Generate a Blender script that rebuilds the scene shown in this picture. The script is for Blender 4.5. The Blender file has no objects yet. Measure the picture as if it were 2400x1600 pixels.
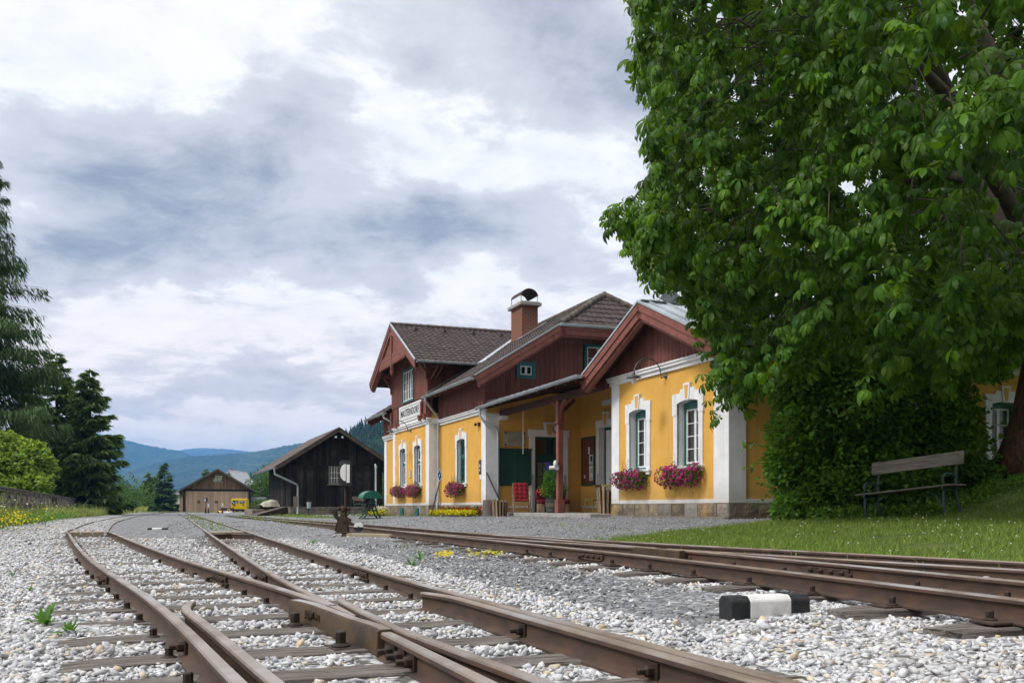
import bpy, math, random
import numpy as np
from mathutils import Vector, Matrix
from mathutils import noise as mnoise

PI = math.pi
rad = math.radians
scene = bpy.context.scene
COL = scene.collection
rnd = random.Random(11)
rng = np.random.default_rng(11)

# ------------------------------------------------------------------ camera
EYE = 0.61
FPX, U0, V0 = 2250.0, 1200.0, 1190.0
cam_data = bpy.data.cameras.new("camera")
cam = bpy.data.objects.new("camera", cam_data)
COL.objects.link(cam)
cam.location = (0, 0, EYE)
cam.rotation_euler = (rad(90), 0, 0)
cam_data.sensor_width = 36.0
cam_data.lens = FPX / 2400 * 36.0
cam_data.shift_y = (V0 - 800) / 2400
cam_data.clip_start = 0.05
cam_data.clip_end = 40000
scene.camera = cam


def at(u, v, Y):
    return Vector(((u - U0) / FPX * Y, Y, EYE + (V0 - v) / FPX * Y))


def on_z(u, v, z):
    Y = (EYE - z) * FPX / (v - V0)
    return Vector(((u - U0) / FPX * Y, Y, z))


def smooth(a, b, x):
    t = np.clip((x - a) / (b - a), 0, 1)
    return t * t * (3 - 2 * t)


# ------------------------------------------------------------------ mesh builder
class MB:
    def __init__(self):
        self.v, self.f, self.m = [], [], []

    def add(self, vs, fs, mi=0):
        n = len(self.v)
        self.v.extend([tuple(p) for p in vs])
        for f in fs:
            self.f.append([i + n for i in f])
            self.m.append(mi)
        return self

    def hexa(self, p, mi=0):
        return self.add(p, [(0, 3, 2, 1), (4, 5, 6, 7), (0, 1, 5, 4), (1, 2, 6, 5), (2, 3, 7, 6), (3, 0, 4, 7)], mi)

    def box(self, x0, x1, y0, y1, z0, z1, mi=0):
        return self.hexa([(x0, y0, z0), (x1, y0, z0), (x1, y1, z0), (x0, y1, z0),
                          (x0, y0, z1), (x1, y0, z1), (x1, y1, z1), (x0, y1, z1)], mi)

    def bar(self, p, q, w, h, mi=0, up=(0, 0, 1), off=0.0):
        p, q = Vector(p), Vector(q)
        d = (q - p).normalized()
        up = Vector(up)
        if abs(d.dot(up)) > 0.98:
            up = Vector((0, 1, 0))
        a = d.cross(up).normalized()
        b = a.cross(d).normalized()
        o = b * off
        a *= w / 2
        b *= h / 2
        return self.hexa([p - a - b + o, p + a - b + o, q + a - b + o, q - a - b + o,
                          p - a + b + o, p + a + b + o, q + a + b + o, q - a + b + o], mi)

    def prism(self, poly, ext, mi=0):
        n = len(poly)
        e = Vector(ext)
        vs = [Vector(p) for p in poly] + [Vector(p) + e for p in poly]
        fs = [tuple(range(n))[::-1], tuple(range(n, 2 * n))]
        fs += [(i, (i + 1) % n, n + (i + 1) % n, n + i) for i in range(n)]
        return self.add(vs, fs, mi)

    def tube(self, pts, r, n=8, mi=0, caps=True):
        pts = [Vector(p) for p in pts]
        k = len(pts)
        rs = r if isinstance(r, (list, tuple)) else [r] * k
        rings = []
        ref = Vector((0.123, 0.31, 0.94))
        prev = None
        for i, p in enumerate(pts):
            d = (pts[min(i + 1, k - 1)] - pts[max(i - 1, 0)]).normalized()
            if prev is None:
                a = d.cross(ref)
                if a.length < 0.1:
                    a = d.cross(Vector((1, 0, 0)))
            else:
                a = prev - d * prev.dot(d)
            a.normalize()
            prev = a
            b = d.cross(a)
            rings.append([p + (a * math.cos(2 * PI * j / n) + b * math.sin(2 * PI * j / n)) * rs[i] for j in range(n)])
        vs = [q for g in rings for q in g]
        fs = [(i * n + j, i * n + (j + 1) % n, (i + 1) * n + (j + 1) % n, (i + 1) * n + j)
              for i in range(k - 1) for j in range(n)]
        if caps:
            fs += [tuple(range(n))[::-1], tuple(range((k - 1) * n, k * n))]
        return self.add(vs, fs, mi)

    def lathe(self, prof, n=16, o=(0, 0, 0), mi=0, axis=None):
        o = Vector(o)
        ax = Vector(axis).normalized() if axis else Vector((0, 0, 1))
        t = Vector((1, 0, 0)) if abs(ax.x) < 0.8 else Vector((0, 1, 0))
        a = ax.cross(t).normalized()
        b = ax.cross(a)
        vs = [o + ax * z + (a * math.cos(2 * PI * j / n) + b * math.sin(2 * PI * j / n)) * r for r, z in prof for j in range(n)]
        k = len(prof)
        fs = [(i * n + j, i * n + (j + 1) % n, (i + 1) * n + (j + 1) % n, (i + 1) * n + j)
              for i in range(k - 1) for j in range(n)]
        fs += [tuple(range(n))[::-1], tuple(range((k - 1) * n, k * n))]
        return self.add(vs, fs, mi)

    def build(self, name, mats, parent=None, smooth=False, bevel=0.0, loc=None):
        me = bpy.data.meshes.new(name)
        me.from_pydata([tuple(p) for p in self.v], [], self.f)
        return finish(name, me, mats, parent, smooth, bevel, self.m, loc)


def finish(name, me, mats, parent=None, smooth=False, bevel=0.0, mi=None, loc=None):
    if not isinstance(mats, (list, tuple)):
        mats = [mats]
    for m in mats:
        me.materials.append(m)
    if mi is not None and len(mats) > 1:
        me.polygons.foreach_set("material_index", mi)
    if smooth:
        me.polygons.foreach_set("use_smooth", [True] * len(me.polygons))
        if smooth != 'all':
            try:
                me.set_sharp_from_angle(angle=rad(38))
            except Exception:
                pass
    me.update()
    o = bpy.data.objects.new(name, me)
    COL.objects.link(o)
    if loc is not None:
        o.location = loc
    if parent is not None:
        o.parent = parent
    if bevel:
        b = o.modifiers.new("bevel", 'BEVEL')
        b.width = bevel
        b.segments = 1
        b.limit_method = 'ANGLE'
        b.angle_limit = rad(40)
    return o


def np_mesh(name, verts, faces, mats, parent=None, smooth=False, mi=None, uv=None):
    """verts (n,3); faces (m,k) all the same size k."""
    verts = np.asarray(verts, dtype=np.float32)
    faces = np.asarray(faces, dtype=np.int32)
    k = faces.shape[1]
    me = bpy.data.meshes.new(name)
    me.vertices.add(len(verts))
    me.vertices.foreach_set("co", verts.ravel())
    me.loops.add(faces.size)
    me.loops.foreach_set("vertex_index", faces.ravel())
    me.polygons.add(len(faces))
    me.polygons.foreach_set("loop_start", np.arange(0, faces.size, k, dtype=np.int32))
    me.update(calc_edges=True)
    return finish(name, me, mats, parent, smooth, 0.0, mi)


def tag(o, label, cat, group=None, kind=None):
    if label:
        o['label'] = label
    if cat:
        o['category'] = cat
    if group:
        o['group'] = group
    if kind:
        o['kind'] = kind
    return o


def thing(name, label, cat, loc=(0, 0, 0), rz=0.0, group=None):
    o = bpy.data.objects.new(name, None)
    COL.objects.link(o)
    o.location = loc
    o.rotation_euler = (0, 0, rz)
    o.empty_display_size = 0.2
    return tag(o, label, cat, group)


def dup(root, loc, rz, label, group=None, scale=1.0):
    kids = {}
    for o in bpy.data.objects:
        if o.parent is not None:
            kids.setdefault(o.parent.name, []).append(o)

    def rec(o, parent):
        c = o.copy()
        COL.objects.link(c)
        c.parent = parent
        for ch in kids.get(o.name, []):
            rec(ch, c)
        return c
    r = rec(root, None)
    r.location = loc
    r.rotation_euler = (0, 0, rz)
    r.scale = (scale,) * 3
    r['label'] = label
    if group:
        r['group'] = group
    return r


# ------------------------------------------------------------------ materials
def lin(r, g, b):
    def f(c):
        c /= 255.0
        return c / 12.92 if c <= 0.04045 else ((c + 0.055) / 1.055) ** 2.4
    return (f(r), f(g), f(b))


class NT:
    def __init__(self, tree):
        self.t = tree

    def n(self, kind, **kw):
        nd = self.t.nodes.new(kind)
        for k, v in kw.items():
            setattr(nd, k, v)
        return nd

    def link(self, a, b):
        self.t.links.new(a, b)

    def sock(self, s, v):
        if hasattr(v, 'is_linked'):
            self.link(v, s)
        elif v is not None:
            s.default_value = v

    def math(self, op, a, b=None, c=None, clamp=False):
        nd = self.n('ShaderNodeMath', operation=op, use_clamp=clamp)
        self.sock(nd.inputs[0], a)
        if b is not None:
            self.sock(nd.inputs[1], b)
        if c is not None:
            self.sock(nd.inputs[2], c)
        return nd.outputs[0]

    def mix(self, f, a, b, blend='MIX'):
        nd = self.n('ShaderNodeMix', data_type='RGBA', blend_type=blend)
        self.sock(nd.inputs[0], f)
        self.sock(nd.inputs[6], (*a, 1) if isinstance(a, tuple) else a)
        self.sock(nd.inputs[7], (*b, 1) if isinstance(b, tuple) else b)
        return nd.outputs[2]

    def noise(self, vec, scale, detail=4, rough=0.55, w=None, dist=0.0):
        nd = self.n('ShaderNodeTexNoise')
        if vec is not None:
            self.link(vec, nd.inputs['Vector'])
        nd.inputs['Scale'].default_value = scale
        nd.inputs['Detail'].default_value = detail
        nd.inputs['Roughness'].default_value = rough
        nd.inputs['Distortion'].default_value = dist
        return nd.outputs[0]

    def ramp(self, f, lo, hi):
        nd = self.n('ShaderNodeMapRange', interpolation_type='SMOOTHSTEP')
        self.sock(nd.inputs[0], f)
        nd.inputs[1].default_value = lo
        nd.inputs[2].default_value = hi
        return nd.outputs[0]

    def vmul(self, vec, s):
        nd = self.n('ShaderNodeVectorMath', operation='MULTIPLY')
        self.link(vec, nd.inputs[0])
        nd.inputs[1].default_value = s
        return nd.outputs[0]

    def bump(self, h, strength=0.3, dist=0.01, normal=None):
        nd = self.n('ShaderNodeBump')
        nd.inputs['Strength'].default_value = strength
        nd.inputs['Distance'].default_value = dist
        self.link(h, nd.inputs['Height'])
        if normal is not None:
            self.link(normal, nd.inputs['Normal'])
        return nd.outputs[0]


def new_mat(name):
    m = bpy.data.materials.new(name)
    m.use_nodes = True
    t = NT(m.node_tree)
    p = m.node_tree.nodes['Principled BSDF']
    return m, t, p


def mat(name, c1, c2=None, scale=6.0, rough=0.7, metal=0.0, bump=0.0, bscale=40.0, bdist=0.01, stretch=(1, 1, 1),
        island=0.0, lo=0.35, hi=0.65, c3=None, s3=1.5, lo3=0.55, hi3=0.75, spec=0.4, detail=5, hue=None, dirt=None):
    m, t, p = new_mat(name)
    co = t.n('ShaderNodeTexCoord').outputs['Object']
    vec = t.vmul(co, stretch) if stretch != (1, 1, 1) else co
    colour = None
    if c2 is not None:
        f = t.ramp(t.noise(vec, scale, detail), lo, hi)
        colour = t.mix(f, c1, c2)
    if c3 is not None:
        f3 = t.ramp(t.noise(co, s3, 6, 0.6), lo3, hi3)
        colour = t.mix(f3, colour if colour is not None else c1, c3)
    if island:
        g = t.n('ShaderNodeNewGeometry')
        k = t.math('MULTIPLY_ADD', g.outputs['Random Per Island'], 2 * island, 1 - island)
        vm = t.n('ShaderNodeVectorMath', operation='SCALE')
        if colour is None:
            vm.inputs[0].default_value = c1
        else:
            t.link(colour, vm.inputs[0])
        t.link(k, vm.inputs['Scale'])
        colour = vm.outputs[0]
        if hue is not None:
            wn = t.n('ShaderNodeTexWhiteNoise', noise_dimensions='1D')
            t.link(g.outputs['Random Per Island'], wn.inputs['W'])
            f = t.ramp(wn.outputs['Value'], hue[1], 1.0)
            colour = t.mix(f, colour, hue[0])
    if colour is None:
        p.inputs['Base Color'].default_value = (*c1, 1)
    else:
        t.link(colour, p.inputs['Base Color'])
    p.inputs['Roughness'].default_value = rough
    p.inputs['Metallic'].default_value = metal
    p.inputs['Specular IOR Level'].default_value = spec
    if dirt:
        sz = t.n('ShaderNodeSeparateXYZ')
        t.link(co, sz.inputs[0])
        hz = t.math('ADD', sz.outputs[2], t.math('MULTIPLY', t.noise(co, 1.6, 6, 0.7), 0.9))
        fd = t.math('MULTIPLY', t.math('SUBTRACT', 1.0, t.ramp(hz, dirt[0], dirt[1])), dirt[3])
        st = t.math('MULTIPLY', t.ramp(t.noise(t.vmul(co, (4, 4, 0.22)), 1.0, 5, 0.6), 0.50, 0.78), 0.38)
        colour = t.mix(t.math('MAXIMUM', fd, st), colour, dirt[2])
        t.link(colour, p.inputs['Base Color'])
    if bump:
        t.link(t.bump(t.noise(vec, bscale, 5, 0.6), bump, bdist), p.inputs['Normal'])
    return m


def leaf_mat(name, c1, c2, trans, tmix=0.35, rough=0.45, vary=0.35, veins=None):
    m = bpy.data.materials.new(name)
    m.use_nodes = True
    t = NT(m.node_tree)
    p = m.node_tree.nodes['Principled BSDF']
    out = m.node_tree.nodes['Material Output']
    g = t.n('ShaderNodeNewGeometry')
    r = g.outputs['Random Per Island']
    wn = t.n('ShaderNodeTexWhiteNoise', noise_dimensions='1D')
    t.link(r, wn.inputs['W'])
    c = t.mix(wn.outputs['Value'], c1, c2)
    k = t.math('MULTIPLY_ADD', r, 2 * vary, 1 - vary)
    vm = t.n('ShaderNodeVectorMath', operation='SCALE')
    t.link(c, vm.inputs[0])
    t.link(k, vm.inputs['Scale'])
    t.link(vm.outputs[0], p.inputs['Base Color'])
    p.inputs['Roughness'].default_value = rough
    p.inputs['Specular IOR Level'].default_value = 0.22
    tr = t.n('ShaderNodeBsdfTranslucent')
    vm2 = t.n('ShaderNodeVectorMath', operation='MULTIPLY')
    t.link(vm.outputs[0], vm2.inputs[0])
    vm2.inputs[1].default_value = trans
    t.link(vm2.outputs[0], tr.inputs['Color'])
    mx = t.n('ShaderNodeMixShader')
    mx.inputs[0].default_value = tmix
    t.link(p.outputs[0], mx.inputs[1])
    t.link(tr.outputs[0], mx.inputs[2])
    t.link(mx.outputs[0], out.inputs['Surface'])
    return m


MT = {}
MT['yellow'] = mat('yellow_plaster', (0.67, 0.365, 0.075), (0.70, 0.40, 0.092), 2.2, 0.9, 0, 0.5, 55, 0.008,
                   c3=(0.63, 0.34, 0.065), s3=0.7, lo3=0.5, hi3=0.9, spec=0.2, dirt=(1.0, 2.1, (0.44, 0.27, 0.10), .6))
MT['white'] = mat('white_plaster', (0.78, 0.78, 0.79), (0.70, 0.70, 0.72), 3.0, 0.85, 0, 0.25, 40, 0.005, spec=0.2, dirt=(1.0, 1.9, (0.46, 0.44, 0.39), .7))
MT['red'] = mat('oxblood_boards', (0.185, 0.068, 0.052), (0.135, 0.050, 0.039), 5.0, 0.75, 0, 0.35, 30, 0.004,
                stretch=(3, 3, 0.35), island=0.16, spec=0.25)
MT['redtrim'] = mat('oxblood_trim', (0.235, 0.085, 0.064), (0.175, 0.062, 0.047), 4.0, 0.65, 0, 0.2, 30, 0.003, spec=0.3)
MT['reddark'] = mat('brown_soffit', (0.075, 0.030, 0.020), (0.055, 0.022, 0.016), 4.0, 0.8, island=0.15)
MT['tile'] = mat('brown_roof_tiles', (0.070, 0.050, 0.044), (0.045, 0.034, 0.032), 3.0, 0.75, 0, 0.3, 60, 0.004,
                 island=0.16, c3=(0.105, 0.080, 0.066), s3=1.2, lo3=0.6, hi3=0.8, spec=0.3)
MT['ridge'] = mat('ridge_tiles', (0.085, 0.062, 0.052), (0.14, 0.12, 0.10), 5.0, 0.8, 0, 0.3, 50, 0.004, island=0.2)
MT['zinc'] = mat('zinc_sheet', (0.44, 0.48, 0.52), (0.34, 0.38, 0.42), 1.6, 0.42, 0.25, 0.08, 12, 0.004,
                 c3=(0.45, 0.48, 0.50), s3=0.7, spec=0.5)
MT['stone'] = mat('plinth_stone', (0.24, 0.195, 0.135), (0.13, 0.11, 0.085), 3.5, 0.92, 0, 1.0, 22, 0.03, island=0.3,
                  c3=(0.36, 0.23, 0.10), s3=0.8, lo3=0.55, hi3=0.72, spec=0.15, hue=((0.30, 0.29, 0.28), 0.55))
MT['mortar'] = mat('mortar', (0.22, 0.20, 0.17), (0.16, 0.145, 0.125), 9.0, 0.95, 0, 0.6, 40, 0.01)
MT['teal'] = mat('teal_paint', (0.022, 0.135, 0.120), (0.018, 0.105, 0.095), 6.0, 0.5, spec=0.4)
MT['green'] = mat('dark_green_paint', (0.010, 0.062, 0.048), (0.008, 0.048, 0.038), 5.0, 0.45, spec=0.4)
MT['machine'] = mat('machine_green', (0.014, 0.145, 0.095), (0.010, 0.105, 0.07), 5.0, 0.35, spec=0.5)
MT['machinedark'] = mat('machine_dark_green', (0.012, 0.060, 0.045), (0.008, 0.040, 0.03), 6.0, 0.5)
MT['sash'] = mat('white_paint', (0.80, 0.80, 0.80), (0.72, 0.73, 0.74), 4.0, 0.45)
MT['curtain'] = mat('curtain', (0.62, 0.62, 0.62), (0.50, 0.50, 0.51), 3.0, 0.9, stretch=(5, 5, 0.4))
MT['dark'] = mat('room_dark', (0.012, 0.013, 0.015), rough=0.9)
MT['concrete'] = mat('concrete', (0.36, 0.34, 0.31), (0.27, 0.26, 0.24), 4.0, 0.9, 0, 0.4, 40, 0.006)
MT['brick'] = None
MT['black'] = mat('black_paint', (0.012, 0.013, 0.015), (0.03, 0.03, 0.032), 14.0, 0.7, 0, 0.5, 60, 0.004)
MT['iron'] = mat('dark_iron', (0.030, 0.022, 0.018), (0.050, 0.030, 0.020), 12.0, 0.6, 0.4, 0.3, 50, 0.003)
MT['rust'] = mat('rusty_iron', (0.075, 0.040, 0.026), (0.035, 0.024, 0.020), 9.0, 0.75, 0.2, 0.4, 60, 0.004)
MT['wood'] = mat('weathered_grey_wood', (0.19, 0.165, 0.145), (0.085, 0.070, 0.060), 4.0, 0.9, 0, 0.8, 12, 0.012,
                 stretch=(14, 1, 14), spec=0.15)
MT['logwood'] = mat('split_wood', (0.33, 0.235, 0.14), (0.18, 0.125, 0.08), 5.0, 0.85, 0, 0.5, 12, 0.01,
                    stretch=(10, 10, 0.8), island=0.25)
MT['plankwood'] = mat('pale_plank', (0.30, 0.24, 0.17), (0.19, 0.15, 0.11), 5.0, 0.85, 0, 0.4, 14, 0.006, stretch=(9, 1, 9), island=0.15)
MT['barn'] = mat('black_barn_boards', (0.013, 0.012, 0.012), (0.030, 0.026, 0.024), 3.0, 0.85, 0, 0.4, 14, 0.01,
                 stretch=(6, 6, 0.35), island=0.5, c3=(0.085, 0.070, 0.060), s3=0.9, lo3=0.48, hi3=0.85, spec=0.15)
MT['barnroof'] = mat('barn_roof', (0.115, 0.085, 0.068), (0.065, 0.05, 0.042), 4.0, 0.85, island=0.3)
MT['shed'] = mat('brown_shed_boards', (0.32, 0.195, 0.13), (0.15, 0.095, 0.07), 3.0, 0.85, stretch=(5, 5, 0.3), island=0.3, spec=0.2)
MT['shedpale'] = mat('pale_door_boards', (0.62, 0.43, 0.345), (0.52, 0.35, 0.27), 3.0, 0.8, stretch=(5, 5, 0.25), island=0.16, spec=0.2)
MT['redcloth'] = mat('red_cushion', (0.25, 0.016, 0.024), (0.18, 0.011, 0.018), 7.0, 0.95, 0, 0.3, 30, 0.01)
MT['wine'] = mat('wine_cushion', (0.14, 0.008, 0.018), (0.10, 0.006, 0.014), 7.0, 0.95)
MT['yellowpaint'] = mat('railcar_yellow', (0.80, 0.52, 0.005), (0.72, 0.46, 0.005), 3.0, 0.35, spec=0.5)
MT['brass'] = mat('aged_metal', (0.10, 0.115, 0.10), (0.06, 0.075, 0.07), 9.0, 0.5, 0.5)
MT['blue'] = mat('blue_enamel', (0.010, 0.030, 0.075), rough=0.35)
MT['paper'] = mat('paper', (0.74, 0.74, 0.72), (0.55, 0.56, 0.58), 14.0, 0.8)
MT['ink'] = mat('black_lettering', (0.012, 0.012, 0.014), rough=0.6)
MT['signwhite'] = mat('white_enamel', (0.78, 0.78, 0.77), (0.70, 0.70, 0.70), 3.0, 0.4)
MT['cork'] = mat('brown_board', (0.155, 0.048, 0.018), (0.12, 0.038, 0.016), 6.0, 0.8)
MT['marble'] = mat('stone_tablet', (0.40, 0.365, 0.30), (0.29, 0.26, 0.215), 4.0, 0.7)
MT['terracotta'] = mat('brown_plastic', (0.14, 0.060, 0.035), (0.11, 0.05, 0.03), 8.0, 0.6)

# brick
m, t, p = new_mat('chimney_brick')
co = t.n('ShaderNodeTexCoord').outputs['Object']
sep = t.n('ShaderNodeSeparateXYZ')
t.link(co, sep.inputs[0])
cmb = t.n('ShaderNodeCombineXYZ')
t.link(t.math('ADD', sep.outputs[0], sep.outputs[1]), cmb.inputs[0])
t.link(sep.outputs[2], cmb.inputs[1])
bk = t.n('ShaderNodeTexBrick')
t.link(cmb.outputs[0], bk.inputs['Vector'])
bk.inputs['Color1'].default_value = (0.34, 0.105, 0.055, 1)
bk.inputs['Color2'].default_value = (0.26, 0.125, 0.070, 1)
bk.inputs['Mortar'].default_value = (0.055, 0.042, 0.036, 1)
bk.inputs['Scale'].default_value = 1.0
bk.inputs['Brick Width'].default_value = 0.26
bk.inputs['Row Height'].default_value = 0.083
bk.inputs['Mortar Size'].default_value = 0.015
c = t.mix(t.ramp(t.noise(co, 3.0, 5), 0.4, 0.7), bk.outputs['Color'], (0.15, 0.095, 0.06))
c = t.mix(0.5, bk.outputs['Color'], c)
t.link(c, p.inputs['Base Color'])
p.inputs['Roughness'].default_value = 0.9
t.link(t.bump(t.math('SUBTRACT', 1.0, bk.outputs['Fac']), 0.6, 0.008), p.inputs['Normal'])
MT['brick'] = m

# window glass: see-through with a reflecting surface
m = bpy.data.materials.new('window_glass')
m.use_nodes = True
t = NT(m.node_tree)
nodes = m.node_tree.nodes
nodes.remove(nodes['Principled BSDF'])
tr = t.n('ShaderNodeBsdfTransparent')
tr.inputs[0].default_value = (0.62, 0.66, 0.66, 1)
gl = t.n('ShaderNodeBsdfGlossy')
gl.inputs['Roughness'].default_value = 0.04
lw = t.n('ShaderNodeLayerWeight')
lw.inputs[0].default_value = 0.35
mx = t.n('ShaderNodeMixShader')
t.link(t.math('MULTIPLY_ADD', lw.outputs['Fresnel'], 0.8, 0.06, clamp=True), mx.inputs[0])
t.link(tr.outputs[0], mx.inputs[1])
t.link(gl.outputs[0], mx.inputs[2])
t.link(mx.outputs[0], nodes['Material Output'].inputs['Surface'])
MT['glass'] = m

# leaves, blossoms
MT['chestnut'] = leaf_mat('chestnut_leaf', (0.026, 0.080, 0.009), (0.074, 0.158, 0.012), (4.0, 3.2, 0.6), 0.32, 0.46, 0.45)
MT['bush'] = leaf_mat('bush_leaf', (0.070, 0.165, 0.026), (0.12, 0.23, 0.036), (2.0, 1.9, 0.7), 0.38, 0.42, 0.40)
MT['limebush'] = leaf_mat('lime_leaf', (0.15, 0.26, 0.045), (0.28, 0.37, 0.085), (1.5, 1.5, 0.8), 0.4, 0.6, 0.30)
MT['spruce'] = leaf_mat('spruce_needles', (0.10, 0.175, 0.055), (0.165, 0.25, 0.08), (1.4, 1.5, 0.8), 0.32, 0.7, 0.40)
MT['larch'] = leaf_mat('larch_needles', (0.068, 0.125, 0.045), (0.11, 0.18, 0.065), (1.3, 1.4, 0.9), 0.25, 0.7, 0.35)
MT['midtree'] = leaf_mat('broadleaf', (0.055, 0.115, 0.025), (0.085, 0.16, 0.03), (1.6, 1.6, 0.8), 0.3, 0.6, 0.35)
MT['grass'] = leaf_mat('grass_blade', (0.125, 0.205, 0.030), (0.21, 0.27, 0.062), (1.6, 1.6, 0.8), 0.3, 0.6, 0.35)
MT['drygrass'] = leaf_mat('meadow_grass', (0.19, 0.26, 0.06), (0.38, 0.38, 0.16), (1.4, 1.4, 0.8), 0.3, 0.65, 0.35)
MT['weed'] = leaf_mat('weed_leaf', (0.065, 0.17, 0.020), (0.095, 0.22, 0.028), (1.6, 1.6, 0.8), 0.3, 0.55, 0.30)
MT['petunia'] = leaf_mat('petunia', (0.48, 0.012, 0.150), (0.36, 0.02, 0.17), (1.3, 1.2, 1.3), 0.25, 0.7, 0.30)
MT['purple'] = leaf_mat('purple_petal', (0.22, 0.05, 0.25), (0.13, 0.02, 0.11), (1.3, 1.2, 1.3), 0.25, 0.7, 0.30)
MT['yellowflower'] = leaf_mat('yellow_petal', (0.72, 0.52, 0.008), (0.62, 0.56, 0.010), (1.2, 1.2, 1), 0.2, 0.7, 0.20)
MT['lime'] = leaf_mat('golden_foliage', (0.52, 0.48, 0.010), (0.62, 0.55, 0.014), (1.2, 1.2, 1), 0.2, 0.7, 0.20)
MT['redflower'] = leaf_mat('red_petal', (0.42, 0.010, 0.012), (0.30, 0.008, 0.012), (1.2, 1.2, 1), 0.2, 0.7, 0.25)
MT['orangeflower'] = leaf_mat('orange_petal', (0.75, 0.06, 0.015), (0.62, 0.04, 0.015), (1.2, 1.2, 1), 0.2, 0.7, 0.2)
MT['blueflower'] = leaf_mat('blue_petal', (0.05, 0.06, 0.42), (0.08, 0.06, 0.30), (1.2, 1.2, 1), 0.2, 0.7, 0.2)
MT['clover'] = leaf_mat('white_petal', (0.72, 0.70, 0.60), (0.62, 0.60, 0.48), (1.0, 1, 1), 0.2, 0.8, 0.15)
MT['fruit'] = leaf_mat('chestnut_fruit', (0.22, 0.27, 0.07), (0.28, 0.30, 0.09), (1.1, 1.1, 0.8), 0.1, 0.7, 0.2)
MT['bark'] = mat('chestnut_bark', (0.135, 0.060, 0.035), (0.055, 0.034, 0.025), 5.0, 0.95, 0, 1.0, 9, 0.05, stretch=(3, 3, 0.7),
                 c3=(0.17, 0.15, 0.13), s3=2.0, lo3=0.6, hi3=0.8)
MT['conifer_bark'] = mat('conifer_bark', (0.10, 0.075, 0.06), (0.055, 0.043, 0.037), 6.0, 0.95)
MT['stem'] = mat('green_stem', (0.10, 0.15, 0.035), (0.075, 0.075, 0.04), 8.0, 0.8)


# ------------------------------------------------------------------ ground shape
D1 = Vector((-0.3552, 0.9348, 0))
D2 = Vector((0.9348, 0.3552, 0))
C0 = Vector((5.316, 23.5, 0))
BROT = math.atan2(0.3552, 0.9348)


def ground_z(x, y):
    x = np.asarray(x, dtype=float)
    y = np.asarray(y, dtype=float)
    e = x * 0.9348 + y * 0.3552
    base = np.interp(e, [1.75, 3.2, 3.8, 5.2, 12.6, 13.4, 40], [-0.058, 0.045, 0.060, 0.11, 0.32, 0.34, 0.34])
    k = 1 - 0.42 * smooth(33, 56, y) - 0.35 * smooth(56, 120, y)
    base = np.where(base > 0, base * k, base)
    # buried track yard further on
    yard = 0.075 * smooth(20.5, 22.5, y) * (1 - smooth(1.9, 3.6, e))
    base = np.maximum(base, yard * (e > -40))
    # bank on the right under the chestnut
    m = 1.30 * smooth(0, 1, (x - 7.5 - (18 - y) * 0.06) / 4.4) * smooth(6.5, 16, y) * (1 - smooth(30, 45, y))
    m = m + 0.10 * smooth(4.9, 9, e) * smooth(3.2, 6.5, x) * (1 - smooth(18, 24, y))
    # verge on the left
    fx = np.interp(y, [0, 17, 29, 75, 100, 200], [-10.6, -11.0, -15.5, -34, -43, -80])
    l = 0.45 * smooth(-1.0, 4.0, fx - x + 1.2) * (1 - smooth(90, 160, y))
    z = base + m + l
    far = smooth(160, 900, np.hypot(x, y)) * -8.0
    return z + far


def gz(x, y):
    return float(ground_z(x, y))


def stick(u, v):
    """ground point seen at pixel (u, v)"""
    d = Vector(((u - U0) / FPX, 1, (V0 - v) / FPX))
    lo, hi = 1.0, 1.0
    prev = EYE - gz(0, 1)
    y = 1.0
    while y < 400:
        y2 = y * 1.01
        if EYE + d.z * y2 < gz(d.x * y2, y2):
            break
        y = y2
    return Vector((d.x * y, y, gz(d.x * y, y)))
# ================================================================== station building
class Face:
    """a wall plane in the building's own axes (t, s, z): a runs to the right as seen from outside, d outwards"""
    def __init__(s, kind, c, base=C0):
        s.kind, s.c, s.base = kind, c, base

    def P(s, a, d, z):
        return (s.c - d, -a, z) if s.kind == 'T' else (a, s.c - d, z)

    def px(s, u, v):
        k = (u - U0) / FPX
        b = s.base
        if s.kind == 'T':
            x0, y0 = b.x + D2.x * s.c, b.y + D2.y * s.c
            q = (x0 - k * y0) / (k * D1.y - D1.x)
            Y = y0 + D1.y * q
            q = -q
        else:
            x0, y0 = b.x + D1.x * s.c, b.y + D1.y * s.c
            q = (k * y0 - x0) / (D2.x - k * D2.y)
            Y = y0 + D2.y * q
        return q, EYE + (V0 - v) / FPX * Y


def fbox(mb, F, a0, a1, d0, d1, z0, z1, mi=0):
    p = [F.P(a0, d0, z0), F.P(a1, d0, z0), F.P(a1, d1, z0), F.P(a0, d1, z0),
         F.P(a0, d0, z1), F.P(a1, d0, z1), F.P(a1, d1, z1), F.P(a0, d1, z1)]
    mb.hexa(p, mi)


def fprism(mb, F, poly, d0, d1, mi=0):
    a = Vector(F.P(0, d0, 0))
    b = Vector(F.P(0, d1, 0))
    mb.prism([F.P(x, d0, z) for x, z in poly], b - a, mi)


def wall_skin(mb, F, a0, a1, z0, z1, holes=(), mi=0):
    xs = sorted({a0, a1, *[h[0] for h in holes], *[h[1] for h in holes]})
    zs = sorted({z0, z1, *[h[2] for h in holes], *[h[3] for h in holes]})
    for i in range(len(xs) - 1):
        for j in range(len(zs) - 1):
            cx, cz = (xs[i] + xs[i + 1]) / 2, (zs[j] + zs[j + 1]) / 2
            if any(h[0] < cx < h[1] and h[2] < cz < h[3] for h in holes):
                continue
            mb.add([F.P(xs[i], 0, zs[j]), F.P(xs[i + 1], 0, zs[j]), F.P(xs[i + 1], 0, zs[j + 1]), F.P(xs[i], 0, zs[j + 1])], [(0, 1, 2, 3)], mi)


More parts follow.
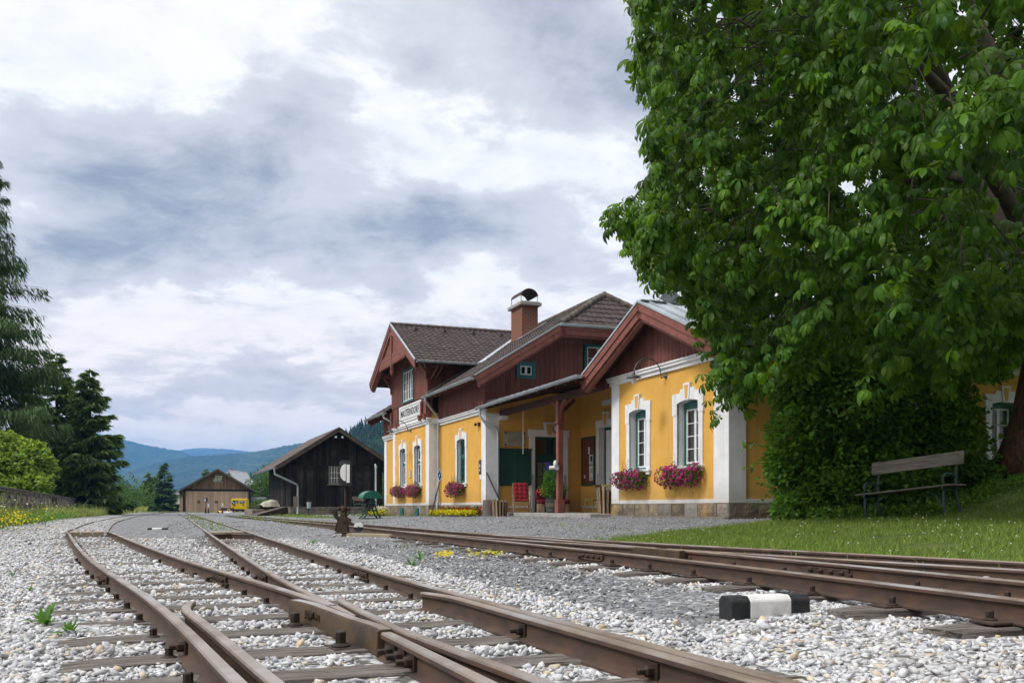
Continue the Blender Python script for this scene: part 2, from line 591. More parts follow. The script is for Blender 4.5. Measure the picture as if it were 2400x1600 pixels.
def board_wall(mb, F, a0, a1, zb, zt, w=0.17, holes=(), scallop=False, d=0.03, back=True):
    """vertical boards; zb / zt are numbers or functions of a"""
    fb = zb if callable(zb) else (lambda a: zb)
    ft = zt if callable(zt) else (lambda a: zt)
    n = max(1, round((a1 - a0) / w))
    w = (a1 - a0) / n
    for i in range(n):
        x0, x1 = a0 + i * w + 0.006, a0 + (i + 1) * w - 0.006
        segs = [(fb(x0), fb(x1), ft(x0), ft(x1), True)]
        for h in holes:
            if h[1] > x0 + 0.01 and h[0] < x1 - 0.01:
                out = []
                for b0, b1, t0, t1, sc in segs:
                    if max(t0, t1) > h[3] and min(b0, b1) < h[2]:
                        out += [(b0, b1, h[2], h[2], sc), (h[3], h[3], t0, t1, False)]
                    else:
                        out.append((b0, b1, t0, t1, sc))
                segs = out
        for b0, b1, t0, t1, sc in segs:
            if min(t0 - b0, t1 - b1) < 0.02:
                continue
            dd = d + rnd.uniform(-0.002, 0.003)
            if scallop and sc:
                m = (x0 + x1) / 2
                poly = [(x0, b0 + 0.05), (x0 + 0.2 * w, b0 - 0.04), (m, b0 - 0.075), (x1 - 0.2 * w, b1 - 0.04), (x1, b1 + 0.05), (x1, t1), (x0, t0)]
            else:
                poly = [(x0, b0), (x1, b1), (x1, t1), (x0, t0)]
            fprism(mb, F, poly, 0.004, dd)


def tiles(mb, p0, U, V, N, l0, l1, B, course=0.36, period=0.27, amp=0.022, lift=0.04):
    """roof tiles: p0 eave corner, U along the eave, V up the slope, N outwards; l0(b), l1(b) the extent at height b"""
    p0, U, V, N = Vector(p0), Vector(U), Vector(V), Vector(N)
    k = 0
    b = 0.0
    prof = [0.0, 0.35, 0.85, 1.0, 0.85, 0.35, 0.0, -0.25, 0.0]
    while b < B - 0.03:
        b1 = min(b + course, B)
        lo, hi = l0(b), l1(b)
        lo2, hi2 = l0(b1), l1(b1)
        off = 0.0
        i0 = math.floor(min(lo, lo2) / period)
        i1 = math.ceil(max(hi, hi2) / period)
        for i in range(i0, i1):
            vs, fs = [], []
            j = rnd.uniform(-0.004, 0.004)
            ns = len(prof)
            for q, h in enumerate(prof):
                a = (i + q / (ns - 1)) * period
                a_lo = min(max(a, lo), hi)
                a_hi = min(max(a, lo2), hi2)
                vs.append(p0 + U * a_lo + V * (b - 0.02) + N * (0.015 + h * amp))
                vs.append(p0 + U * a_lo + V * (b - 0.02) + N * (lift + h * amp + j))
                vs.append(p0 + U * a_hi + V * b1 + N * (0.012 + h * amp + j))
            if (vs[0] - vs[-3]).length < 0.02 and (vs[2] - vs[-1]).length < 0.02:
                continue
            for q in range(ns - 1):
                fs.append((3 * q, 3 * q + 3, 3 * q + 4, 3 * q + 1))
                fs.append((3 * q + 1, 3 * q + 4, 3 * q + 5, 3 * q + 2))
            mb.add(vs, fs)
        b = b1
        k += 1


def ridge_line(mb, p, q, r=0.12, step=0.36):
    p, q = Vector(p), Vector(q)
    L = (q - p).length
    n = max(1, int(L / step))
    for i in range(n):
        a = p.lerp(q, i / n)
        b = p.lerp(q, (i + 1.12) / n)
        mb.tube([a, b], [r * 1.08, r * 0.93], 10)


def slab(mb, poly, thick, mi=0):
    poly = [Vector(p) for p in poly]
    n = (poly[1] - poly[0]).cross(poly[2] - poly[0]).normalized()
    if n.z < 0:
        n = -n
    mb.prism(poly, -n * thick, mi)


def gutter(name, p, q, r=0.075, parent=None):
    p, q = Vector(p), Vector(q)
    d = (q - p).normalized()
    a = d.cross(Vector((0, 0, 1))).normalized()
    mb = MB()
    n = 9
    vs = []
    for P_ in (p, q):
        for rr in (r, r - 0.008):
            for i in range(n):
                th = PI * i / (n - 1)
                vs.append(P_ + a * math.cos(th) * rr - Vector((0, 0, 1)) * math.sin(th) * rr)
    fs = []
    for i in range(n - 1):
        fs.append((i, i + 1, 2 * n + i + 1, 2 * n + i))
        fs.append((n + i, 3 * n + i, 3 * n + i + 1, n + i + 1))
    fs += [(0, 2 * n, 3 * n, n), (n - 1, 2 * n - 1, 4 * n - 1, 3 * n - 1)]
    fs += [tuple(range(n)), tuple(range(2 * n, 3 * n))]
    mb.add(vs, fs)
    for e in (1, -1):
        mb.tube([p + a * e * r, q + a * e * r], 0.013, 6)
    L = (q - p).length
    k = max(2, int(L / 0.85))
    for i in range(k + 1):
        c = p.lerp(q, i / k)
        ring = [c + a * math.cos(PI * j / 8) * (r + 0.006) - Vector((0, 0, 1)) * math.sin(PI * j / 8) * (r + 0.006) for j in range(9)]
        for j in range(8):
            mb.bar(ring[j], ring[j + 1], 0.025, 0.006, up=d)
    return mb.build(name, MT['zinc'], parent, smooth=True)


STATION = thing('station_building', 'yellow railway station with oxblood timber upper floor and brown tiled roofs', 'building',
                (C0.x, C0.y, 0), BROT)


def window(parent, F, a0, a1, z0, z1, rows=4, cols=2, transom=None, arch=0.07, surround=True, reveal=0.20, fw=0.09,
           fmat='teal', smat='sash', sw=0.045, mun=0.022, curtain='half', sill=True, casing=0.0, lintel=0.0, key=True):
    top = z1 - arch
    am = (a0 + a1) / 2
    n = 9
    arc = [(a0 + (a1 - a0) * i / (n - 1), top + arch * (1 - (2 * i / (n - 1) - 1) ** 2)) for i in range(n)]
    fr = MB()
    D = -reveal
    # outer frame
    fbox(fr, F, a0, a0 + fw, D - 0.06, D + 0.03, z0, z1)
    fbox(fr, F, a1 - fw, a1, D - 0.06, D + 0.03, z0, z1)
    fbox(fr, F, a0 + fw, a1 - fw, D - 0.06, D + 0.027, z1 - fw - arch - lintel, z1)
    fbox(fr, F, a0 + fw, a1 - fw, D - 0.06, D + 0.027, z0, z0 + fw * 0.7)
    fbox(fr, F, a0 + fw * 0.35, a0 + fw * 0.6, D + 0.03, D + 0.04, z0, z1 - arch)
    fbox(fr, F, a1 - fw * 0.6, a1 - fw * 0.35, D + 0.03, D + 0.04, z0, z1 - arch)
    if casing:
        for x0, x1, y0, y1 in ((a0 - casing, a0, z0 - casing, z1 + casing), (a1, a1 + casing, z0 - casing, z1 + casing),
                               (a0, a1, z1, z1 + casing), (a0, a1, z0 - casing, z0)):
            fbox(fr, F, x0, x1, -0.02, D + 0.045 if x0 == a0 else D + 0.048, y0, y1)
    if transom:
        fbox(fr, F, a0 + fw, a1 - fw, D - 0.05, D + 0.036, transom - 0.06, transom + 0.06)
    w = fr.build('window', MT[fmat], parent, bevel=0.006)
    # sashes
    sm = MB()
    pm = MB()
    b0, b1, y0, y1 = a0 + fw, a1 - fw, z0 + fw * 0.7, z1 - fw - arch - lintel
    spans = [(y0, y1, rows)] if not transom else [(y0, transom - 0.06, rows), (transom + 0.06, y1, 1)]
    for s0, s1, nr in spans:
        for c in range(cols):
            x0 = b0 + (b1 - b0) * c / cols + 0.003
            x1 = b0 + (b1 - b0) * (c + 1) / cols - 0.003
            fbox(sm, F, x0, x0 + sw, D - 0.035, D + 0.008, s0, s1)
            fbox(sm, F, x1 - sw, x1, D - 0.035, D + 0.008, s0, s1)
            fbox(sm, F, x0 + sw, x1 - sw, D - 0.035, D + 0.006, s0, s0 + sw * 1.2)
            fbox(sm, F, x0 + sw, x1 - sw, D - 0.035, D + 0.006, s1 - sw, s1)
            for r in range(1, nr):
                zz = s0 + sw * 1.2 + (s1 - s0 - 2.2 * sw) * r / nr
                fbox(sm, F, x0 + sw, x1 - sw, D - 0.03, D + 0.003, zz - mun / 2, zz + mun / 2)
            q = [F.P(x0 + sw, D - 0.016, s0 + sw), F.P(x1 - sw, D - 0.016, s0 + sw), F.P(x1 - sw, D - 0.016, s1 - sw), F.P(x0 + sw, D - 0.016, s1 - sw)]
            pm.add(q, [(0, 1, 2, 3)])
    sm.build('sash', MT[smat], w, bevel=0.004)
    pm.build('pane', MT['glass'], w)
    # darkness of the room behind, and the curtains
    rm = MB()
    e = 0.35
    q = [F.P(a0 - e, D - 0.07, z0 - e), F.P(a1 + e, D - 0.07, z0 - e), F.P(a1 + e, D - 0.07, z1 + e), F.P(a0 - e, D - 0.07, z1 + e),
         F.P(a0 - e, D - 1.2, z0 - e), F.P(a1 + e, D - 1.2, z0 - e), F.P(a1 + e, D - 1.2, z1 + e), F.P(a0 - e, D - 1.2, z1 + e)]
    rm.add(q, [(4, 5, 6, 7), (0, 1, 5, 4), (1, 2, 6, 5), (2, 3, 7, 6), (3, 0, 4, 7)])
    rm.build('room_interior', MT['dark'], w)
    if curtain:
        cm = MB()
        W = a1 - a0
        sp = {'half': [(a0 + 0.05, a0 + 0.40 * W), (a1 - 0.40 * W, a1 - 0.05)], 'full': [(a0 + 0.04, a1 - 0.04)]}[curtain]
        for c0, c1 in sp:
            nn = max(8, int((c1 - c0) / 0.02))
            vs = []
            for i in range(nn + 1):
                a = c0 + (c1 - c0) * i / nn
                dd = D - 0.13 + 0.02 * math.sin(i * 1.3) + 0.008 * math.sin(i * 0.61)
                vs += [F.P(a, dd, z0 + 0.05), F.P(a, dd, z1 - 0.02)]
            cm.add(vs, [(2 * i, 2 * i + 2, 2 * i + 3, 2 * i + 1) for i in range(nn)])
        cm.build('curtain', MT['curtain'], w, smooth='all')
    if surround:
        sr = MB()
        W = 0.20
        z_e = top - 0.30
        T = 0.20
        fprism(sr, F, [(a0 - W, z0), (a0, z0), (a0, z_e), (a0 - W, z_e)], -0.02, 0.045)
        fprism(sr, F, [(a1, z0), (a1 + W, z0), (a1 + W, z_e), (a1, z_e)], -0.02, 0.045)
        h = len(arc) // 2
        kz = 0.17
        stp = 0.33
        if key:
            left = [(a0 - W - 0.04, z_e), (a0, z_e)] + arc[:h + 1] + [(am, z1 + T + 0.10), (am - stp, z1 + T + 0.10), (am - stp - 0.05, z1 + T), (a0 - W - 0.04, z1 + T)]
            right = [(a1 + W + 0.04, z_e), (a1 + W + 0.04, z1 + T), (am + stp + 0.05, z1 + T), (am + stp, z1 + T + 0.10), (am, z1 + T + 0.10)] + arc[h:] + [(a1, z_e)]
        else:
            left = [(a0 - W - 0.04, z_e), (a0, z_e)] + arc[:h + 1] + [(am, z1 + T), (a0 - W - 0.04, z1 + T)]
            right = [(a1 + W + 0.04, z_e), (a1 + W + 0.04, z1 + T), (am, z1 + T)] + arc[h:] + [(a1, z_e)]
        # triangulated fans, so the arch is filled without folding
        for poly in (left, right):
            strip_prism(sr, F, poly, -0.02, 0.058)
        if key:
            fprism(sr, F, [(am - 0.11, z1 - 0.01), (am + 0.11, z1 - 0.01), (am + 0.17, z1 + T + 0.24), (am - 0.17, z1 + T + 0.24)], -0.02, 0.085)
        # reveals
        for i in range(n - 1):
            sr.add([F.P(arc[i][0], 0.058, arc[i][1]), F.P(arc[i + 1][0], 0.058, arc[i + 1][1]), F.P(arc[i + 1][0], D, arc[i + 1][1]), F.P(arc[i][0], D, arc[i][1])], [(0, 1, 2, 3)])
        sr.add([F.P(a0, 0.045, z0), F.P(a0, 0.045, top), F.P(a0, D, top), F.P(a0, D, z0)], [(0, 1, 2, 3)])
        sr.add([F.P(a1, 0.045, z0), F.P(a1, 0.045, top), F.P(a1, D, top), F.P(a1, D, z0)], [(0, 1, 2, 3)])
        sr.build('surround', MT['white'], w)
        if key:
            kp = MB()
            fprism(kp, F, [(am - 0.055, z1 + 0.03), (am + 0.055, z1 + 0.03), (am + 0.10, z1 + T + 0.185), (am - 0.10, z1 + T + 0.185)], 0.085, 0.089)
            kp.build('keystone_panel', MT['yellow'], w)
    elif not casing:
        rv = MB()
        for x in (a0, a1):
            rv.add([F.P(x, 0.03, z0), F.P(x, 0.03, z1), F.P(x, D, z1), F.P(x, D, z0)], [(0, 1, 2, 3)])
        rv.add([F.P(a0, 0.03, z1), F.P(a1, 0.03, z1), F.P(a1, D, z1), F.P(a0, D, z1)], [(0, 1, 2, 3)])
        rv.build('reveal', MT[fmat], w)
    if sill:
        sl = MB()
        fbox(sl, F, a0 - 0.24, a1 + 0.24, D, 0.10, z0 - 0.07, z0 - 0.001)
        fbox(sl, F, a0 - 0.20, a1 + 0.20, 0.0, 0.07, z0 - 0.16, z0 - 0.07)
        sl.build('sill', MT['white'], w, bevel=0.008)
    return w


def strip_prism(mb, F, poly, d0, d1):
    """prism of a possibly concave outline (ear clipping by Blender's tessellator)"""
    from mathutils.geometry import tessellate_polygon
    tri = tessellate_polygon([[Vector((x, z, 0)) for x, z in poly]])
    n = len(poly)
    vs = [F.P(x, d0, z) for x, z in poly] + [F.P(x, d1, z) for x, z in poly]
    fs = [tuple(i + n for i in t_) for t_ in tri] + [tuple(t_[::-1]) for t_ in tri]
    fs += [(i, (i + 1) % n, n + (i + 1) % n, n + i) for i in range(n)]
    mb.add(vs, fs)


F_WING = Face('T', 0.0)
F_MAIN = Face('T', -0.94)
F_AV = Face('T', -1.42)
F_REC = Face('T', 3.12)
F_END = Face('S', 15.33)
F_SIDE = Face('S', 0.0)
F_AVS = Face('S', 21.71)

ZP, ZC = 0.74, 4.32          # top of plinth, underside of cornice
SE, SA0, SA1, SL = 15.33, 21.71, 28.44, 32.43
WW = [(-2.40, -1.34, 1.72, 3.46), (-5.13, -4.10, 1.72, 3.46)]
MW = [(-18.98, -17.88, 1.66, 3.52)]
AW = [(-24.18, -23.10, 1.68, 3.56), (-26.94, -25.86, 1.68, 3.56)]
DOOR_E = (1.10, 2.31, 0.44, 3.46)
DOOR_R = (-13.55, -12.35, 0.44, 3.72)
SW = [(8.45, 9.42, 1.55, 3.55), (4.6, 5.6, 1.55, 3.55)]

# ---- yellow walls, one part per wall
def one(name, m, fn, *args, bevel=0.0, parent=None, **kw):
    mb = MB()
    fn(mb, *args, **kw)
    return mb.build(name, MT[m], parent or STATION, bevel=bevel)


for F, a0, a1, z0, z1, hl in ((F_WING, -6.30, 0.0, ZP, 4.6, WW), (F_SIDE, 0.0, 14.0, ZP, 4.6, SW),
                              (F_MAIN, -SL, -SE, ZP, 4.6, [(-SA1 + .05, -SA0 - .05, 0.75, 4.55)] + MW), (F_AV, -SA1, -SA0, ZP, 4.9, AW),
                              (F_AVS, -1.42, -0.94, ZP, 4.9, []), (Face('S', SA1), -1.42, -0.94, ZP, 4.9, []), (F_END, -0.94, 10.1, 0.44, 5.2, [DOOR_E]),
                              (F_REC, -SE, -6.30, 0.44, 5.6, [DOOR_R]), (Face('S', 6.30), 0.0, 3.12, 0.44, 4.6, []),
                              (Face('S', SL), -0.94, 10.1, ZP, 5.2, []), (Face('T', 10.1), -SL, -SE, ZP, 5.3, [])):
    one('wall', 'yellow', wall_skin, F, a0, a1, z0, z1, hl)

# ---- white trim: pilasters, base strips, cornices
for F, a0, a1, z0, z1, d in ((F_WING, -6.30, -5.80, ZP, ZC, .035), (F_WING, -0.64, 0.03, ZP, ZC, .035), (F_MAIN, -SE - 0.48, -SE + 0.03, ZP, ZC, .035),
                             (F_MAIN, -SL, -SL + 0.55, ZP, ZC, .035), (F_AV, -SA0 - 0.50, -SA0 + 0.03, ZP, ZC + .1, .035), (F_AV, -SA1 - 0.03, -SA1 + 0.5, ZP, ZC + .1, .035),
                             (F_SIDE, -0.032, 0.47, ZP, ZC, .032), (F_AVS, -1.452, -0.94, ZP, ZC + .1, .032), (F_END, -0.972, -0.40, 0.44, ZC, .032)):
    one('pilaster', 'white', fbox, F, a0, a1, -0.02, d, z0, z1, bevel=0.004)
for F, a0, a1, z0, z1 in ((F_WING, -5.80, -0.64, ZP, ZP + .1), (F_MAIN, -SA0, -SE - 0.48, ZP, ZP + .1), (F_MAIN, -SL + .55, -SA1, ZP, ZP + .1), (F_AV, -SA1 + 0.5, -SA0 - 0.5, ZP, ZP + .1),
                          (F_SIDE, 0.47, 14.0, ZP, ZP + .1), (F_END, -0.40, DOOR_E[0] - .25, .62, .70), (F_REC, -SE + .02, DOOR_R[0] - 0.25, .62, .70)):
    one('base_strip', 'white', fbox, F, a0, a1, -0.02, 0.022, z0, z1)


def cornice(mb, F, a0, a1, z, e=0.0):
    fbox(mb, F, a0 - e, a1 + e, -0.02, 0.07, z, z + 0.11)
    fbox(mb, F, a0 - e * 2, a1 + e * 2, -0.02, 0.13, z + 0.11, z + 0.19)
    fbox(mb, F, a0 - e * 2.4, a1 + e * 2.4, -0.02, 0.16, z + 0.19, z + 0.25)


for args in ((F_WING, -6.30, 0.0, ZC, 0.06), (F_MAIN, -SA0, -SE + .06, ZC), (F_MAIN, -SL - .06, -SA1, ZC), (F_AV, -SA1, -SA0, ZC + 0.10, 0.06)):
    one('cornice', 'white', cornice, *args, bevel=0.01)
for F, a0, a1, d, z0, z1 in ((F_SIDE, 0.12, 14.0, .09, 4.30, 4.42), (F_AVS, -1.40, -0.95, .10, ZC + .1, ZC + .33), (F_REC, -SE + 2.0, -6.3, .04, 4.55, 4.75),
                             (Face('S', 6.30), 0.0, 3.1, .05, 4.35, 4.56), (F_AV, -SA1 + .9, -SA0 - .9, .05, ZC + .35, 4.82)):
    o_ = one('cornice', 'white', fbox, F, a0, a1, -0.02, d, z0, z1, bevel=0.01)
    if F is F_SIDE:
        one('cornice_lip', 'white', fbox, F, 0.16, 14.0, -0.02, 0.17, 4.42, 4.56, parent=o_)

# ---- stone plinth, block by block
mb = MB()
bk_ = MB()


def plinth(F, a0, a1, zt, zb, holes=(), d=0.05):
    a = a0
    fbox(bk_, F, a0, a1, -0.1, d - 0.03, zb, zt - 0.004)
    while a < a1 - 0.05:
        w = rnd.uniform(0.55, 0.95)
        e = min(a + w, a1)
        if a1 - e < 0.3:
            e = a1
        n, m_ = 4, 3
        c = [[None] * (m_ + 1) for _ in range(n + 1)]
        for i in range(n + 1):
            for j in range(m_ + 1):
                edge = i in (0, n) or j in (0, m_)
                aa = a + 0.012 + (e - a - 0.024) * i / n
                zz = zb + 0.06 + (zt - 0.012 - zb - 0.06) * j / m_
                c[i][j] = F.P(aa, d - 0.012 if edge else d + rnd.uniform(0.0, 0.022), zz)
        vs = [q for r_ in c for q in r_]
        k = m_ + 1
        mb.add(vs, [(i * k + j, (i + 1) * k + j, (i + 1) * k + j + 1, i * k + j + 1) for i in range(n) for j in range(m_)])
        a = e
    fbox(bk_, F, a0 - 0.02, a1 + 0.02, -0.1, d + 0.02, zb - 0.4, zb + 0.06)


for args in ((F_WING, -6.30, 0.05, ZP, 0.33), (F_SIDE, -0.05, 14.0, ZP, 0.33), (F_MAIN, -SA0, -SE, ZP, 0.24), (F_MAIN, -SL, -SA1, ZP, 0.16),
             (F_AV, -SA1, -SA0, ZP, 0.20), (F_AVS, -1.44, -0.94, ZP, 0.22)):
    mb, bk_ = MB(), MB()
    plinth(*args)
    pl_ = mb.build('plinth', MT['stone'], STATION)
    bk_.build('foundation', MT['mortar'], pl_)
# teal cellar hatches in the plinth
for a in (-23.55, -26.4):
    mb = MB()
    fbox(mb, F_AV, a - 0.26, a + 0.26, 0.07, 0.12, 0.18, 0.62)
    fbox(mb, F_AV, a - 0.22, a + 0.22, 0.12, 0.132, 0.22, 0.58)
    fbox(mb, F_AV, a - 0.02, a + 0.02, 0.132, 0.15, 0.36, 0.44, 0)
    mb.build('cellar_hatch', MT['teal'], STATION, bevel=0.006)

# ---- porch floor
mb = MB()
mb.prism([(-0.75, 6.32, 0.20), (3.12, 6.32, 0.20), (3.12, SE - 0.01, 0.20), (-0.75, SE - 0.01, 0.20)], (0, 0, 0.24))
mb.build('porch_floor', MT['concrete'], STATION, bevel=0.015)

# ---- windows
for w in WW:
    window(STATION, F_WING, *w, rows=4, lintel=0.06)
for w in MW:
    window(STATION, F_MAIN, *w, rows=3, transom=2.78, smat='teal', reveal=0.14)
for w in AW:
    window(STATION, F_AV, *w, rows=2, transom=2.78, reveal=0.13, sw=0.055)
for w in SW:
    window(STATION, F_SIDE, *w, rows=4)
window(STATION, F_AV, -26.05, -24.05, 5.78, 7.28, rows=3, cols=4, surround=False, sill=False, arch=0, reveal=-0.10, casing=0.07, fw=0.05)
window(STATION, F_END, 0.44, 0.98, 5.86, 6.26, rows=1, cols=2, surround=False, sill=False, arch=0, reveal=-0.06, casing=0.14, fw=0.02, curtain='full', mun=0.0)
window(STATION, F_END, 3.32, 4.42, 5.76, 7.20, rows=3, cols=2, surround=False, sill=False, arch=0, reveal=-0.06, casing=0.06, fw=0.05)

# ---- porch door (end wall) with white surround
def door(F, o, name, leafmat, glazed):
    a0, a1, z0, z1 = o
    D = -0.22
    fr = MB()
    fbox(fr, F, a0, a0 + 0.08, D - 0.05, D + 0.03, z0, z1)
    fbox(fr, F, a1 - 0.08, a1, D - 0.05, D + 0.03, z0, z1)
    fbox(fr, F, a0 + 0.08, a1 - 0.08, D - 0.05, D + 0.028, z1 - 0.1, z1)
    if glazed:
        fbox(fr, F, a0 + 0.08, a1 - 0.08, D - 0.05, D + 0.04, z0 + 2.16, z0 + 2.30)
    dr = fr.build('door', MT[leafmat], STATION, bevel=0.005)
    lf = MB()
    x0, x1 = a0 + 0.08, a1 - 0.08
    if glazed:
        y1 = z0 + 2.16
        fbox(lf, F, x0, x0 + 0.13, D - 0.04, D + 0.006, z0 + 0.02, y1)
        fbox(lf, F, x1 - 0.13, x1, D - 0.04, D + 0.006, z0 + 0.02, y1)
        fbox(lf, F, x0 + 0.13, x1 - 0.13, D - 0.04, D + 0.004, y1 - 0.16, y1)
        fbox(lf, F, x0 + 0.13, x1 - 0.13, D - 0.04, D + 0.004, z0 + 0.02, z0 + 0.85)
        fbox(lf, F, x0 + 0.22, x1 - 0.22, D + 0.004, D + 0.02, z0 + 0.14, z0 + 0.34)
        fbox(lf, F, x0 + 0.22, x1 - 0.22, D + 0.004, D + 0.02, z0 + 0.44, z0 + 0.76)
        m_ = (x0 + x1) / 2
        for q in (-0.16, 0.16):
            fbox(lf, F, m_ + q - 0.012, m_ + q + 0.012, D - 0.03, D, z0 + 0.85, y1 - 0.16)
        fbox(lf, F, x0 + 0.13, x1 - 0.13, D - 0.03, D + 0.001, z0 + 1.41, z0 + 1.44)
        fbox(lf, F, m_ - 0.012, m_ + 0.012, D - 0.03, D, y1 + 0.14, z1 - 0.1)
        lf.build('door_leaf', MT[leafmat], dr, bevel=0.004)
        pm = MB()
        pm.add([F.P(x0, D - 0.02, z0 + 0.8), F.P(x1, D - 0.02, z0 + 0.8), F.P(x1, D - 0.02, z1), F.P(x0, D - 0.02, z1)], [(0, 1, 2, 3)])
        pm.build('pane', MT['glass'], dr)
        cm = MB()
        for c0, c1 in ((x0 + 0.12, m_ - 0.03), (m_ + 0.03, x1 - 0.12)):
            vs = []
            for i in range(25):
                a = c0 + (c1 - c0) * i / 24
                dd = D - 0.09 + 0.02 * math.sin(i * 1.1)
                vs += [F.P(a, dd, z0 + 0.8), F.P(a, dd, y1 - 0.1)]
            cm.add(vs, [(2 * i, 2 * i + 2, 2 * i + 3, 2 * i + 1) for i in range(24)])
        cm.build('curtain', MT['curtain'], dr, smooth='all')
    else:
        fbox(lf, F, x0, x1, D - 0.04, D + 0.006, z0 + 0.02, z1 - 0.1)
        lf.build('door_leaf', MT['white'], dr, bevel=0.004)
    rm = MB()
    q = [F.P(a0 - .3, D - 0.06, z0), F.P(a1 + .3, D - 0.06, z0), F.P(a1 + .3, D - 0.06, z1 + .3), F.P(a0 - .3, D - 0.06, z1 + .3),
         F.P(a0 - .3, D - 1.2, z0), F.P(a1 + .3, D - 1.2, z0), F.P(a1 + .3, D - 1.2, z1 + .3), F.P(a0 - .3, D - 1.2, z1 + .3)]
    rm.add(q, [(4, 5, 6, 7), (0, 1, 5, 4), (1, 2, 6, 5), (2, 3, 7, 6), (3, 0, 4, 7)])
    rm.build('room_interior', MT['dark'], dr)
    h = MB()
    h.tube([F.P(x0 + 0.07, D, z0 + 1.05), F.P(x0 + 0.07, D + 0.06, z0 + 1.05), F.P(x0 + 0.17, D + 0.06, z0 + 1.05)], 0.012, 6)
    h.build('handle', MT['brass'], dr)
    sr = MB()
    W = 0.24
    am = (a0 + a1) / 2
    zl = z0 + 1.35
    for e0, e1 in ((a0 - W, a0), (a1, a1 + W)):
        fbox(sr, F, e0, e1, -0.02, 0.05, zl, z1 + 0.0)
        fbox(sr, F, e0, e1, -0.02, 0.05, z0 + 0.16, zl)
    fbox(sr, F, a0 - W - 0.05, a1 + W + 0.05, -0.02, 0.06, z1, z1 + 0.28)
    fprism(sr, F, [(am - 0.14, z1 + 0.01), (am + 0.14, z1 + 0.01), (am + 0.24, z1 + 0.58), (am - 0.24, z1 + 0.58)], -0.02, 0.09)
    for x in (a0, a1):
        sr.add([F.P(x, 0.05, z0), F.P(x, 0.05, z1), F.P(x, D, z1), F.P(x, D, z0)], [(0, 1, 2, 3)])
    sr.add([F.P(a0, 0.05, z1), F.P(a1, 0.05, z1), F.P(a1, D, z1), F.P(a0, D, z1)], [(0, 1, 2, 3)])
    sr.build('surround', MT['white'], dr, bevel=0.006)
    kp = MB()
    fprism(kp, F, [(am - 0.07, z1 + 0.06), (am + 0.07, z1 + 0.06), (am + 0.15, z1 + 0.50), (am - 0.15, z1 + 0.50)], 0.09, 0.094)
    kp.build('keystone_panel', MT['yellow'], dr)
    for e in (a0 - 0.09, a1 + 0.09):
        one('guard_strip', 'zinc', fbox, F, e - 0.045, e + 0.045, 0.05, 0.065, z0 + 0.02, z0 + 1.5, parent=dr)
    return dr


door(F_END, DOOR_E, 'door', 'green', True)
door(F_REC, DOOR_R, 'door', 'green', False)

# ---- roofs: slopes in the building's axes (t, s, z)
TG, TR = -1.76, 4.59
ZE = 5.57
K = 0.6205
ZR = ZE + K * (TR - TG)
S0, S1 = 14.30, 33.40
HT, HS = 1.815, 1.9


def zm(t_):
    return ZE + K * (t_ - TG)


BROWN = MB()
TILE = MB()
lay = 0.10
# front slope
slab(BROWN, [(TG, S0, zm(TG)), (HT, S0, zm(HT)), (TR, S0 + HS, ZR), (TR, SA0, ZR), (0.55, SA0, zm(0.55)), (TG, SA0 - .02, zm(TG))], lay)
slab(BROWN, [(TG, SA1, zm(TG)), (0.55, SA1, zm(0.55)), (TR, SA1, ZR), (TR, S1 - HS, ZR), (HT, S1, zm(HT)), (TG, S1, zm(TG))], lay)
slab(BROWN, [(0.56, SA0, zm(0.56)), (TR, SA0, ZR), (TR, SA1, ZR), (0.56, SA1, zm(0.56))], lay)
# back slope
BT = 2 * TR
slab(BROWN, [(BT - TG, S0, ZE), (BT - HT, S0, zm(HT)), (TR, S0 + HS, ZR), (TR, S1 - HS, ZR), (BT - HT, S1, zm(HT)), (BT - TG, S1, ZE)], lay)
# hips
slab(BROWN, [(HT, S0, zm(HT)), (BT - HT, S0, zm(HT)), (TR, S0 + HS, ZR)], lay)
slab(BROWN, [(HT, S1, zm(HT)), (BT - HT, S1, zm(HT)), (TR, S1 - HS, ZR)], lay)
cs = 1 / math.hypot(1, K)
Vf = Vector((cs, 0, K * cs))
Nf = Vector((-K * cs, 0, cs))
slope = (TR - TG) / cs
bh = (HT - TG) / cs


def hip0(b):
    return S0 if b < bh else S0 + HS * (b - bh) / (slope - bh)


def hip1(b):
    return S1 if b < bh else S1 - HS * (b - bh) / (slope - bh)


b_cut = (0.55 - TG) / cs
tiles(TILE, (TG, 0, ZE), (0, 1, 0), Vf, Nf, hip0, lambda b: SA0 - .02 if b < b_cut else SA0 + (b - b_cut) * 0.9, slope)
tiles(TILE, (TG, 0, ZE), (0, 1, 0), Vf, Nf, lambda b: SA1 if b < b_cut else SA1 - (b - b_cut) * 0.9, hip1, slope)
tiles(TILE, (BT - TG, 0, ZE), (0, 1, 0), Vector((-cs, 0, K * cs)), Vector((K * cs, 0, cs)), hip0, hip1, slope)
# hip faces
hr = math.hypot(HS, ZR - zm(HT))
Vh = Vector((0, HS, ZR - zm(HT))) / hr
Nh = Vector((0, -(ZR - zm(HT)), HS)) / hr
tiles(TILE, (0, S0, zm(HT)), (1, 0, 0), Vh, Nh, lambda b: HT + (TR - HT) * b / hr, lambda b: BT - HT - (TR - HT) * b / hr, hr)
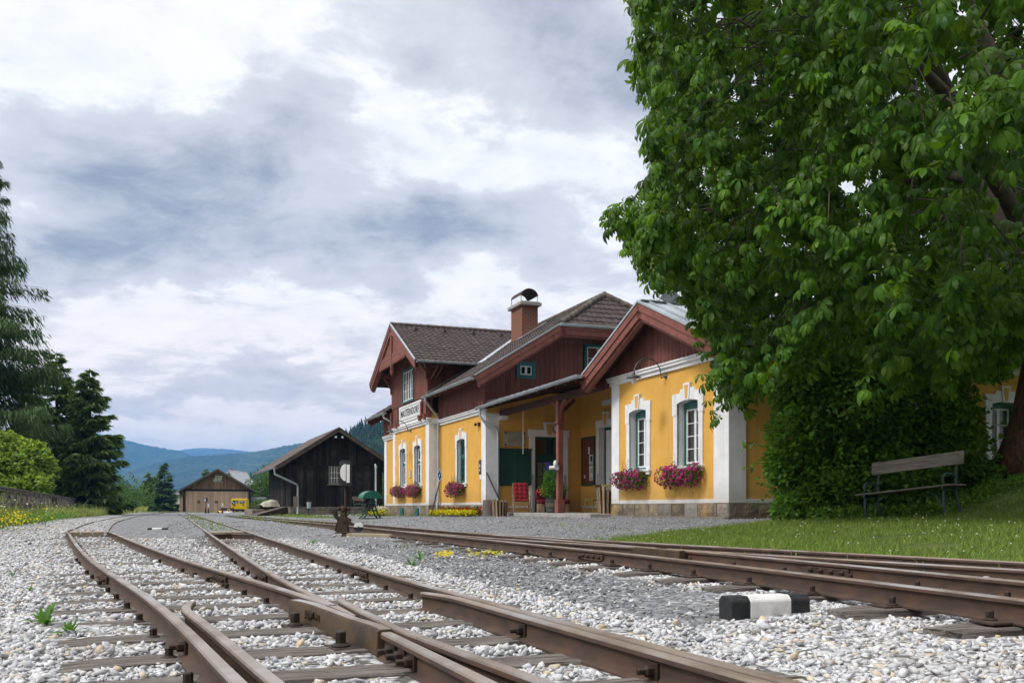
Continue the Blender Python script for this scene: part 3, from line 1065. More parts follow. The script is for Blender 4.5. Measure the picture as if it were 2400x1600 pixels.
# dormer (cross gable) over the avant-corps
DS, DZR, DSE, DZE = 25.08, 9.40, 20.52, 7.03
DT0, DTV, DTR = -2.37, 0.60, 4.42
for sg, se in ((1, DSE), (-1, 2 * DS - DSE)):
    slab(BROWN, [(DT0, se, DZE), (DTV, se, DZE), (DTR, DS, DZR), (DT0, DS, DZR)], lay)
    run = DS - DSE
    L = math.hypot(run, DZR - DZE)
    V_ = Vector((0, sg * run / L, (DZR - DZE) / L))
    N_ = Vector((0, -sg * (DZR - DZE) / L, run / L))
    tiles(TILE, (0, se, DZE), (1, 0, 0), V_, N_, lambda b: DT0, lambda b: DTV + (DTR - DTV) * b / L, L, course=0.34)
roof_main = TILE.build('roof', MT['tile'], STATION)
BROWN.build('roof_boarding', MT['reddark'], roof_main)
mb = MB()
ridge_line(mb, (TR, S0 + HS - 0.1, ZR + .03), (TR, S1 - HS, ZR + .03))
ridge_line(mb, (HT - .02, S0, zm(HT) + .05), (TR, S0 + HS, ZR + .05))
ridge_line(mb, (BT - HT + .02, S0, zm(HT) + .05), (TR, S0 + HS, ZR + .05))
ridge_line(mb, (DT0 - .03, DS, DZR + .03), (DTR - .3, DS, DZR + .03), 0.11)
mb.build('ridge_tile', MT['ridge'], roof_main, smooth=True)
for q in range(4):           # little roof vents below the dormer ridge
    mb = MB()
    t_ = -1.35 + q * 1.45
    b = DS - 0.62
    z_ = DZR - 0.62 * 0.52
    mb.add([(t_ - .11, b - .16, z_ - .05), (t_ + .11, b - .16, z_ - .05), (t_, b - .16, z_ + .19), (t_, b + .28, z_ + .19), (t_ - .11, b + .2, z_ + .1), (t_ + .11, b + .2, z_ + .1)],
           [(0, 1, 2), (0, 2, 3, 4), (1, 5, 3, 2)])
    mb.build('roof_vent', MT['tile'], roof_main)
# valley flashing
mb = MB()
p, q = Vector((DTV, DSE, DZE + .04)), Vector((DTR, DS, DZR + .02))
mb.bar(p + Vector((0, -.16, .02)), q + Vector((0, -.16, .02)), 0.42, 0.02, up=(-.4, -.3, 1))
mb.bar(Vector((-1.6, SA0 - 0.06, zm(-1.6) + 0.09)), Vector((0.6, SA0 - 0.06, zm(0.6) + 0.09)), 0.16, 0.03)
mb.build('flashing', MT['zinc'], roof_main)


# ---- bargeboards and fascias
def barge(mb, p, q, out, d=0.30):
    """stepped double verge board below the roof edge p-q; out points away from the gable"""
    p, q, out = Vector(p), Vector(q), Vector(out)
    mb.bar(p + out * 0.00, q + out * 0.00, 0.05, d, off=-d / 2 - 0.02)
    mb.bar(p + out * 0.04, q + out * 0.04, 0.035, d * 0.52, off=-d * 0.26 - 0.0)
    mb.bar(p - out * 0.12, q - out * 0.12, 0.16, 0.14, off=-d - 0.02)


WS, WZR, WSE, WZE, WT0, WT1 = 3.15, 6.19, 6.93, 4.57, -0.77, 14.6          # wing gable
for p, q, out, d, edge in (((TG - .02, S0, zm(TG)), (HT, S0, zm(HT)), (0, -1, 0), .36, 1), ((BT - TG, S0, ZE), (BT - HT, S0, zm(HT)), (0, -1, 0), .36, 1),
                           ((HT, S0, zm(HT)), (BT - HT, S0, zm(HT)), (0, -1, 0), .38, 0), ((TG - .02, S1, zm(TG)), (HT, S1, zm(HT)), (0, 1, 0), .36, 0),
                           ((DT0, DSE, DZE), (DT0, DS, DZR), (-1, 0, 0), .34, 1), ((DT0, 2 * DS - DSE, DZE), (DT0, DS, DZR), (-1, 0, 0), .34, 1),
                           ((WT0, WSE, WZE), (WT0, WS, WZR), (-1, 0, 0), .36, 1), ((WT0, 2 * WS - WSE, WZE), (WT0, WS, WZR), (-1, 0, 0), .36, 1)):
    bo = one('bargeboard', 'redtrim', barge, p, q, out, d, bevel=0.006, parent=roof_main)
    if edge:
        v_ = Vector(out) * .05 + Vector((0, 0, .05))
        one('verge_strip', 'zinc', MB.bar, Vector(p) + v_, Vector(q) + v_, 0.06, 0.055, parent=roof_main)

# wing roof: zinc sheets with standing seams
mb = MB()
for se in (WSE, 2 * WS - WSE):
    slab(mb, [(WT0, se, WZE + .05), (WT1, se, WZE + .05), (WT1, WS, WZR + .05), (WT0, WS, WZR + .05)], 0.03)
    q = WT0 + 0.25
    while q < WT1:
        mb.bar((q, se, WZE + .055), (q, WS, WZR + .055), 0.025, 0.05, off=0.022)
        q += 0.55
mb.bar((WT0, WS, WZR + .075), (WT1, WS, WZR + .075), 0.2, 0.03)
roof_wing = mb.build('wing_roof', MT['zinc'], STATION)
mb = MB()
for se in (WSE, 2 * WS - WSE):
    slab(mb, [(WT0 + .02, se, WZE - .005), (WT1, se, WZE - .005), (WT1, WS, WZR - .005), (WT0 + .02, WS, WZR - .005)], 0.08)
mb.build('roof_boarding', MT['reddark'], roof_wing)
# porch roof
mb = MB()
slab(mb, [(-1.12, 6.75, 4.60), (3.4, 6.75, 4.60 + 4.52 * .26), (3.4, SE - .03, 4.60 + 4.52 * .26), (-1.12, SE - .03, 4.60)], 0.03)
q = 7.0
while q < SE - .1:
    mb.bar((-1.12, q, 4.605), (3.4, q, 4.605 + 4.52 * .26), 0.025, 0.05, off=0.02)
    q += 0.6
mb.bar((-1.12, SE - .05, 4.68), (3.4, SE - .05, 4.68 + 4.52 * .26), 0.06, 0.12)
for q in range(14):
    mb.box(-0.86, -0.80, 7.2 + q * 0.6, 7.5 + q * 0.6, 4.68, 4.75)
roof_porch = mb.build('porch_roof', MT['zinc'], STATION)
mb = MB()
q = 6.7
slab(mb, [(-1.05, 6.5, 4.568), (3.3, 6.5, 4.568 + 4.35 * .26), (3.3, SE - .04, 4.568 + 4.35 * .26), (-1.05, SE - .04, 4.568)], 0.04)
while q < SE:
    mb.bar((-1.08, q, 4.50), (3.2, q, 4.50 + 4.28 * .26), 0.10, 0.12)
    q += 0.75
mb.box(-0.39, -0.21, 6.4, SE - .02, 4.22, 4.44)
mb.build('porch_rafters', MT['reddark'], roof_porch)
# porch post
mb = MB()
px_, py_ = -0.30, 9.65
mb.box(px_ - .13, px_ + .13, py_ - .13, py_ + .13, 0.44, 0.90)
mb.box(px_ - .095, px_ + .095, py_ - .095, py_ + .095, 0.90, 3.45)
mb.box(px_ - .14, px_ + .14, py_ - .14, py_ + .14, 3.45, 3.53)
mb.box(px_ - .11, px_ + .11, py_ - .11, py_ + .11, 3.53, 4.22)
for sg in (1, -1):
    prev = None
    for i in range(6):
        th = i / 5 * PI / 2
        c = Vector((px_, py_ + sg * (0.10 + 0.52 * (1 - math.cos(th))), 3.62 + 0.60 * math.sin(th)))
        if prev is not None:
            mb.bar(prev, c, 0.10, 0.11, up=(1, 0, 0))
        prev = c
    mb.bar((px_ - .0, py_, 3.75), (px_ + .55, py_, 4.28), 0.09, 0.1)
mb.build('porch_post', MT['redtrim'], STATION, bevel=0.012)
# post bracket on the end wall
mb = MB()
mb.box(-0.44, -0.15, SE - .30, SE - .035, 4.06, 4.215)
mb.build('beam_rest', MT['white'], STATION)

# ---- red boarded walls
zt_main = lambda a: zm(-0.94) - 0.15


def z_end(a):
    return min(ZE + K * (min(a, BT - a) - TG) - 0.14, zm(HT) - 0.10)


def z_dorm(a):
    return DZR - abs(-a - DS) * (DZR - DZE) / (DS - DSE) - 0.13


def z_wing(a):
    return WZR - abs(-a - WS) * (WZR - WZE) / (WSE - WS) - 0.13


for F, a0, a1, zb, zt, kw in ((F_MAIN, -SA0, -SE + .05, 4.62, zt_main, dict(scallop=True, d=0.06)), (F_MAIN, -SL - .05, -SA1, 4.62, zt_main, dict(scallop=True, d=0.06)),
                              (F_END, -1.0, 10.1, lambda a: max(4.60, 4.62 + .26 * (a + 1.1)), z_end, dict(w=0.21, holes=[(0.44, 0.98, 5.86, 6.26), (3.32, 4.42, 5.76, 7.20)], d=0.06)),
                              (F_AV, -SA1 - .04, -SA0 + .04, 5.68, z_dorm, dict(w=0.16, holes=[(-26.05, -24.05, 5.78, 7.28)], scallop=True, d=0.10)),
                              (F_AV, -SA1 - .04, -27.02, 4.66, 5.74, dict(w=0.16, scallop=True, d=0.07)), (F_AV, -22.70, -SA0 + .04, 4.66, 5.74, dict(w=0.16, scallop=True, d=0.07)),
                              (F_AVS, -1.52, 0.7, lambda a: max(4.7, zm(a) - .15) if a > -1.3 else 4.7, z_dorm(-SA0), dict(w=0.16, d=0.04)),
                              (Face('S', SL), -0.94, 10.1, 4.6, z_end, dict(w=0.21, d=-0.02)), (F_WING, -6.34, 0.04, 4.61, z_wing, dict(w=0.20, scallop=True, d=0.10))):
    one('board_cladding', 'red', board_wall, F, a0, a1, zb, zt, **kw)
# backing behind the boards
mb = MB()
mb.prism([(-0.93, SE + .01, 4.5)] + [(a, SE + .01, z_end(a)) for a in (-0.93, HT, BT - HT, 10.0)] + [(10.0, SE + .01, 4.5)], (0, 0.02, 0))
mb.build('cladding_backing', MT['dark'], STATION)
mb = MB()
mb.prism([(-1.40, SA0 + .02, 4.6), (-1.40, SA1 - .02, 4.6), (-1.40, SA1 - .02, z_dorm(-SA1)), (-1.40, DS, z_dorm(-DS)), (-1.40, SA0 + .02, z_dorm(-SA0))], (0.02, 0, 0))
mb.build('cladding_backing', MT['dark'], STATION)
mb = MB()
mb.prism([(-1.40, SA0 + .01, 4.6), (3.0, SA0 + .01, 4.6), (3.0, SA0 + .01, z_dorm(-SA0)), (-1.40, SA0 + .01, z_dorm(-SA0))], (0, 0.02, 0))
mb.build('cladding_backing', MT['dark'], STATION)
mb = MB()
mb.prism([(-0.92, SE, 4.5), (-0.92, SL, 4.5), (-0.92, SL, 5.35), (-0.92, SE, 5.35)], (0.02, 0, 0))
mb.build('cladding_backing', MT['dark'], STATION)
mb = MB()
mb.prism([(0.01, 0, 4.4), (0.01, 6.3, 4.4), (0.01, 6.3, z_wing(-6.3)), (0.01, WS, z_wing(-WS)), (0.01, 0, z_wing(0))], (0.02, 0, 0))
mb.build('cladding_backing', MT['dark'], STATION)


# ---- timber details: purlin ends, gable truss, corner posts
for s_, z_ in ((6.62, 4.40), (WS, 5.93), (-0.32, 4.40)):
    mb = MB()
    mb.box(WT0 + .10, 0.0, s_ - .10, s_ + .10, z_ - .12, z_ + .10)
    mb.box(WT0 + .02, WT0 + .10, s_ - .075, s_ + .075, z_ - .08, z_ + .10)
    mb.build('purlin', MT['redtrim'], STATION, bevel=0.008)
for t_, z_ in ((-0.92, zm(-0.92) - .22), (1.55, zm(1.55) - .22), (BT - 1.55, zm(1.55) - .22)):
    one('purlin', 'redtrim', MB.box, t_ - .09, t_ + .09, S0 + .08, SE, z_ - .10, z_ + .10, bevel=0.008)
for s_ in [SE + 0.4 + q * 0.72 for q in range(9) if SE + 0.4 + q * 0.72 < SA0 - .2] + [29.1, 29.8, 30.5, 31.2, 31.9, 32.6]:
    one('rafter_end', 'redtrim', MB.bar, (TG + .10, s_, zm(TG + .10) - .17), (-0.9, s_, zm(-0.9) - .17), 0.10, 0.13)
for s_ in (SA0 + .05, SA1 - .05):
    z_ = z_dorm(-s_) - 0.16
    mb = MB()
    mb.box(DT0 + .12, -1.40, s_ - .09, s_ + .09, z_ - .12, z_ + .10)
    mb.bar((-1.50, s_, z_ - .75), (DT0 + .45, s_, z_ - .12), 0.10, 0.10)
    mb.box(-1.60, -1.44, s_ - .08, s_ + .08, z_ - .95, z_ - .1)
    mb.build('purlin', MT['redtrim'], STATION, bevel=0.008)
mb = MB()
for e in (0.0, 0.5):
    mb.bar((-1.35 + e * .4, SA0 - .02, 6.95), (-0.95 + e * .4, SA0 - .75, 7.02), 0.08, 0.08)
    mb.bar((-1.35 + e * .4, SA0 - .02, 6.40), (-1.15 + e * .4, SA0 - .6, 6.98), 0.08, 0.08)
mb.build('eaves_strut', MT['redtrim'], STATION, bevel=0.008)
mb = MB()
tt = DT0 + 0.05
mb.box(tt - .07, tt + .07, DS - .10, DS + .10, 7.25, DZR - .22)
mb.lathe([(0.02, -0.22), (0.09, -0.12), (0.12, 0.0), (0.07, 0.07), (0.11, 0.12)], 10, (tt, DS, 7.15))
for sg in (1, -1):
    e = DS + sg * 2.45
    mb.box(tt - .05, tt + .05, min(DS + sg * .10, e), max(DS + sg * .10, e), 7.80, 8.00)
    F = Face('T', tt)
    lo, hi = (-DS + .1, -DS + 2.55) if sg < 0 else (-DS - 2.55, -DS - .1)
    board_wall(mb, F, lo, hi, 7.52, 7.80, w=0.13, scallop=True, d=0.045)
    lo, hi = (-DS + .1, -DS + 2.5) if sg < 0 else (-DS - 2.5, -DS - .1)
    board_wall(mb, Face('T', tt + .04), lo, hi, 7.98, lambda a: max(8.0, z_dorm(a) - .28), w=0.14, d=0.03)
mb.build('gable_truss', MT['redtrim'], STATION, bevel=0.006)
for a in (-SA1 + .02, -SA0 - .12, -22.62, -27.10):
    mb = MB()
    mb.hexa([F_AV.P(a - .12, .0, 4.62), F_AV.P(a + .12, .0, 4.62), F_AV.P(a + .12, .26, 4.62), F_AV.P(a - .12, .26, 4.62),
             F_AV.P(a - .12, .0, 4.86), F_AV.P(a + .12, .0, 4.86), F_AV.P(a + .12, .30, 4.86), F_AV.P(a - .12, .30, 4.86)])
    fbox(mb, F_AV, a - .10, a + .10, 0.10, 0.18, 4.86, 5.50)
    mb.build('corner_bracket', MT['redtrim'], STATION, bevel=0.01)
for a in (-SE + .02, -SE - .3):
    one('corner_bracket', 'redtrim', fbox, F_MAIN, a - .12, a + .12, 0.0, 0.2, 4.60, 4.80, bevel=0.01)

# ---- gutters and downpipes
gutter('gutter', (TG - .08, S0 + .05, ZE - .02), (TG - .08, SA0 - .35, ZE - .02), 0.085, STATION)
gutter('gutter', (TG - .08, SA1 + .2, ZE - .02), (TG - .08, S1, ZE - .02), 0.085, STATION)
gutter('gutter', (DT0 + .02, DSE - .08, DZE + .0), (DTV, DSE - .08, DZE - .02), 0.07, STATION)
gutter('gutter', (DT0 + .02, 2 * DS - DSE + .08, DZE + .0), (DTV, 2 * DS - DSE + .08, DZE - .02), 0.07, STATION)
gutter('gutter', (HT - .1, S0 - .08, zm(HT) + .0), (BT - HT + .1, S0 - .08, zm(HT) + .0), 0.08, STATION)
gutter('gutter', (-1.20, 6.1, 4.60), (-1.20, SE + .35, 4.55), 0.085, STATION)
gutter('gutter', (WT0 + .2, 2 * WS - WSE - .08, WZE), (WT1, 2 * WS - WSE - .08, WZE), 0.08, STATION)
mb = MB()
mb.tube([(TG - .08, 20.9, ZE - .08), (TG - .08, 20.9, 5.35), (-1.35, 21.35, 4.95), (-1.06, 21.5, 4.70), (-1.06, 21.5, 0.95), (-1.12, 21.5, 0.80), (-1.12, 21.5, 0.55), (-1.06, 21.5, 0.40), (-1.06, 21.5, 0.25)], 0.062, 10)
for z_ in (3.9, 2.4, 1.0):
    mb.lathe([(0.07, -.02), (0.07, .02)], 10, (-1.06, 21.5, z_))
mb.build('downpipe', MT['zinc'], STATION, smooth=True)
mb = MB()
mb.tube([(-1.20, SE + .05, 4.5), (-1.20, SE + .02, 4.2), (-1.0, SE - .12, 3.9), (-0.55, SE - .13, 3.72), (-0.50, SE - .13, 3.5), (-0.50, SE - .13, 0.46)], 0.055, 10)
for z_ in (3.3, 1.9, 0.95):
    mb.lathe([(0.064, -.02), (0.064, .02)], 10, (-0.50, SE - .13, z_))
mb.build('downpipe', MT['zinc'], STATION, smooth=True)
mb = MB()
mb.tube([(TG - .08, 28.9, ZE - .08), (TG - .08, 28.9, 5.3), (-1.2, 28.65, 4.95), (-1.05, 28.6, 4.8)], 0.055, 8)
mb.build('downpipe', MT['zinc'], STATION, smooth=True)
mb = MB()
mb.tube([(-1.2, 33.3, 2.9), (-1.35, 33.0, 3.05), (-1.35, 32.9, 2.8), (-1.35, 32.9, 0.2)], 0.05, 8)
mb.build('downpipe', MT['zinc'], STATION, smooth=True)

# ---- chimneys
mb = MB()
ct0, ct1, cs0, cs1 = 2.67, 3.45, 20.70, 22.10
mb.box(ct0, ct1, cs0, cs1, 7.6, 9.86)
ch = mb.build('chimney', MT['brick'], STATION)
mb = MB()
mb.box(ct0 - .14, ct1 + .14, cs0 - .14, cs1 + .14, 9.86, 10.02)
mb.box(ct0 - .08, ct1 + .08, cs0 - .08, cs1 + .08, 10.02, 10.06)
mb.build('chimney_cap', MT['concrete'], ch, bevel=0.02)
mb = MB()


def cowl(mb, c, L, r, ax, th=0.02):
    """arched sheet cowl along direction ax"""
    c = Vector(c)
    ax = Vector(ax).normalized()
    sd = ax.cross(Vector((0, 0, 1)))
    n = 14
    vs = []
    for e in (-1, 1):
        for rr in (r, r - th):
            for i in range(n + 1):
                th_ = PI * (0.04 + 0.92 * i / n)
                vs.append(c + ax * (L / 2 * e) + sd * (math.cos(th_) * rr) + Vector((0, 0, 1)) * math.sin(th_) * rr * 0.86)
    m_ = n + 1
    fs = []
    for i in range(n):
        fs += [(i, i + 1, 2 * m_ + i + 1, 2 * m_ + i), (m_ + i, 3 * m_ + i, 3 * m_ + i + 1, m_ + i + 1),
               (i, m_ + i, m_ + i + 1, i + 1), (2 * m_ + i, 2 * m_ + i + 1, 3 * m_ + i + 1, 3 * m_ + i)]
    mb.add(vs, fs)
    for e in (-.9, .9):
        for g in (-.95, .95):
            q = c + ax * (L / 2 * e) + sd * r * g
            mb.tube([q + Vector((0, 0, .06)), q + Vector((0, 0, -.26))], 0.014, 6)


cowl(mb, ((ct0 + ct1) / 2, (cs0 + cs1) / 2, 10.30), 1.35, 0.42, (0, 1, 0))
mb.build('chimney_cowl', MT['iron'], ch, smooth=True)
mb = MB()
mb.box(ct0 - .12, ct1 + .16, cs0 - .18, cs0 + .05, 8.05, 8.30)
mb.bar((ct0 - .25, cs0 - .1, zm(ct0 - .25) + .1), (ct1 + .35, cs0 - .1, zm(ct1 + .35) + .1), 0.3, 0.03)
mb.build('flashing', MT['zinc'], ch)
mb = MB()
mb.box(2.45, 3.05, 7.6, 8.4, 5.2, 7.02)
ch2 = mb.build('chimney', MT['brick'], STATION)
mb = MB()
cowl(mb, (2.75, 8.0, 7.36), 1.0, 0.42, (0, 1, 0))
mb.build('chimney_cowl', MT['zinc'], ch2, smooth=True)
# ================================================================== ground, track, ballast
def catmull(pts, step=0.35):
    pts = [np.array(p, float) for p in pts]
    P = [2 * pts[0] - pts[1]] + pts + [2 * pts[-1] - pts[-2]]
    out = []
    for i in range(1, len(P) - 2):
        p0, p1, p2, p3 = P[i - 1], P[i], P[i + 1], P[i + 2]
        n = max(2, int(np.linalg.norm(p2 - p1) / (step * (1 + np.linalg.norm(p1) / 25))))
        for k in range(n):
            t_ = k / n
            out.append(0.5 * ((2 * p1) + (p2 - p0) * t_ + (2 * p0 - 5 * p1 + 4 * p2 - p3) * t_ ** 2 + (3 * p1 - p0 - 3 * p2 + p3) * t_ ** 3))
    out.append(pts[-1])
    return np.array(out)


def normals2(c):
    d = np.gradient(c, axis=0)
    d /= np.linalg.norm(d, axis=1)[:, None]
    return np.stack([d[:, 1], -d[:, 0]], 1)      # to the right when looking along the curve


def offset(c, o):
    return c + normals2(c) * (np.asarray(o)[:, None] if np.ndim(o) else o)


CA = catmull([(1.12, -0.4), (0.33, 1.33), (-0.41, 2.92), (-1.612, 5.44), (-4.08, 10.22), (-8.10, 18.55), (-10.15, 23.1), (-17.4, 41.9), (-30.6, 80.2), (-52, 150)])
CB = catmull([(1.62, -0.4), (0.95, 1.30), (0.22, 3.17), (-0.64, 5.35), (-1.82, 8.50), (-5.42, 18.6), (-6.14, 20.65), (-15.1, 46), (-29.5, 86.4), (-45, 130), (-51, 147)])
CC = catmull([(3.75, 0.0), (3.33, 1.6), (2.64, 4.36), (1.48, 8.39), (-.95, 15.23), (-2.0, 18.2), (-4.05, 24), (-10.9, 43), (-18, 62)])
CD = catmull([(8.6, -2.2), (6.0, 2.4), (3.46, 6.94), (1.15, 11.05), (-.42, 14.35), (-1.97, 18.0)])
G2 = 0.405
L1, L2 = offset(CA, -G2), offset(CA, G2)
L3, L4 = offset(CB, -G2), offset(CB, G2)
R1, R2 = offset(CC, -G2), offset(CC, G2)
R3, R4 = offset(CD, -G2), offset(CD, G2)


def xcross(a, b):
    for i in range(len(a) - 1):
        for j in range(len(b) - 1):
            p, r = a[i], a[i + 1] - a[i]
            q, s = b[j], b[j + 1] - b[j]
            den = r[0] * s[1] - r[1] * s[0]
            if abs(den) < 1e-9:
                continue
            t_ = ((q[0] - p[0]) * s[1] - (q[1] - p[1]) * s[0]) / den
            w = ((q[0] - p[0]) * r[1] - (q[1] - p[1]) * r[0]) / den
            if 0 <= t_ <= 1 and 0 <= w <= 1:
                return p + r * t_
    return None


X1 = xcross(L2, L3)
X2 = xcross(R2, R3)
print('frogs', X1, X2)

ZL, ZRR = 0.11, 0.21


def cut(c, y0, y1):
    """part of a curve between two y values, ends interpolated"""
    ys = c[:, 1]
    k = (ys > y0 + 1e-3) & (ys < y1 - 1e-3)
    a = np.array([np.interp(y0, ys, c[:, 0]), y0])
    b = np.array([np.interp(y1, ys, c[:, 0]), y1])
    return np.vstack([a[None], c[k], b[None]])


RAILP = [(-.052, 0), (.052, 0), (.052, .009), (.012, .022), (.0075, .030), (.0075, .075), (.012, .084), (.026, .090), (.026, .106), (.021, .115),
         (-.021, .115), (-.026, .106), (-.026, .090), (-.012, .084), (-.0075, .075), (-.0075, .030), (-.012, .022), (-.052, .009)]
MT['rail'] = mat('rail_steel', (0.082, 0.046, 0.029), (0.045, 0.029, 0.021), 5.0, 0.75, 0.0, 0.25, 60, 0.003, stretch=(1, 1, 3),
                 c3=(0.095, 0.042, 0.022), s3=1.6, lo3=0.55, hi3=0.8)
MT['railtop'] = mat('rail_head_worn', (0.34, 0.27, 0.21), (0.21, 0.155, 0.115), 3.0, 0.40, 0.4, 0.05, 30, 0.002,
                    c3=(0.42, 0.41, 0.42), s3=1.1, lo3=0.45, hi3=0.7)
MT['frogsteel'] = mat('frog_casting', (0.085, 0.052, 0.026), (0.045, 0.032, 0.022), 6.0, 0.7, 0.25, 0.5, 50, 0.004)
MT['darktie'] = mat('dark_sleeper', (0.27, 0.24, 0.215), (0.105, 0.090, 0.080), 3.0, 0.9, 0, 1.0, 7, 0.03, stretch=(1.2, 16, 16), spec=0.15,
                    c3=(0.35, 0.33, 0.305), s3=1.5, lo3=0.5, hi3=0.75, island=0.2)


RAILP = [(x * .90, z) for x, z in RAILP]


def rail_mesh(c, ztop, prof=None, dz=0.0):
    prof = prof or RAILP
    nn = normals2(c)
    if np.ndim(ztop) == 0:
        ztop = np.full(len(c), ztop)
    mb = MB()
    m = len(prof)
    vs = []
    for i, p in enumerate(c):
        for x, z in prof:
            q = p + nn[i] * x
            vs.append((q[0], q[1], ztop[i] - 0.115 + z + dz))
    for i in range(len(c) - 1):
        for j in range(m):
            k = (j + 1) % m
            mi = 1 if j in (8, 9, 10) else 0
            mb.f.append((i * m + j, i * m + k, (i + 1) * m + k, (i + 1) * m + j))
            mb.m.append(mi)
    mb.v = vs
    mb.f += [tuple(range(m))[::-1], tuple(range((len(c) - 1) * m, len(c) * m))]
    mb.m += [0, 0]
    return mb


def rail(name, c, ztop, label, cat='rail', group=None, prof=None, dz=0.0, mats=None):
    if ztop is ZRR:
        # the platform track sinks a little with the yard beyond the points
        zt = ZRR - 0.06 * smooth(18, 45, c[:, 1])
    else:
        zt = np.full(len(c), ztop)
    o = rail_mesh(c, zt, prof, dz).build(name, mats or [MT['rail'], MT['railtop']], smooth=True)
    return tag(o, label, cat, group)


x1y, x2y = float(X1[1]), float(X2[1])
O_L1 = rail('rail', cut(L1, -0.3, 148), ZL, 'outermost curving rail on the fence side, longest of the rails')
O_L2 = rail('rail', cut(L2, x1y + 0.0, 148), ZL, 'inner curving rail that ends in the V of the near crossing')
O_L3 = rail('rail', cut(L3, x1y + 0.0, 146), ZL, 'straighter rail meeting the V of the near crossing, fishplates midway', dz=-0.0015)
O_L4 = rail('rail', cut(L4, -0.3, 146), ZL, 'long rail beside the gravel strip with a check rail bolted along it')
O_R1 = rail('rail', cut(R1, 0.05, 60), ZRR, 'rail closest to the black and white marker post, on the platform track')
O_R2 = rail('rail', cut(R2, 0.05, x2y - 0.05), ZRR, 'short bright rail leading to the crossing of the platform track')
O_R2b = rail('rail', cut(R2, x2y + 0.18, 17.2), ZRR, 'straight blade rail lying between the two platform track rails')
O_R3 = rail('rail', cut(R3, -1.5, x2y - 0.05), ZRR, 'rail between the platform track crossing and the lawn edge', dz=-0.0015)
O_R3b = rail('rail', cut(R3, x2y + 0.14, 17.0), ZRR, 'curved blade rail of the platform track points', dz=-0.0015)
_r4 = np.vstack([cut(R4, -1.5, 17.6), cut(R2, 18.6, 60)])
O_R4 = rail('rail', _r4, ZRR, 'rail running along the edge of the lawn')

# near crossing: two wing rails and the check rails


def flare(c, o, y_knee, y_end, extra=0.05, L=0.3):
    """offset o for y below the knee fading in, with a flared end at y_end"""
    return c


def wing(src, par, y_k, y_end, side, name, label, prof=None, mats=None, ymin=-0.3, zt=ZL, dz=0.0, gap=0.085):
    """from the camera along src to the knee, then parallel to par"""
    a = cut(src, ymin, y_k - 0.16)
    b = cut(par, y_k + 0.16, y_end)
    o = np.full(len(b), side * gap)
    far = b[:, 1]
    o = o + side * 0.05 * np.clip((far - (y_end - 0.28)) / 0.28, 0, 1) ** 1.5
    b = offset(b, o)
    c = np.vstack([a, b])
    return rail(name, c, zt, label, 'wing rail', None, prof, dz, mats)


knee = x1y - 0.75
O_W1 = wing(L2, L3, knee, x1y + 0.42, 1, 'wing_rail', 'wing rail with flared tip on the right side of the near crossing', dz=-0.003)
PLATE = [(-.036, 0), (.036, 0), (.036, .104), (.028, .115), (-.028, .115), (-.036, .104)]
a_ = cut(L3, -0.3, knee - 0.30)
O_W2 = rail('wing_rail', a_, ZL, 'reddish wing rail bolted to the stamped crossing casting', 'wing rail', dz=-0.0045)
b_ = catmull(cut(L2, knee + 0.14, x1y + 0.30), 0.1)
c_ = np.vstack([cut(L3, knee - 0.29, knee - 0.14), offset(b_, -0.085 - 0.035 * np.clip((b_[:, 1] - (x1y + .05)) / .25, 0, 1) ** 1.5)])


def plate_mesh(c):
    nn = normals2(c)
    mb = MB()
    m = len(PLATE)
    for i, p in enumerate(c):
        for x, z in PLATE:
            q = p + nn[i] * x
            mb.v.append((q[0], q[1], z))
    for i in range(len(c) - 1):
        for j in range(m):
            k = (j + 1) % m
            mb.f.append((i * m + j, i * m + k, (i + 1) * m + k, (i + 1) * m + j))
            mb.m.append(1 if j in (3,) else 0)
    mb.f += [tuple(range(m))[::-1], tuple(range((len(c) - 1) * m, len(c) * m))]
    mb.m += [0, 0]
    return mb


FROG = plate_mesh(catmull(c_, 0.08)).build('crossing_casting', [MT['frogsteel'], MT['railtop']], smooth=True, bevel=0.004)
tag(FROG, 'thick rusty crossing casting with stamped lettering on its side', 'crossing')
# groove floor between the wing rails
mb = MB()
cc = catmull(cut(L2, knee - 0.25, x1y + 0.25), 0.12)
nn = normals2(cc)
for i in range(len(cc) - 1):
    a0, a1 = cc[i] - nn[i] * .075, cc[i] + nn[i] * .045
    b0_, b1_ = cc[i + 1] - nn[i + 1] * .075, cc[i + 1] + nn[i + 1] * .045
    mb.hexa([(*a0, .01), (*a1, .01), (*b1_, .01), (*b0_, .01), (*a0, .072), (*a1, .072), (*b1_, .072), (*b0_, .072)])
mb.build('flangeway_floor', MT['frogsteel'], FROG)
# the nose between the wing rails
mb = MB()
for i in range(9):
    y = x1y + .03 - i * .055
    xc = (np.interp(y, L2[:, 1], L2[:, 0]) + np.interp(y, L3[:, 1], L3[:, 0])) / 2
    w = .030 - .0028 * i
    mb.v += [(xc - w, y, .02), (xc - w, y, .1065 - .0006 * i), (xc + w, y, .1065 - .0006 * i), (xc + w, y, .02)]
for i in range(8):
    for j in range(3):
        mb.f.append((4 * i + j, 4 * i + j + 1, 4 * i + j + 5, 4 * i + j + 4))
        mb.m.append(1 if j == 1 else 0)
mb.f += [(32, 33, 34, 35), (3, 2, 1, 0)]
mb.m += [0, 0]
mb.build('crossing_nose', [MT['frogsteel'], MT['railtop']], FROG)


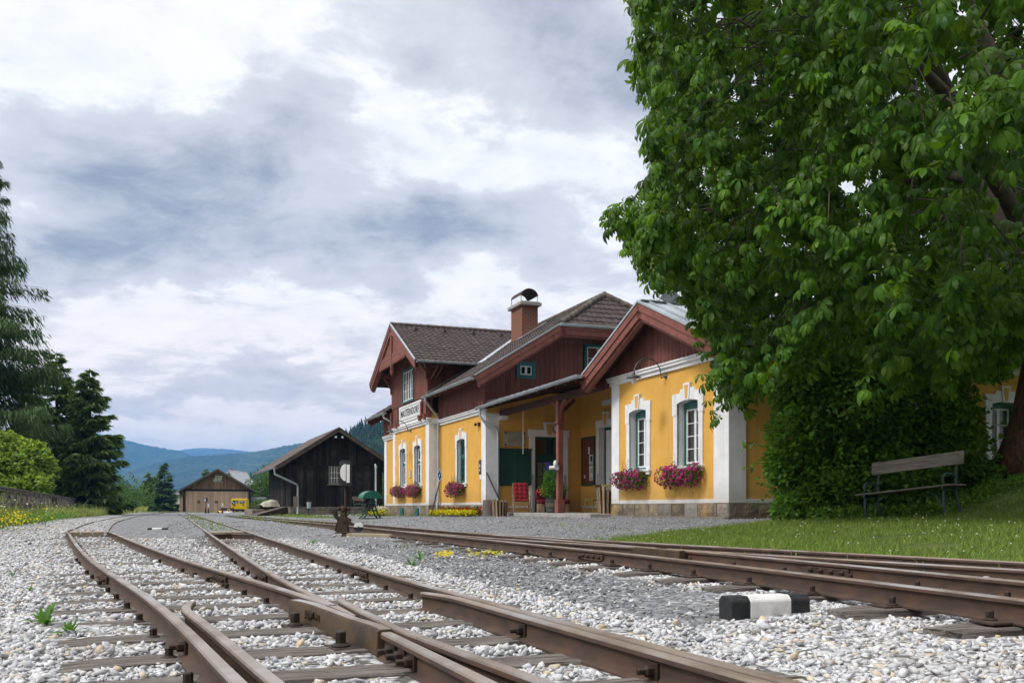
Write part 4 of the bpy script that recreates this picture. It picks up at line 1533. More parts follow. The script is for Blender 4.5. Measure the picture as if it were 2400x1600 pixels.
def check(c0, side, y0, y1, label):
    c = cut(c0, y0, y1)
    o = np.full(len(c), side * 0.092)
    c = catmull(c, 0.1)
    o = side * (0.092 + 0.085 * np.clip((c[:, 1] - (y1 - 0.42)) / 0.42, 0, 1) ** 1.6)
    prof = [(x * (0.55 if z < 0.03 and x * side < 0 else 1), z) for x, z in RAILP]
    return rail('check_rail', offset(c, o), ZL, label, 'check rail', 'check rails beside the near crossing', prof, 0.004)


O_K1 = check(L1, 1, -0.2, 5.05, 'check rail with a flared rusty tip inside the fence side rail')
O_K2 = check(L4, -1, -0.2, 5.75, 'check rail with square bolts along the rail by the gravel strip')


# frog of the platform track
def block(c, o, y0, y1, h, w, name, label):
    c = cut(c, y0, y1)
    nn = normals2(c)
    mb = MB()
    prof = [(-w, 0), (w, 0), (w, h - .01), (w - .01, h), (-w + .01, h), (-w, h - .01)]
    m = len(prof)
    for i, p in enumerate(c):
        for x, z in prof:
            q = p + nn[i] * (x + o)
            mb.v.append((q[0], q[1], ZRR - h + z))
    for i in range(len(c) - 1):
        for j in range(m):
            k = (j + 1) % m
            mb.f.append((i * m + j, i * m + k, (i + 1) * m + k, (i + 1) * m + j))
            mb.m.append(1 if j == 3 else 0)
    mb.f += [tuple(range(m))[::-1], tuple(range((len(c) - 1) * m, len(c) * m))]
    mb.m += [0, 0]
    o_ = mb.build(name, [MT['frogsteel'], MT['railtop']], smooth=True)
    return tag(o_, label, 'crossing')


block(R2, -0.075, x2y - 0.45, x2y + 1.3, 0.112, 0.032, 'crossing_casting', 'brown crossing casting of the platform track, plain long side')

# text stamped on the casting


def text_obj(name, body, size, depth, m, parent, mtx, xscale=1.0, align='CENTER', font_w=0.0, spacing=1.0):
    cu = bpy.data.curves.new(name, 'FONT')
    cu.body = body
    cu.size = size
    cu.extrude = depth
    cu.offset = font_w
    cu.space_character = spacing
    cu.align_x = align
    cu.align_y = 'CENTER'
    cu.resolution_u = 3
    o = bpy.data.objects.new(name, cu)
    COL.objects.link(o)
    dg = bpy.context.evaluated_depsgraph_get()
    dg.update()
    me = bpy.data.meshes.new_from_object(o.evaluated_get(dg))
    bpy.data.objects.remove(o)
    me.transform(Matrix.Diagonal((xscale, 1, 1, 1)))
    me.transform(mtx)
    me.materials.clear()
    return finish(name, me, m, parent)


def frame_mtx(origin, xdir, up):
    x = Vector(xdir).normalized()
    y = Vector(up).normalized()
    z = x.cross(y)
    M_ = Matrix((x, y, z)).transposed().to_4x4()
    M_.translation = Vector(origin)
    return M_


i0 = len(c_) // 2
pc = cut(np.array(c_), x1y - 0.30, x1y + 0.10)
nn = normals2(pc)
d_ = Vector((*(pc[0] - pc[-1]), 0)).normalized()
mid = (pc[0] + pc[-1]) / 2 - nn[0] * 0.0365
text_obj('stamped_lettering', 'JEUJ JAT 1993', 0.052, 0.004, MT['frogsteel'], FROG, frame_mtx((mid[0], mid[1], 0.066), d_, (0, 0, 1)), 0.9)

# ------------------------------------------------------------------ sleepers
tie_meshes = []


def tie_mesh(L, W=0.235, H=0.13, seed=0):
    r = random.Random(seed)
    nx, ny = max(6, int(L / 0.16)), 4
    mb = MB()
    prof = [(-.5, -1), (-.5, -.12), (-.47, 0), (-.17, .0), (.17, .0), (.47, 0), (.5, -.12), (.5, -1)]
    m = len(prof)
    for i in range(nx + 1):
        x = -L / 2 + L * i / nx
        e = 0.012 if i in (0, nx) else 0
        sag = 0.006 * math.sin(i * 0.7 + seed)
        for a, b in prof:
            jit = r.uniform(-.006, .006)
            mb.v.append((x + (r.uniform(-.02, .02) if i in (0, nx) else 0), a * W * (1 - 0.06 * (e > 0)) + jit, b * H * (1 if b < -.5 else .3) - e + sag * .3 + r.uniform(-.004, .004)))
    for i in range(nx):
        for j in range(m - 1):
            mb.f.append((i * m + j, i * m + j + 1, (i + 1) * m + j + 1, (i + 1) * m + j))
            mb.m.append(0)
    mb.f += [tuple(range(m)), tuple(range(nx * m, nx * m + m))[::-1]]
    mb.m += [0, 0]
    return mb


_ties = {}
TIES = []          # (x, y, half length, angle)


def place_tie(x, y, ang, L, z, label, group):
    key = (round(L, 1), rnd.randrange(4))
    if key not in _ties:
        o = tie_mesh(L, seed=len(_ties)).build('sleeper', MT['darktie'])
        _ties[key] = o
    else:
        o = _ties[key].copy()
        COL.objects.link(o)
    o.location = (x, y, z)
    o.rotation_euler = (0, 0, ang)
    tag(o, label, 'sleeper', group)
    TIES.append((x, y, L / 2, ang))
    return o


def along(c, y):
    x = np.interp(y, c[:, 1], c[:, 0])
    x2 = np.interp(y + 0.2, c[:, 1], c[:, 0])
    return x, math.atan2(0.2, x2 - x)


CROSS = {}          # rail object name -> list of (pos, angle) where a sleeper crosses


def cross_rails(x, y, ang, L, rails, z):
    d = np.array([math.cos(ang), math.sin(ang)])
    p, q = np.array([x, y]) - d * L / 2, np.array([x, y]) + d * L / 2
    for o, c, zt in rails:
        X = xcross(np.array([p, q]), c)
        if X is not None:
            i = np.argmin(np.abs(c[:, 1] - X[1]))
            i = min(max(i, 0), len(c) - 2)
            t_ = c[i + 1] - c[i]
            CROSS.setdefault(o.name, (o, zt, []))[2].append((X, math.atan2(t_[1], t_[0])))


RA = [(O_L1, cut(L1, -.3, 30), ZL), (O_L2, cut(L2, x1y + .12, 30), ZL), (O_L3, cut(L3, x1y + .12, 30), ZL), (O_L4, cut(L4, -.3, 30), ZL)]
RC = [(O_R1, cut(R1, .1, 22), ZRR), (O_R2, cut(R2, .1, x2y - .1), ZRR), (O_R2b, cut(R2, x2y + .3, 17), ZRR), (O_R3, cut(R3, -1, x2y - .1), ZRR),
      (O_R3b, cut(R3, x2y + .3, 17), ZRR), (O_R4, cut(R4, -1, 17), ZRR)]
y = 1.5
zt_ = 0.013
while y < 9.0:                       # long timbers under both tracks of the near points
    a, _ = along(L1, y)
    b, _ = along(L4, y)
    yy = y + (0.42 * (b - a))
    ang = math.atan2(0.40, 0.92) + rnd.uniform(-.02, .02)
    xa, xb = a - 0.46 + rnd.uniform(-.12, .08), np.interp(y + 0.4 * (b - a), L4[:, 1], L4[:, 0]) + 0.42 + rnd.uniform(-.1, .1)
    L = (xb - xa) / math.cos(ang)
    cx = (xa + xb) / 2
    cy = y - 0.46 * math.tan(ang) + (cx - xa) * math.tan(ang)
    place_tie(cx, cy, ang, L, zt_ + rnd.uniform(-.005, .002), 'long grey split timber sleeper carrying both tracks of the near points', 'long sleepers under the near points')
    cross_rails(cx, cy, ang, L, RA, zt_)
    y += 0.60
for c, nm, lab in ((CA, 'left', 'weathered grey sleeper between ballast stones of the curving track'), (CB, 'mid', 'brown weathered sleeper of the straighter track before the plank crossing')):
    y = 10.35
    while y < 20.4:
        x, an = along(c, y)
        an -= PI / 2
        place_tie(x, y, an + rnd.uniform(-.02, .02), 1.55, zt_ + rnd.uniform(-.012, .002), lab, 'sleepers of the curving track' if nm == 'left' else 'sleepers of the straighter track')
        if y < 16:
            cross_rails(x, y, an, 1.55, RA, zt_)
        y += 0.63
y = 3.0
while y < 16.5:
    x, an = along(CC, y)
    an -= PI / 2
    xr = np.interp(y + .3, R4[:, 1], R4[:, 0])
    L = min(3.4, 1.55 + max(0, 0.0))
    place_tie(x, y, an + .05, 1.6, ZRR - .112 + rnd.uniform(-.01, .0), 'flat brown sleeper sunk in white ballast under the platform track', 'sleepers of the platform track')
    cross_rails(x, y, an + .05, 1.6, RC, 0)
    y += 0.72
y = 5.2
while y < 9.5:
    x, an = along(CD, y)
    place_tie(x + .25, y + .1, an - PI / 2, 1.5, ZRR - .112, 'flat brown sleeper under the diverging platform track by the lawn', 'sleepers of the diverging track')
    cross_rails(x + .25, y + .1, an - PI / 2, 1.5, [r_ for r_ in RC if r_[0] in (O_R3, O_R4)], 0)
    y += 0.72

# rail fastenings: one mesh of each kind, copied
mb = MB()
mb.box(-.075, .075, -.15, .15, 0.0, .013)
_plate = mb.build('tie_plate', MT['rust'], bevel=0.003)
mb = MB()
mb.lathe([(.030, 0), (.032, .006), (.022, .011), (.020, .013)], 10)
mb.lathe([(.0175, .012), (.0175, .042), (.013, .047)], 6)
_spike = mb.build('screw_spike', MT['iron'])
used = 0
for nm, (o, zt, lst) in CROSS.items():
    lst = sorted(lst, key=lambda e: e[0][1])[:30]
    for k, (X, an) in enumerate(lst):
        first = used == 0
        used += 1
        pl = _plate if first else _plate.copy()
        if not first:
            COL.objects.link(pl)
        pl.parent = o
        pl.location = (X[0], X[1], zt - .117)
        pl.rotation_euler = (0, 0, an - PI / 2 + PI / 2)
        for g in (-1, 1):
            if X[1] > 11 and g > 0:
                continue
            sp = _spike if (first and g < 0) else _spike.copy()
            if not (first and g < 0):
                COL.objects.link(sp)
            sp.parent = o
            nx_, ny_ = -math.sin(an), math.cos(an)
            tx_, ty_ = math.cos(an), math.sin(an)
            w_ = rnd.choice((-.03, .03))
            sp.location = (X[0] + nx_ * g * .075 + tx_ * w_, X[1] + ny_ * g * .075 + ty_ * w_, zt - .106)
            sp.rotation_euler = (0, 0, rnd.uniform(0, 1))


def fishplate(o, c, y, zt, n=4):
    x, an = along(c, y)
    d = Vector((math.cos(an), math.sin(an), 0))
    a = Vector((d.y, -d.x, 0))
    for g in (-1, 1):
        mb = MB()
        q = Vector((x, y, zt - .115 + .052)) + a * g * .018
        mb.bar(q - d * .25, q + d * .25, .018, .05, up=(0, 0, 1))
        q2 = Vector((x, y, zt - .115 + .024)) + a * g * .034
        mb.bar(q2 - d * .25, q2 + d * .25, .03, .014, up=(0, 0, 1))
        for k in range(n):
            b = q + d * (-.19 + .38 * k / (n - 1))
            mb.lathe([(.017, 0), (.017, .020), (.010, .022), (.010, .036)], 6, b + a * g * .008, axis=a * g)
        mb.build('fishplate', MT['rust'], o, bevel=0.003)


for o, c, u, v in ((O_L1, L1, 224, 1336), (O_L2, L2, 473, 1337), (O_L3, L3, 622, 1333), (O_L4, L4, 834, 1328)):
    fishplate(o, c, 0.5 * FPX / (v - V0), ZL)
for o, c, v in ((O_R1, R1, 1288), (O_R1, R1, 1420), (O_R4, R4, 1299), (O_R2, R2, 1318)):
    fishplate(o, c, 0.4 * FPX / (v - V0), ZRR)
# bolts through check rails and the casting
for o, c, ys, g in ((O_K2, L4, (4.45, 3.35, 2.45), -1), (O_K1, L1, (3.9, 2.8), -1), (O_W2, L3, (knee - .45, knee - .58, knee - .71), -1)):
    for y in ys:
        x, an = along(c, y)
        d = Vector((math.cos(an), math.sin(an), 0))
        a = Vector((d.y, -d.x, 0)) * g
        q = Vector((x, y, 0.05)) + a * (0.10 if o is O_K2 else 0.01)
        mb = MB()
        mb.bar(q - d * .035, q + d * .035, .02, .06)
        mb.lathe([(.022, 0), (.022, .028), (.013, .030), (.013, .058), (.008, .060)], 6, q + a * .008, axis=a)
        mb.build('bolt', MT['iron'], o, bevel=0.002)
for y in (x1y - .02, knee - .02):      # chairs and big screws at the casting
    x, an = along(np.array(c_), y)
    d = Vector((math.cos(an), math.sin(an), 0))
    a = Vector((-d.y, d.x, 0))
    q = Vector((x, y, 0)) + a * .11
    mb = MB()
    mb.bar(q - a * .1 + Vector((0, 0, .004)), q + a * .05 + Vector((0, 0, .004)), .17, .02)
    mb.lathe([(.040, .012), (.042, .020), (.028, .026), (.026, .03)], 12, q)
    mb.lathe([(.024, .028), (.024, .075), (.018, .080)], 6, q)
    mb.build('chair_screw', MT['iron'], FROG, bevel=0.003)

# ------------------------------------------------------------------ ground sheet
def on_ground_poly(pp, z=0.03):
    return np.array([on_z(u, v, z)[:2] for u, v in pp])


GREY = on_ground_poly([(700, 1256), (968, 1328), (1197, 1393), (1389, 1440), (1560, 1482), (1640, 1480), (1690, 1440), (1690, 1402), (1600, 1384), (1389, 1350),
                       (1197, 1312), (968, 1272), (880, 1256), (860, 1246)])


def in_poly(x, y, poly):
    inside = np.zeros(x.shape, bool)
    n = len(poly)
    j = n - 1
    for i in range(n):
        xi, yi = poly[i]
        xj, yj = poly[j]
        c = ((yi > y) != (yj > y)) & (x < (xj - xi) * (y - yi) / (yj - yi + 1e-12) + xi)
        inside ^= c
        j = i
    return inside


def zones(x, y):
    """weights: white ballast, grass, soil"""
    xl1 = np.interp(y, L1[:, 1], L1[:, 0])
    xl4 = np.interp(y, L4[:, 1], L4[:, 0])
    xr1 = np.interp(y, R1[:, 1], R1[:, 0])
    xr4 = np.interp(y, R4[:, 1], R4[:, 0], right=-99)
    xr4 = np.where(y > 17.6, np.interp(y, R2[:, 1], R2[:, 0]), xr4)
    fx = np.interp(y, [0, 17, 29, 75, 100, 200], [-10.6, -11.0, -15.5, -34, -43, -80])
    w = np.zeros(x.shape)
    left = x < xl1 + 0.1
    w = np.where(left, 1.0 - smooth(24, 60, y) * 0.3, w)
    mid = (x >= xl1 + .1) & (x < xl4 + 0.15)
    w = np.where(mid, 1 - smooth(18.4, 19.6, y), w)
    a = x < xl1 + 0.95
    w = np.where(mid & a & (y > 18), 0.62, w)
    b = (x >= xl4 + .15) & (x < xr4 + .25)
    w = np.where(b, 1 - smooth(14, 18, y + 0.6 * (x - xl4)), w)
    w = np.where(in_poly(x, y, GREY), 0.06, w)
    # white edge strip beside the rail further off
    w = np.where((x > xl4) & (x < xl4 + 0.9) & (y < 19), np.maximum(w, 0.8), w)
    # grass
    g = np.zeros(x.shape)
    e = x * 0.9348 + y * 0.3552
    lawn_edge = xr4 + 0.42
    back = np.interp(x, [-3, 0.5, 1.9, 3.0, 4.5, 6.2, 7.5], [9, 11.5, 15.2, 17.2, 18.6, 20.6, 40])
    g = np.where((x > lawn_edge) & (y < back), 1.0, g)
    g = np.where((x > 7.3) & (y > 5), 1.0, g)
    g = np.maximum(g, smooth(-0.2, 1.2, fx + np.interp(y, [40, 60, 80, 120], [1.4, 2.4, 3.2, 4.5]) - x))
    g = np.where((y > 118) & (np.abs(e) < 60), np.maximum(g, smooth(118, 130, y)), g)
    g = np.where(y > 160, 1.0, g)
    g = np.where((e > 15) & (y > 36), 1.0, g)
    g = np.where((e < 9.2) & (e > 7.6) & (y > 44) & (y < 64), 0.75, g)
    # soil
    s = np.zeros(x.shape)
    s = np.maximum(s, np.exp(-(((x + 5.0) / 0.8) ** 2 + ((y - 17.2) / 1.6) ** 2)) * 1.1)
    s = np.maximum(s, np.exp(-(((x + 4.9) / 0.5) ** 2 + ((y - 15.2) / 3.0) ** 2)) * 0.8)
    s = np.maximum(s, 0.9 * smooth(7.6, 9.0, x) * np.exp(-((y - 18.0) / 1.2) ** 2))
    s = np.maximum(s, 0.8 * np.exp(-(((x - 7.0) / 1.6) ** 2 + ((y - 18.6) / 0.8) ** 2)))
    return w * (1 - g), g, s


def axis(lo, hi, core0, core1, step, grow=1.13):
    a = list(np.arange(core0, core1 + 1e-6, step))
    s = step
    while a[-1] < hi:
        s *= grow
        a.append(a[-1] + s)
    s = step
    b = [a[0]]
    while b[-1] > lo:
        s *= grow
        b.append(b[-1] - s)
    return np.array(b[1:][::-1] + a)


gx = axis(-9500, 9500, -16, 14, 0.18)
gy = axis(-300, 11000, -2, 28, 0.18)
GX, GY = np.meshgrid(gx, gy)
GZ = ground_z(GX, GY)
und = np.array([[mnoise.noise(Vector((a * 1.3, b * 1.3, 0))) for a in gx] for b in gy]) if False else 0
GZ = GZ + 0.008 * np.sin(GX * 2.1 + np.sin(GY * 1.3) * 2) * np.sin(GY * 1.7 + np.sin(GX)) * (GY > 0)
nx_, ny_ = len(gx), len(gy)
V = np.stack([GX, GY, GZ], -1).reshape(-1, 3)
I = np.arange(nx_ * ny_).reshape(ny_, nx_)
Fq = np.stack([I[:-1, :-1], I[:-1, 1:], I[1:, 1:], I[1:, :-1]], -1).reshape(-1, 4)
w_, g_, s_ = zones(GX, GY)

m, t, p = new_mat('ground_surface')
co = t.n('ShaderNodeTexCoord').outputs['Object']
at_ = t.n('ShaderNodeAttribute', attribute_name='zone')
sp = t.n('ShaderNodeSeparateColor')
t.link(at_.outputs['Color'], sp.inputs[0])
n1 = t.noise(co, 1.7, 5, 0.65)
n2 = t.noise(co, 9.0, 4, 0.6)
nn_ = t.math('ADD', t.math('MULTIPLY', t.math('SUBTRACT', n1, 0.5), 0.9), t.math('MULTIPLY', t.math('SUBTRACT', n2, 0.5), 1.1))
fw = t.ramp(t.math('ADD', sp.outputs[0], nn_), 0.40, 0.60)
fg = t.ramp(t.math('ADD', sp.outputs[1], t.math('MULTIPLY', nn_, 0.6)), 0.40, 0.60)
fs = t.ramp(t.math('ADD', sp.outputs[2], t.math('MULTIPLY', nn_, 0.7)), 0.35, 0.85)


def vor(scale, feature='F1'):
    nd = t.n('ShaderNodeTexVoronoi', feature=feature)
    t.link(co, nd.inputs['Vector'])
    nd.inputs['Scale'].default_value = scale
    return nd


v1 = vor(21)
v2 = vor(30)
r1 = t.n('ShaderNodeSeparateColor')
t.link(v1.outputs['Color'], r1.inputs[0])
r2 = t.n('ShaderNodeSeparateColor')
t.link(v2.outputs['Color'], r2.inputs[0])
white = t.mix(r1.outputs[0], (0.38, 0.39, 0.41), (0.58, 0.58, 0.58))
white = t.mix(t.ramp(r1.outputs[1], 0.90, 0.94), white, (0.48, 0.39, 0.26))
white = t.mix(t.ramp(r1.outputs[2], 0.86, 0.9), white, (0.17, 0.175, 0.19))
white = t.mix(t.math('MULTIPLY', t.ramp(n1, 0.48, 0.72), 0.5), white, (0.28, 0.245, 0.20))
white = t.mix(t.ramp(v1.outputs['Distance'], 0.45, 0.75), white, (0.12, 0.115, 0.105))
grey = t.mix(r2.outputs[0], (0.085, 0.090, 0.10), (0.30, 0.305, 0.32))
grey = t.mix(t.ramp(r2.outputs[1], 0.84, 0.88), grey, (0.46, 0.46, 0.45))
grey = t.mix(t.math('MULTIPLY', t.ramp(t.noise(co, 7.0, 6, 0.75), 0.40, 0.62), 0.55), grey, (0.085, 0.088, 0.098))
grey = t.mix(t.ramp(n1, 0.42, 0.72), grey, t.mix(0.55, grey, (0.20, 0.195, 0.185)))
gr = t.mix(t.ramp(t.noise(co, 3.0, 6, 0.7), 0.35, 0.65), (0.055, 0.095, 0.020), (0.105, 0.135, 0.038))
gr = t.mix(t.ramp(t.noise(co, 0.5, 4, 0.6), 0.5, 0.75), gr, (0.135, 0.140, 0.050))
soil = t.mix(n2, (0.035, 0.028, 0.022), (0.075, 0.058, 0.042))
c = t.mix(fw, grey, white)
c = t.mix(t.math('MULTIPLY', fs, 0.85), c, soil)
c = t.mix(fg, c, gr)
t.link(c, p.inputs['Base Color'])
p.inputs['Roughness'].default_value = 0.95
p.inputs['Specular IOR Level'].default_value = 0.15
h = t.math('ADD', t.math('MULTIPLY', t.math('SUBTRACT', 1.0, v1.outputs['Distance']), t.math('MULTIPLY', fw, 1.0)),
           t.math('MULTIPLY', t.math('SUBTRACT', 1.0, v2.outputs['Distance']), 0.55))
t.link(t.bump(h, 0.9, 0.03), p.inputs['Normal'])
MT['ground'] = m
GROUND = np_mesh('ground', V, Fq, MT['ground'], smooth='all')
ca = GROUND.data.color_attributes.new('zone', 'FLOAT_COLOR', 'POINT')
ca.data.foreach_set('color', np.stack([w_, g_, s_, np.ones_like(w_)], -1).astype(np.float32).ravel())
tag(GROUND, 'gravel yard with white ballast and grass', 'ground', kind='structure')

# ------------------------------------------------------------------ stones
ICO = None
phi = (1 + 5 ** .5) / 2
ICO = np.array([(-1, phi, 0), (1, phi, 0), (-1, -phi, 0), (1, -phi, 0), (0, -1, phi), (0, 1, phi), (0, -1, -phi), (0, 1, -phi), (phi, 0, -1), (phi, 0, 1), (-phi, 0, -1), (-phi, 0, 1)], float)
ICO /= np.linalg.norm(ICO[0])
ICF = np.array([(0, 11, 5), (0, 5, 1), (0, 1, 7), (0, 7, 10), (0, 10, 11), (1, 5, 9), (5, 11, 4), (11, 10, 2), (10, 7, 6), (7, 1, 8),
                (3, 9, 4), (3, 4, 2), (3, 2, 6), (3, 6, 8), (3, 8, 9), (4, 9, 5), (2, 4, 11), (6, 2, 10), (8, 6, 7), (9, 8, 1)])


def rot_mats(n):
    q = rng.normal(size=(n, 4))
    q /= np.linalg.norm(q, axis=1)[:, None]
    w, x, y, z = q.T
    return np.stack([np.stack([1 - 2 * (y * y + z * z), 2 * (x * y - z * w), 2 * (x * z + y * w)], -1),
                     np.stack([2 * (x * y + z * w), 1 - 2 * (x * x + z * z), 2 * (y * z - x * w)], -1),
                     np.stack([2 * (x * z - y * w), 2 * (y * z + x * w), 1 - 2 * (x * x + y * y)], -1)], 1)


def rock(i):
    """a crushed stone: the convex hull of a few points"""
    import bmesh
    r = np.random.default_rng(100 + i)
    p = r.normal(size=(r.integers(9, 13), 3))
    p /= np.linalg.norm(p, axis=1)[:, None]
    p *= r.uniform(.75, 1.15, (len(p), 1)) * np.array([r.uniform(1.05, 1.5), r.uniform(.85, 1.15), r.uniform(.45, .72)])
    bm = bmesh.new()
    for q in p:
        bm.verts.new(q)
    bmesh.ops.convex_hull(bm, input=bm.verts[:])
    bmesh.ops.delete(bm, geom=[v for v in bm.verts if not v.link_faces], context='VERTS')
    bmesh.ops.triangulate(bm, faces=bm.faces[:])
    bm.verts.index_update()
    out = np.array([v.co[:] for v in bm.verts]), np.array([[v.index for v in f.verts] for f in bm.faces])
    bm.free()
    return out


ROCKS = [rock(i) for i in range(36)]


def stones(name, P, size, m, label):
    n = len(P)
    k = rng.integers(0, len(ROCKS), n)
    # mostly lying flat: a free turn about the vertical, then a small tilt
    yw, tx, ty = rng.uniform(0, 2 * PI, n), rng.normal(size=n) * .42, rng.normal(size=n) * .42
    o_, z_ = np.ones(n), np.zeros(n)
    Rz = np.stack([np.stack([np.cos(yw), -np.sin(yw), z_], -1), np.stack([np.sin(yw), np.cos(yw), z_], -1), np.stack([z_, z_, o_], -1)], 1)
    Rx = np.stack([np.stack([o_, z_, z_], -1), np.stack([z_, np.cos(tx), -np.sin(tx)], -1), np.stack([z_, np.sin(tx), np.cos(tx)], -1)], 1)
    Ry = np.stack([np.stack([np.cos(ty), z_, np.sin(ty)], -1), np.stack([z_, o_, z_], -1), np.stack([-np.sin(ty), z_, np.cos(ty)], -1)], 1)
    A = Rx @ Ry @ Rz
    VV, FF, n0 = [], [], 0
    for i, (rv, rf) in enumerate(ROCKS):
        q = np.where(k == i)[0]
        W = np.einsum('nij,kj->nki', A[q], rv) * size[q][:, None, None] + P[q][:, None, :]
        VV.append(W.reshape(-1, 3))
        FF.append((rf[None] + (np.arange(len(q)) * len(rv))[:, None, None]).reshape(-1, 3) + n0)
        n0 += len(q) * len(rv)
    V, Fc = np.vstack(VV), np.vstack(FF)
    o = np_mesh(name, V, Fc, m)
    return tag(o, label, 'ballast', kind='stuff')


def dist_to(c, x, y):
    xx = np.interp(y, c[:, 1], c[:, 0])
    xx2 = np.interp(y + .1, c[:, 1], c[:, 0])
    s = (xx2 - xx) / .1
    return np.abs(x - xx) / np.sqrt(1 + s * s)


bands = [(1.6, 4.0, 2300, .0136), (4.0, 6.5, 1700, .0146), (6.5, 10, 1100, .0156), (10, 15, 520, .0175), (15, 24, 170, .0205), (24, 45, 18, .026)]
PX, PS = [], []
MK0, MK1 = on_z(1702, 1462, 0.0), on_z(1900, 1446, 0.03)
for y0, y1, dens, sz in bands:
    xm = 0.56 * y1 + 0.8
    n = int(dens * (y1 - y0) * 2 * xm)
    x = rng.uniform(-xm, xm, n)
    y = rng.uniform(y0, y1, n)
    keep = np.abs(x) < 0.56 * y + 0.8
    x, y = x[keep], y[keep]
    w, g, s = zones(x, y)
    keep = rng.uniform(0, 1, len(x)) < np.clip(w * 1.15 - .03, 0, 1) * (1 - .5 * np.clip(s, 0, 1))
    x, y = x[keep], y[keep]
    sz_ = sz * rng.lognormal(0, .30, len(x))
    lift = np.zeros(len(x))
    ok = np.ones(len(x), bool)
    for c, yl, yh in ((L1, -9, 99), (L2, x1y, 99), (L3, x1y, 99), (L4, -9, 99), (R1, 0, 99), (R2, 0, 17), (R3, -1, 17), (R4, -1, 18)):
        d = dist_to(c, x, y)
        ok &= ~((d < .058 + sz_ * .3) & (y > yl) & (y < yh))
    for c, o_ in ((L1, .092), (L4, -.092)):
        xx = np.interp(y, c[:, 1], c[:, 0]) + o_ * 1.1
        ok &= ~((np.abs(x - xx) < .085) & (y < 5.9))
    ok &= ~((dist_to(L2, x, y) < .16) & (y < x1y + .7))
    ok &= ~((dist_to(L3, x, y) < .15) & (y < x1y + .7))
    ma = (y - (MK0.y + (x - MK0.x) * (MK1.y - MK0.y) / (MK1.x - MK0.x)))
    ok &= ~((x > MK0.x - .05) & (x < MK1.x + .05) & (ma > -.09) & (ma < .13))
    on = np.zeros(len(x), bool)
    for tx, ty, hl, ta in TIES:
        if ty < y0 - 4 or ty > y1 + 4:
            continue
        dx, dy = x - tx, y - ty
        a = dx * math.cos(ta) + dy * math.sin(ta)
        b = -dx * math.sin(ta) + dy * math.cos(ta)
        on |= (np.abs(a) < hl) & (np.abs(b) < .112)
        lift = np.where((np.abs(a) < hl + .05) & (np.abs(b) < .20), -.014, lift)
    # timbers stay mostly clear, less so towards their ends on the platform track
    pl = np.where(x > np.interp(y, L4[:, 1], L4[:, 0]) + .7, .16, .015)
    ok &= ~(on & (rng.uniform(0, 1, len(x)) > pl))
    x, y, sz_, lift = x[ok], y[ok], sz_[ok], lift[ok]
    z = ground_z(x, y) + lift + rng.uniform(-.4, .75, len(x)) * sz_
    PX.append(np.stack([x, y, z], -1))
    PS.append(sz_)
P = np.vstack(PX)
S = np.concatenate(PS)
print('stones', len(P))
m, t, p = new_mat('limestone')
g = t.n('ShaderNodeNewGeometry')
r = g.outputs['Random Per Island']
wn = t.n('ShaderNodeTexWhiteNoise', noise_dimensions='1D')
t.link(r, wn.inputs['W'])
ws = t.n('ShaderNodeSeparateColor')
t.link(wn.outputs['Color'], ws.inputs[0])
c = t.mix(ws.outputs[0], (0.43, 0.44, 0.465), (0.69, 0.695, 0.70))
c = t.mix(t.ramp(ws.outputs[1], 0.86, 1.0), c, (0.55, 0.45, 0.30))
c = t.mix(t.ramp(ws.outputs[2], 0.88, 0.96), c, (0.25, 0.26, 0.28))
co = t.n('ShaderNodeTexCoord').outputs['Object']
c = t.mix(t.math('MULTIPLY', t.ramp(t.noise(co, 45, 5, 0.7), 0.45, 0.75), 0.55), c, (0.33, 0.31, 0.28))
c = t.mix(t.math('MULTIPLY', t.ramp(t.noise(co, 0.9, 6, 0.7), 0.50, 0.74), 0.40), c, (0.30, 0.255, 0.20))
t.link(c, p.inputs['Base Color'])
p.inputs['Roughness'].default_value = 0.9
p.inputs['Specular IOR Level'].default_value = 0.2
t.link(t.bump(t.noise(co, 90, 4, 0.6), 0.35, 0.004), p.inputs['Normal'])
MT['limestone'] = m
stones('ballast', P, S, m, 'white crushed limestone ballast between the tracks')
# stray light and dark stones scattered over the grey yard
n = 30000
y = 7 + 33 * rng.uniform(0, 1, n) ** .8
x = rng.uniform(-.36, .52, n) * y
w, g, s = zones(x, y)
k = (w < .4) & (g < .3) & (rng.uniform(0, 1, n) < .75)
for c in (L1, L2, L3, L4, R1, R2, R3, R4):
    k &= dist_to(c, x, y) > .07
x, y = x[k], y[k]
MT['yardstone'] = mat('yard_stone', (0.20, 0.205, 0.22), (0.30, 0.30, 0.31), 30, 0.9, island=0.5, hue=((0.50, 0.50, 0.49), 0.86))
stones('gravel', np.stack([x, y, ground_z(x, y) + .002], -1), .0125 * rng.lognormal(0, .40, len(x)) * np.interp(y, [7, 40], [.8, 1.5]), MT['yardstone'], 'loose stones strewn over the grey gravel yard')
# small grey gravel in the strip between the tracks
n = 26000
x = rng.uniform(-3.5, 4, n)
y = rng.uniform(3.2, 15, n)
k = in_poly(x, y, GREY) & (rng.uniform(0, 1, n) < 1.25 - y / 16)
x, y = x[k], y[k]
sz_ = .0085 * rng.lognormal(0, .35, len(x))
MT['greystone'] = mat('grey_gravel', (0.105, 0.108, 0.118), (0.17, 0.175, 0.19), 30, 0.9, island=0.5, hue=((0.40, 0.39, 0.37), 0.88))
stones('gravel', np.stack([x, y, ground_z(x, y) + .004], -1), sz_, MT['greystone'], 'fine grey gravel strip between the tracks')

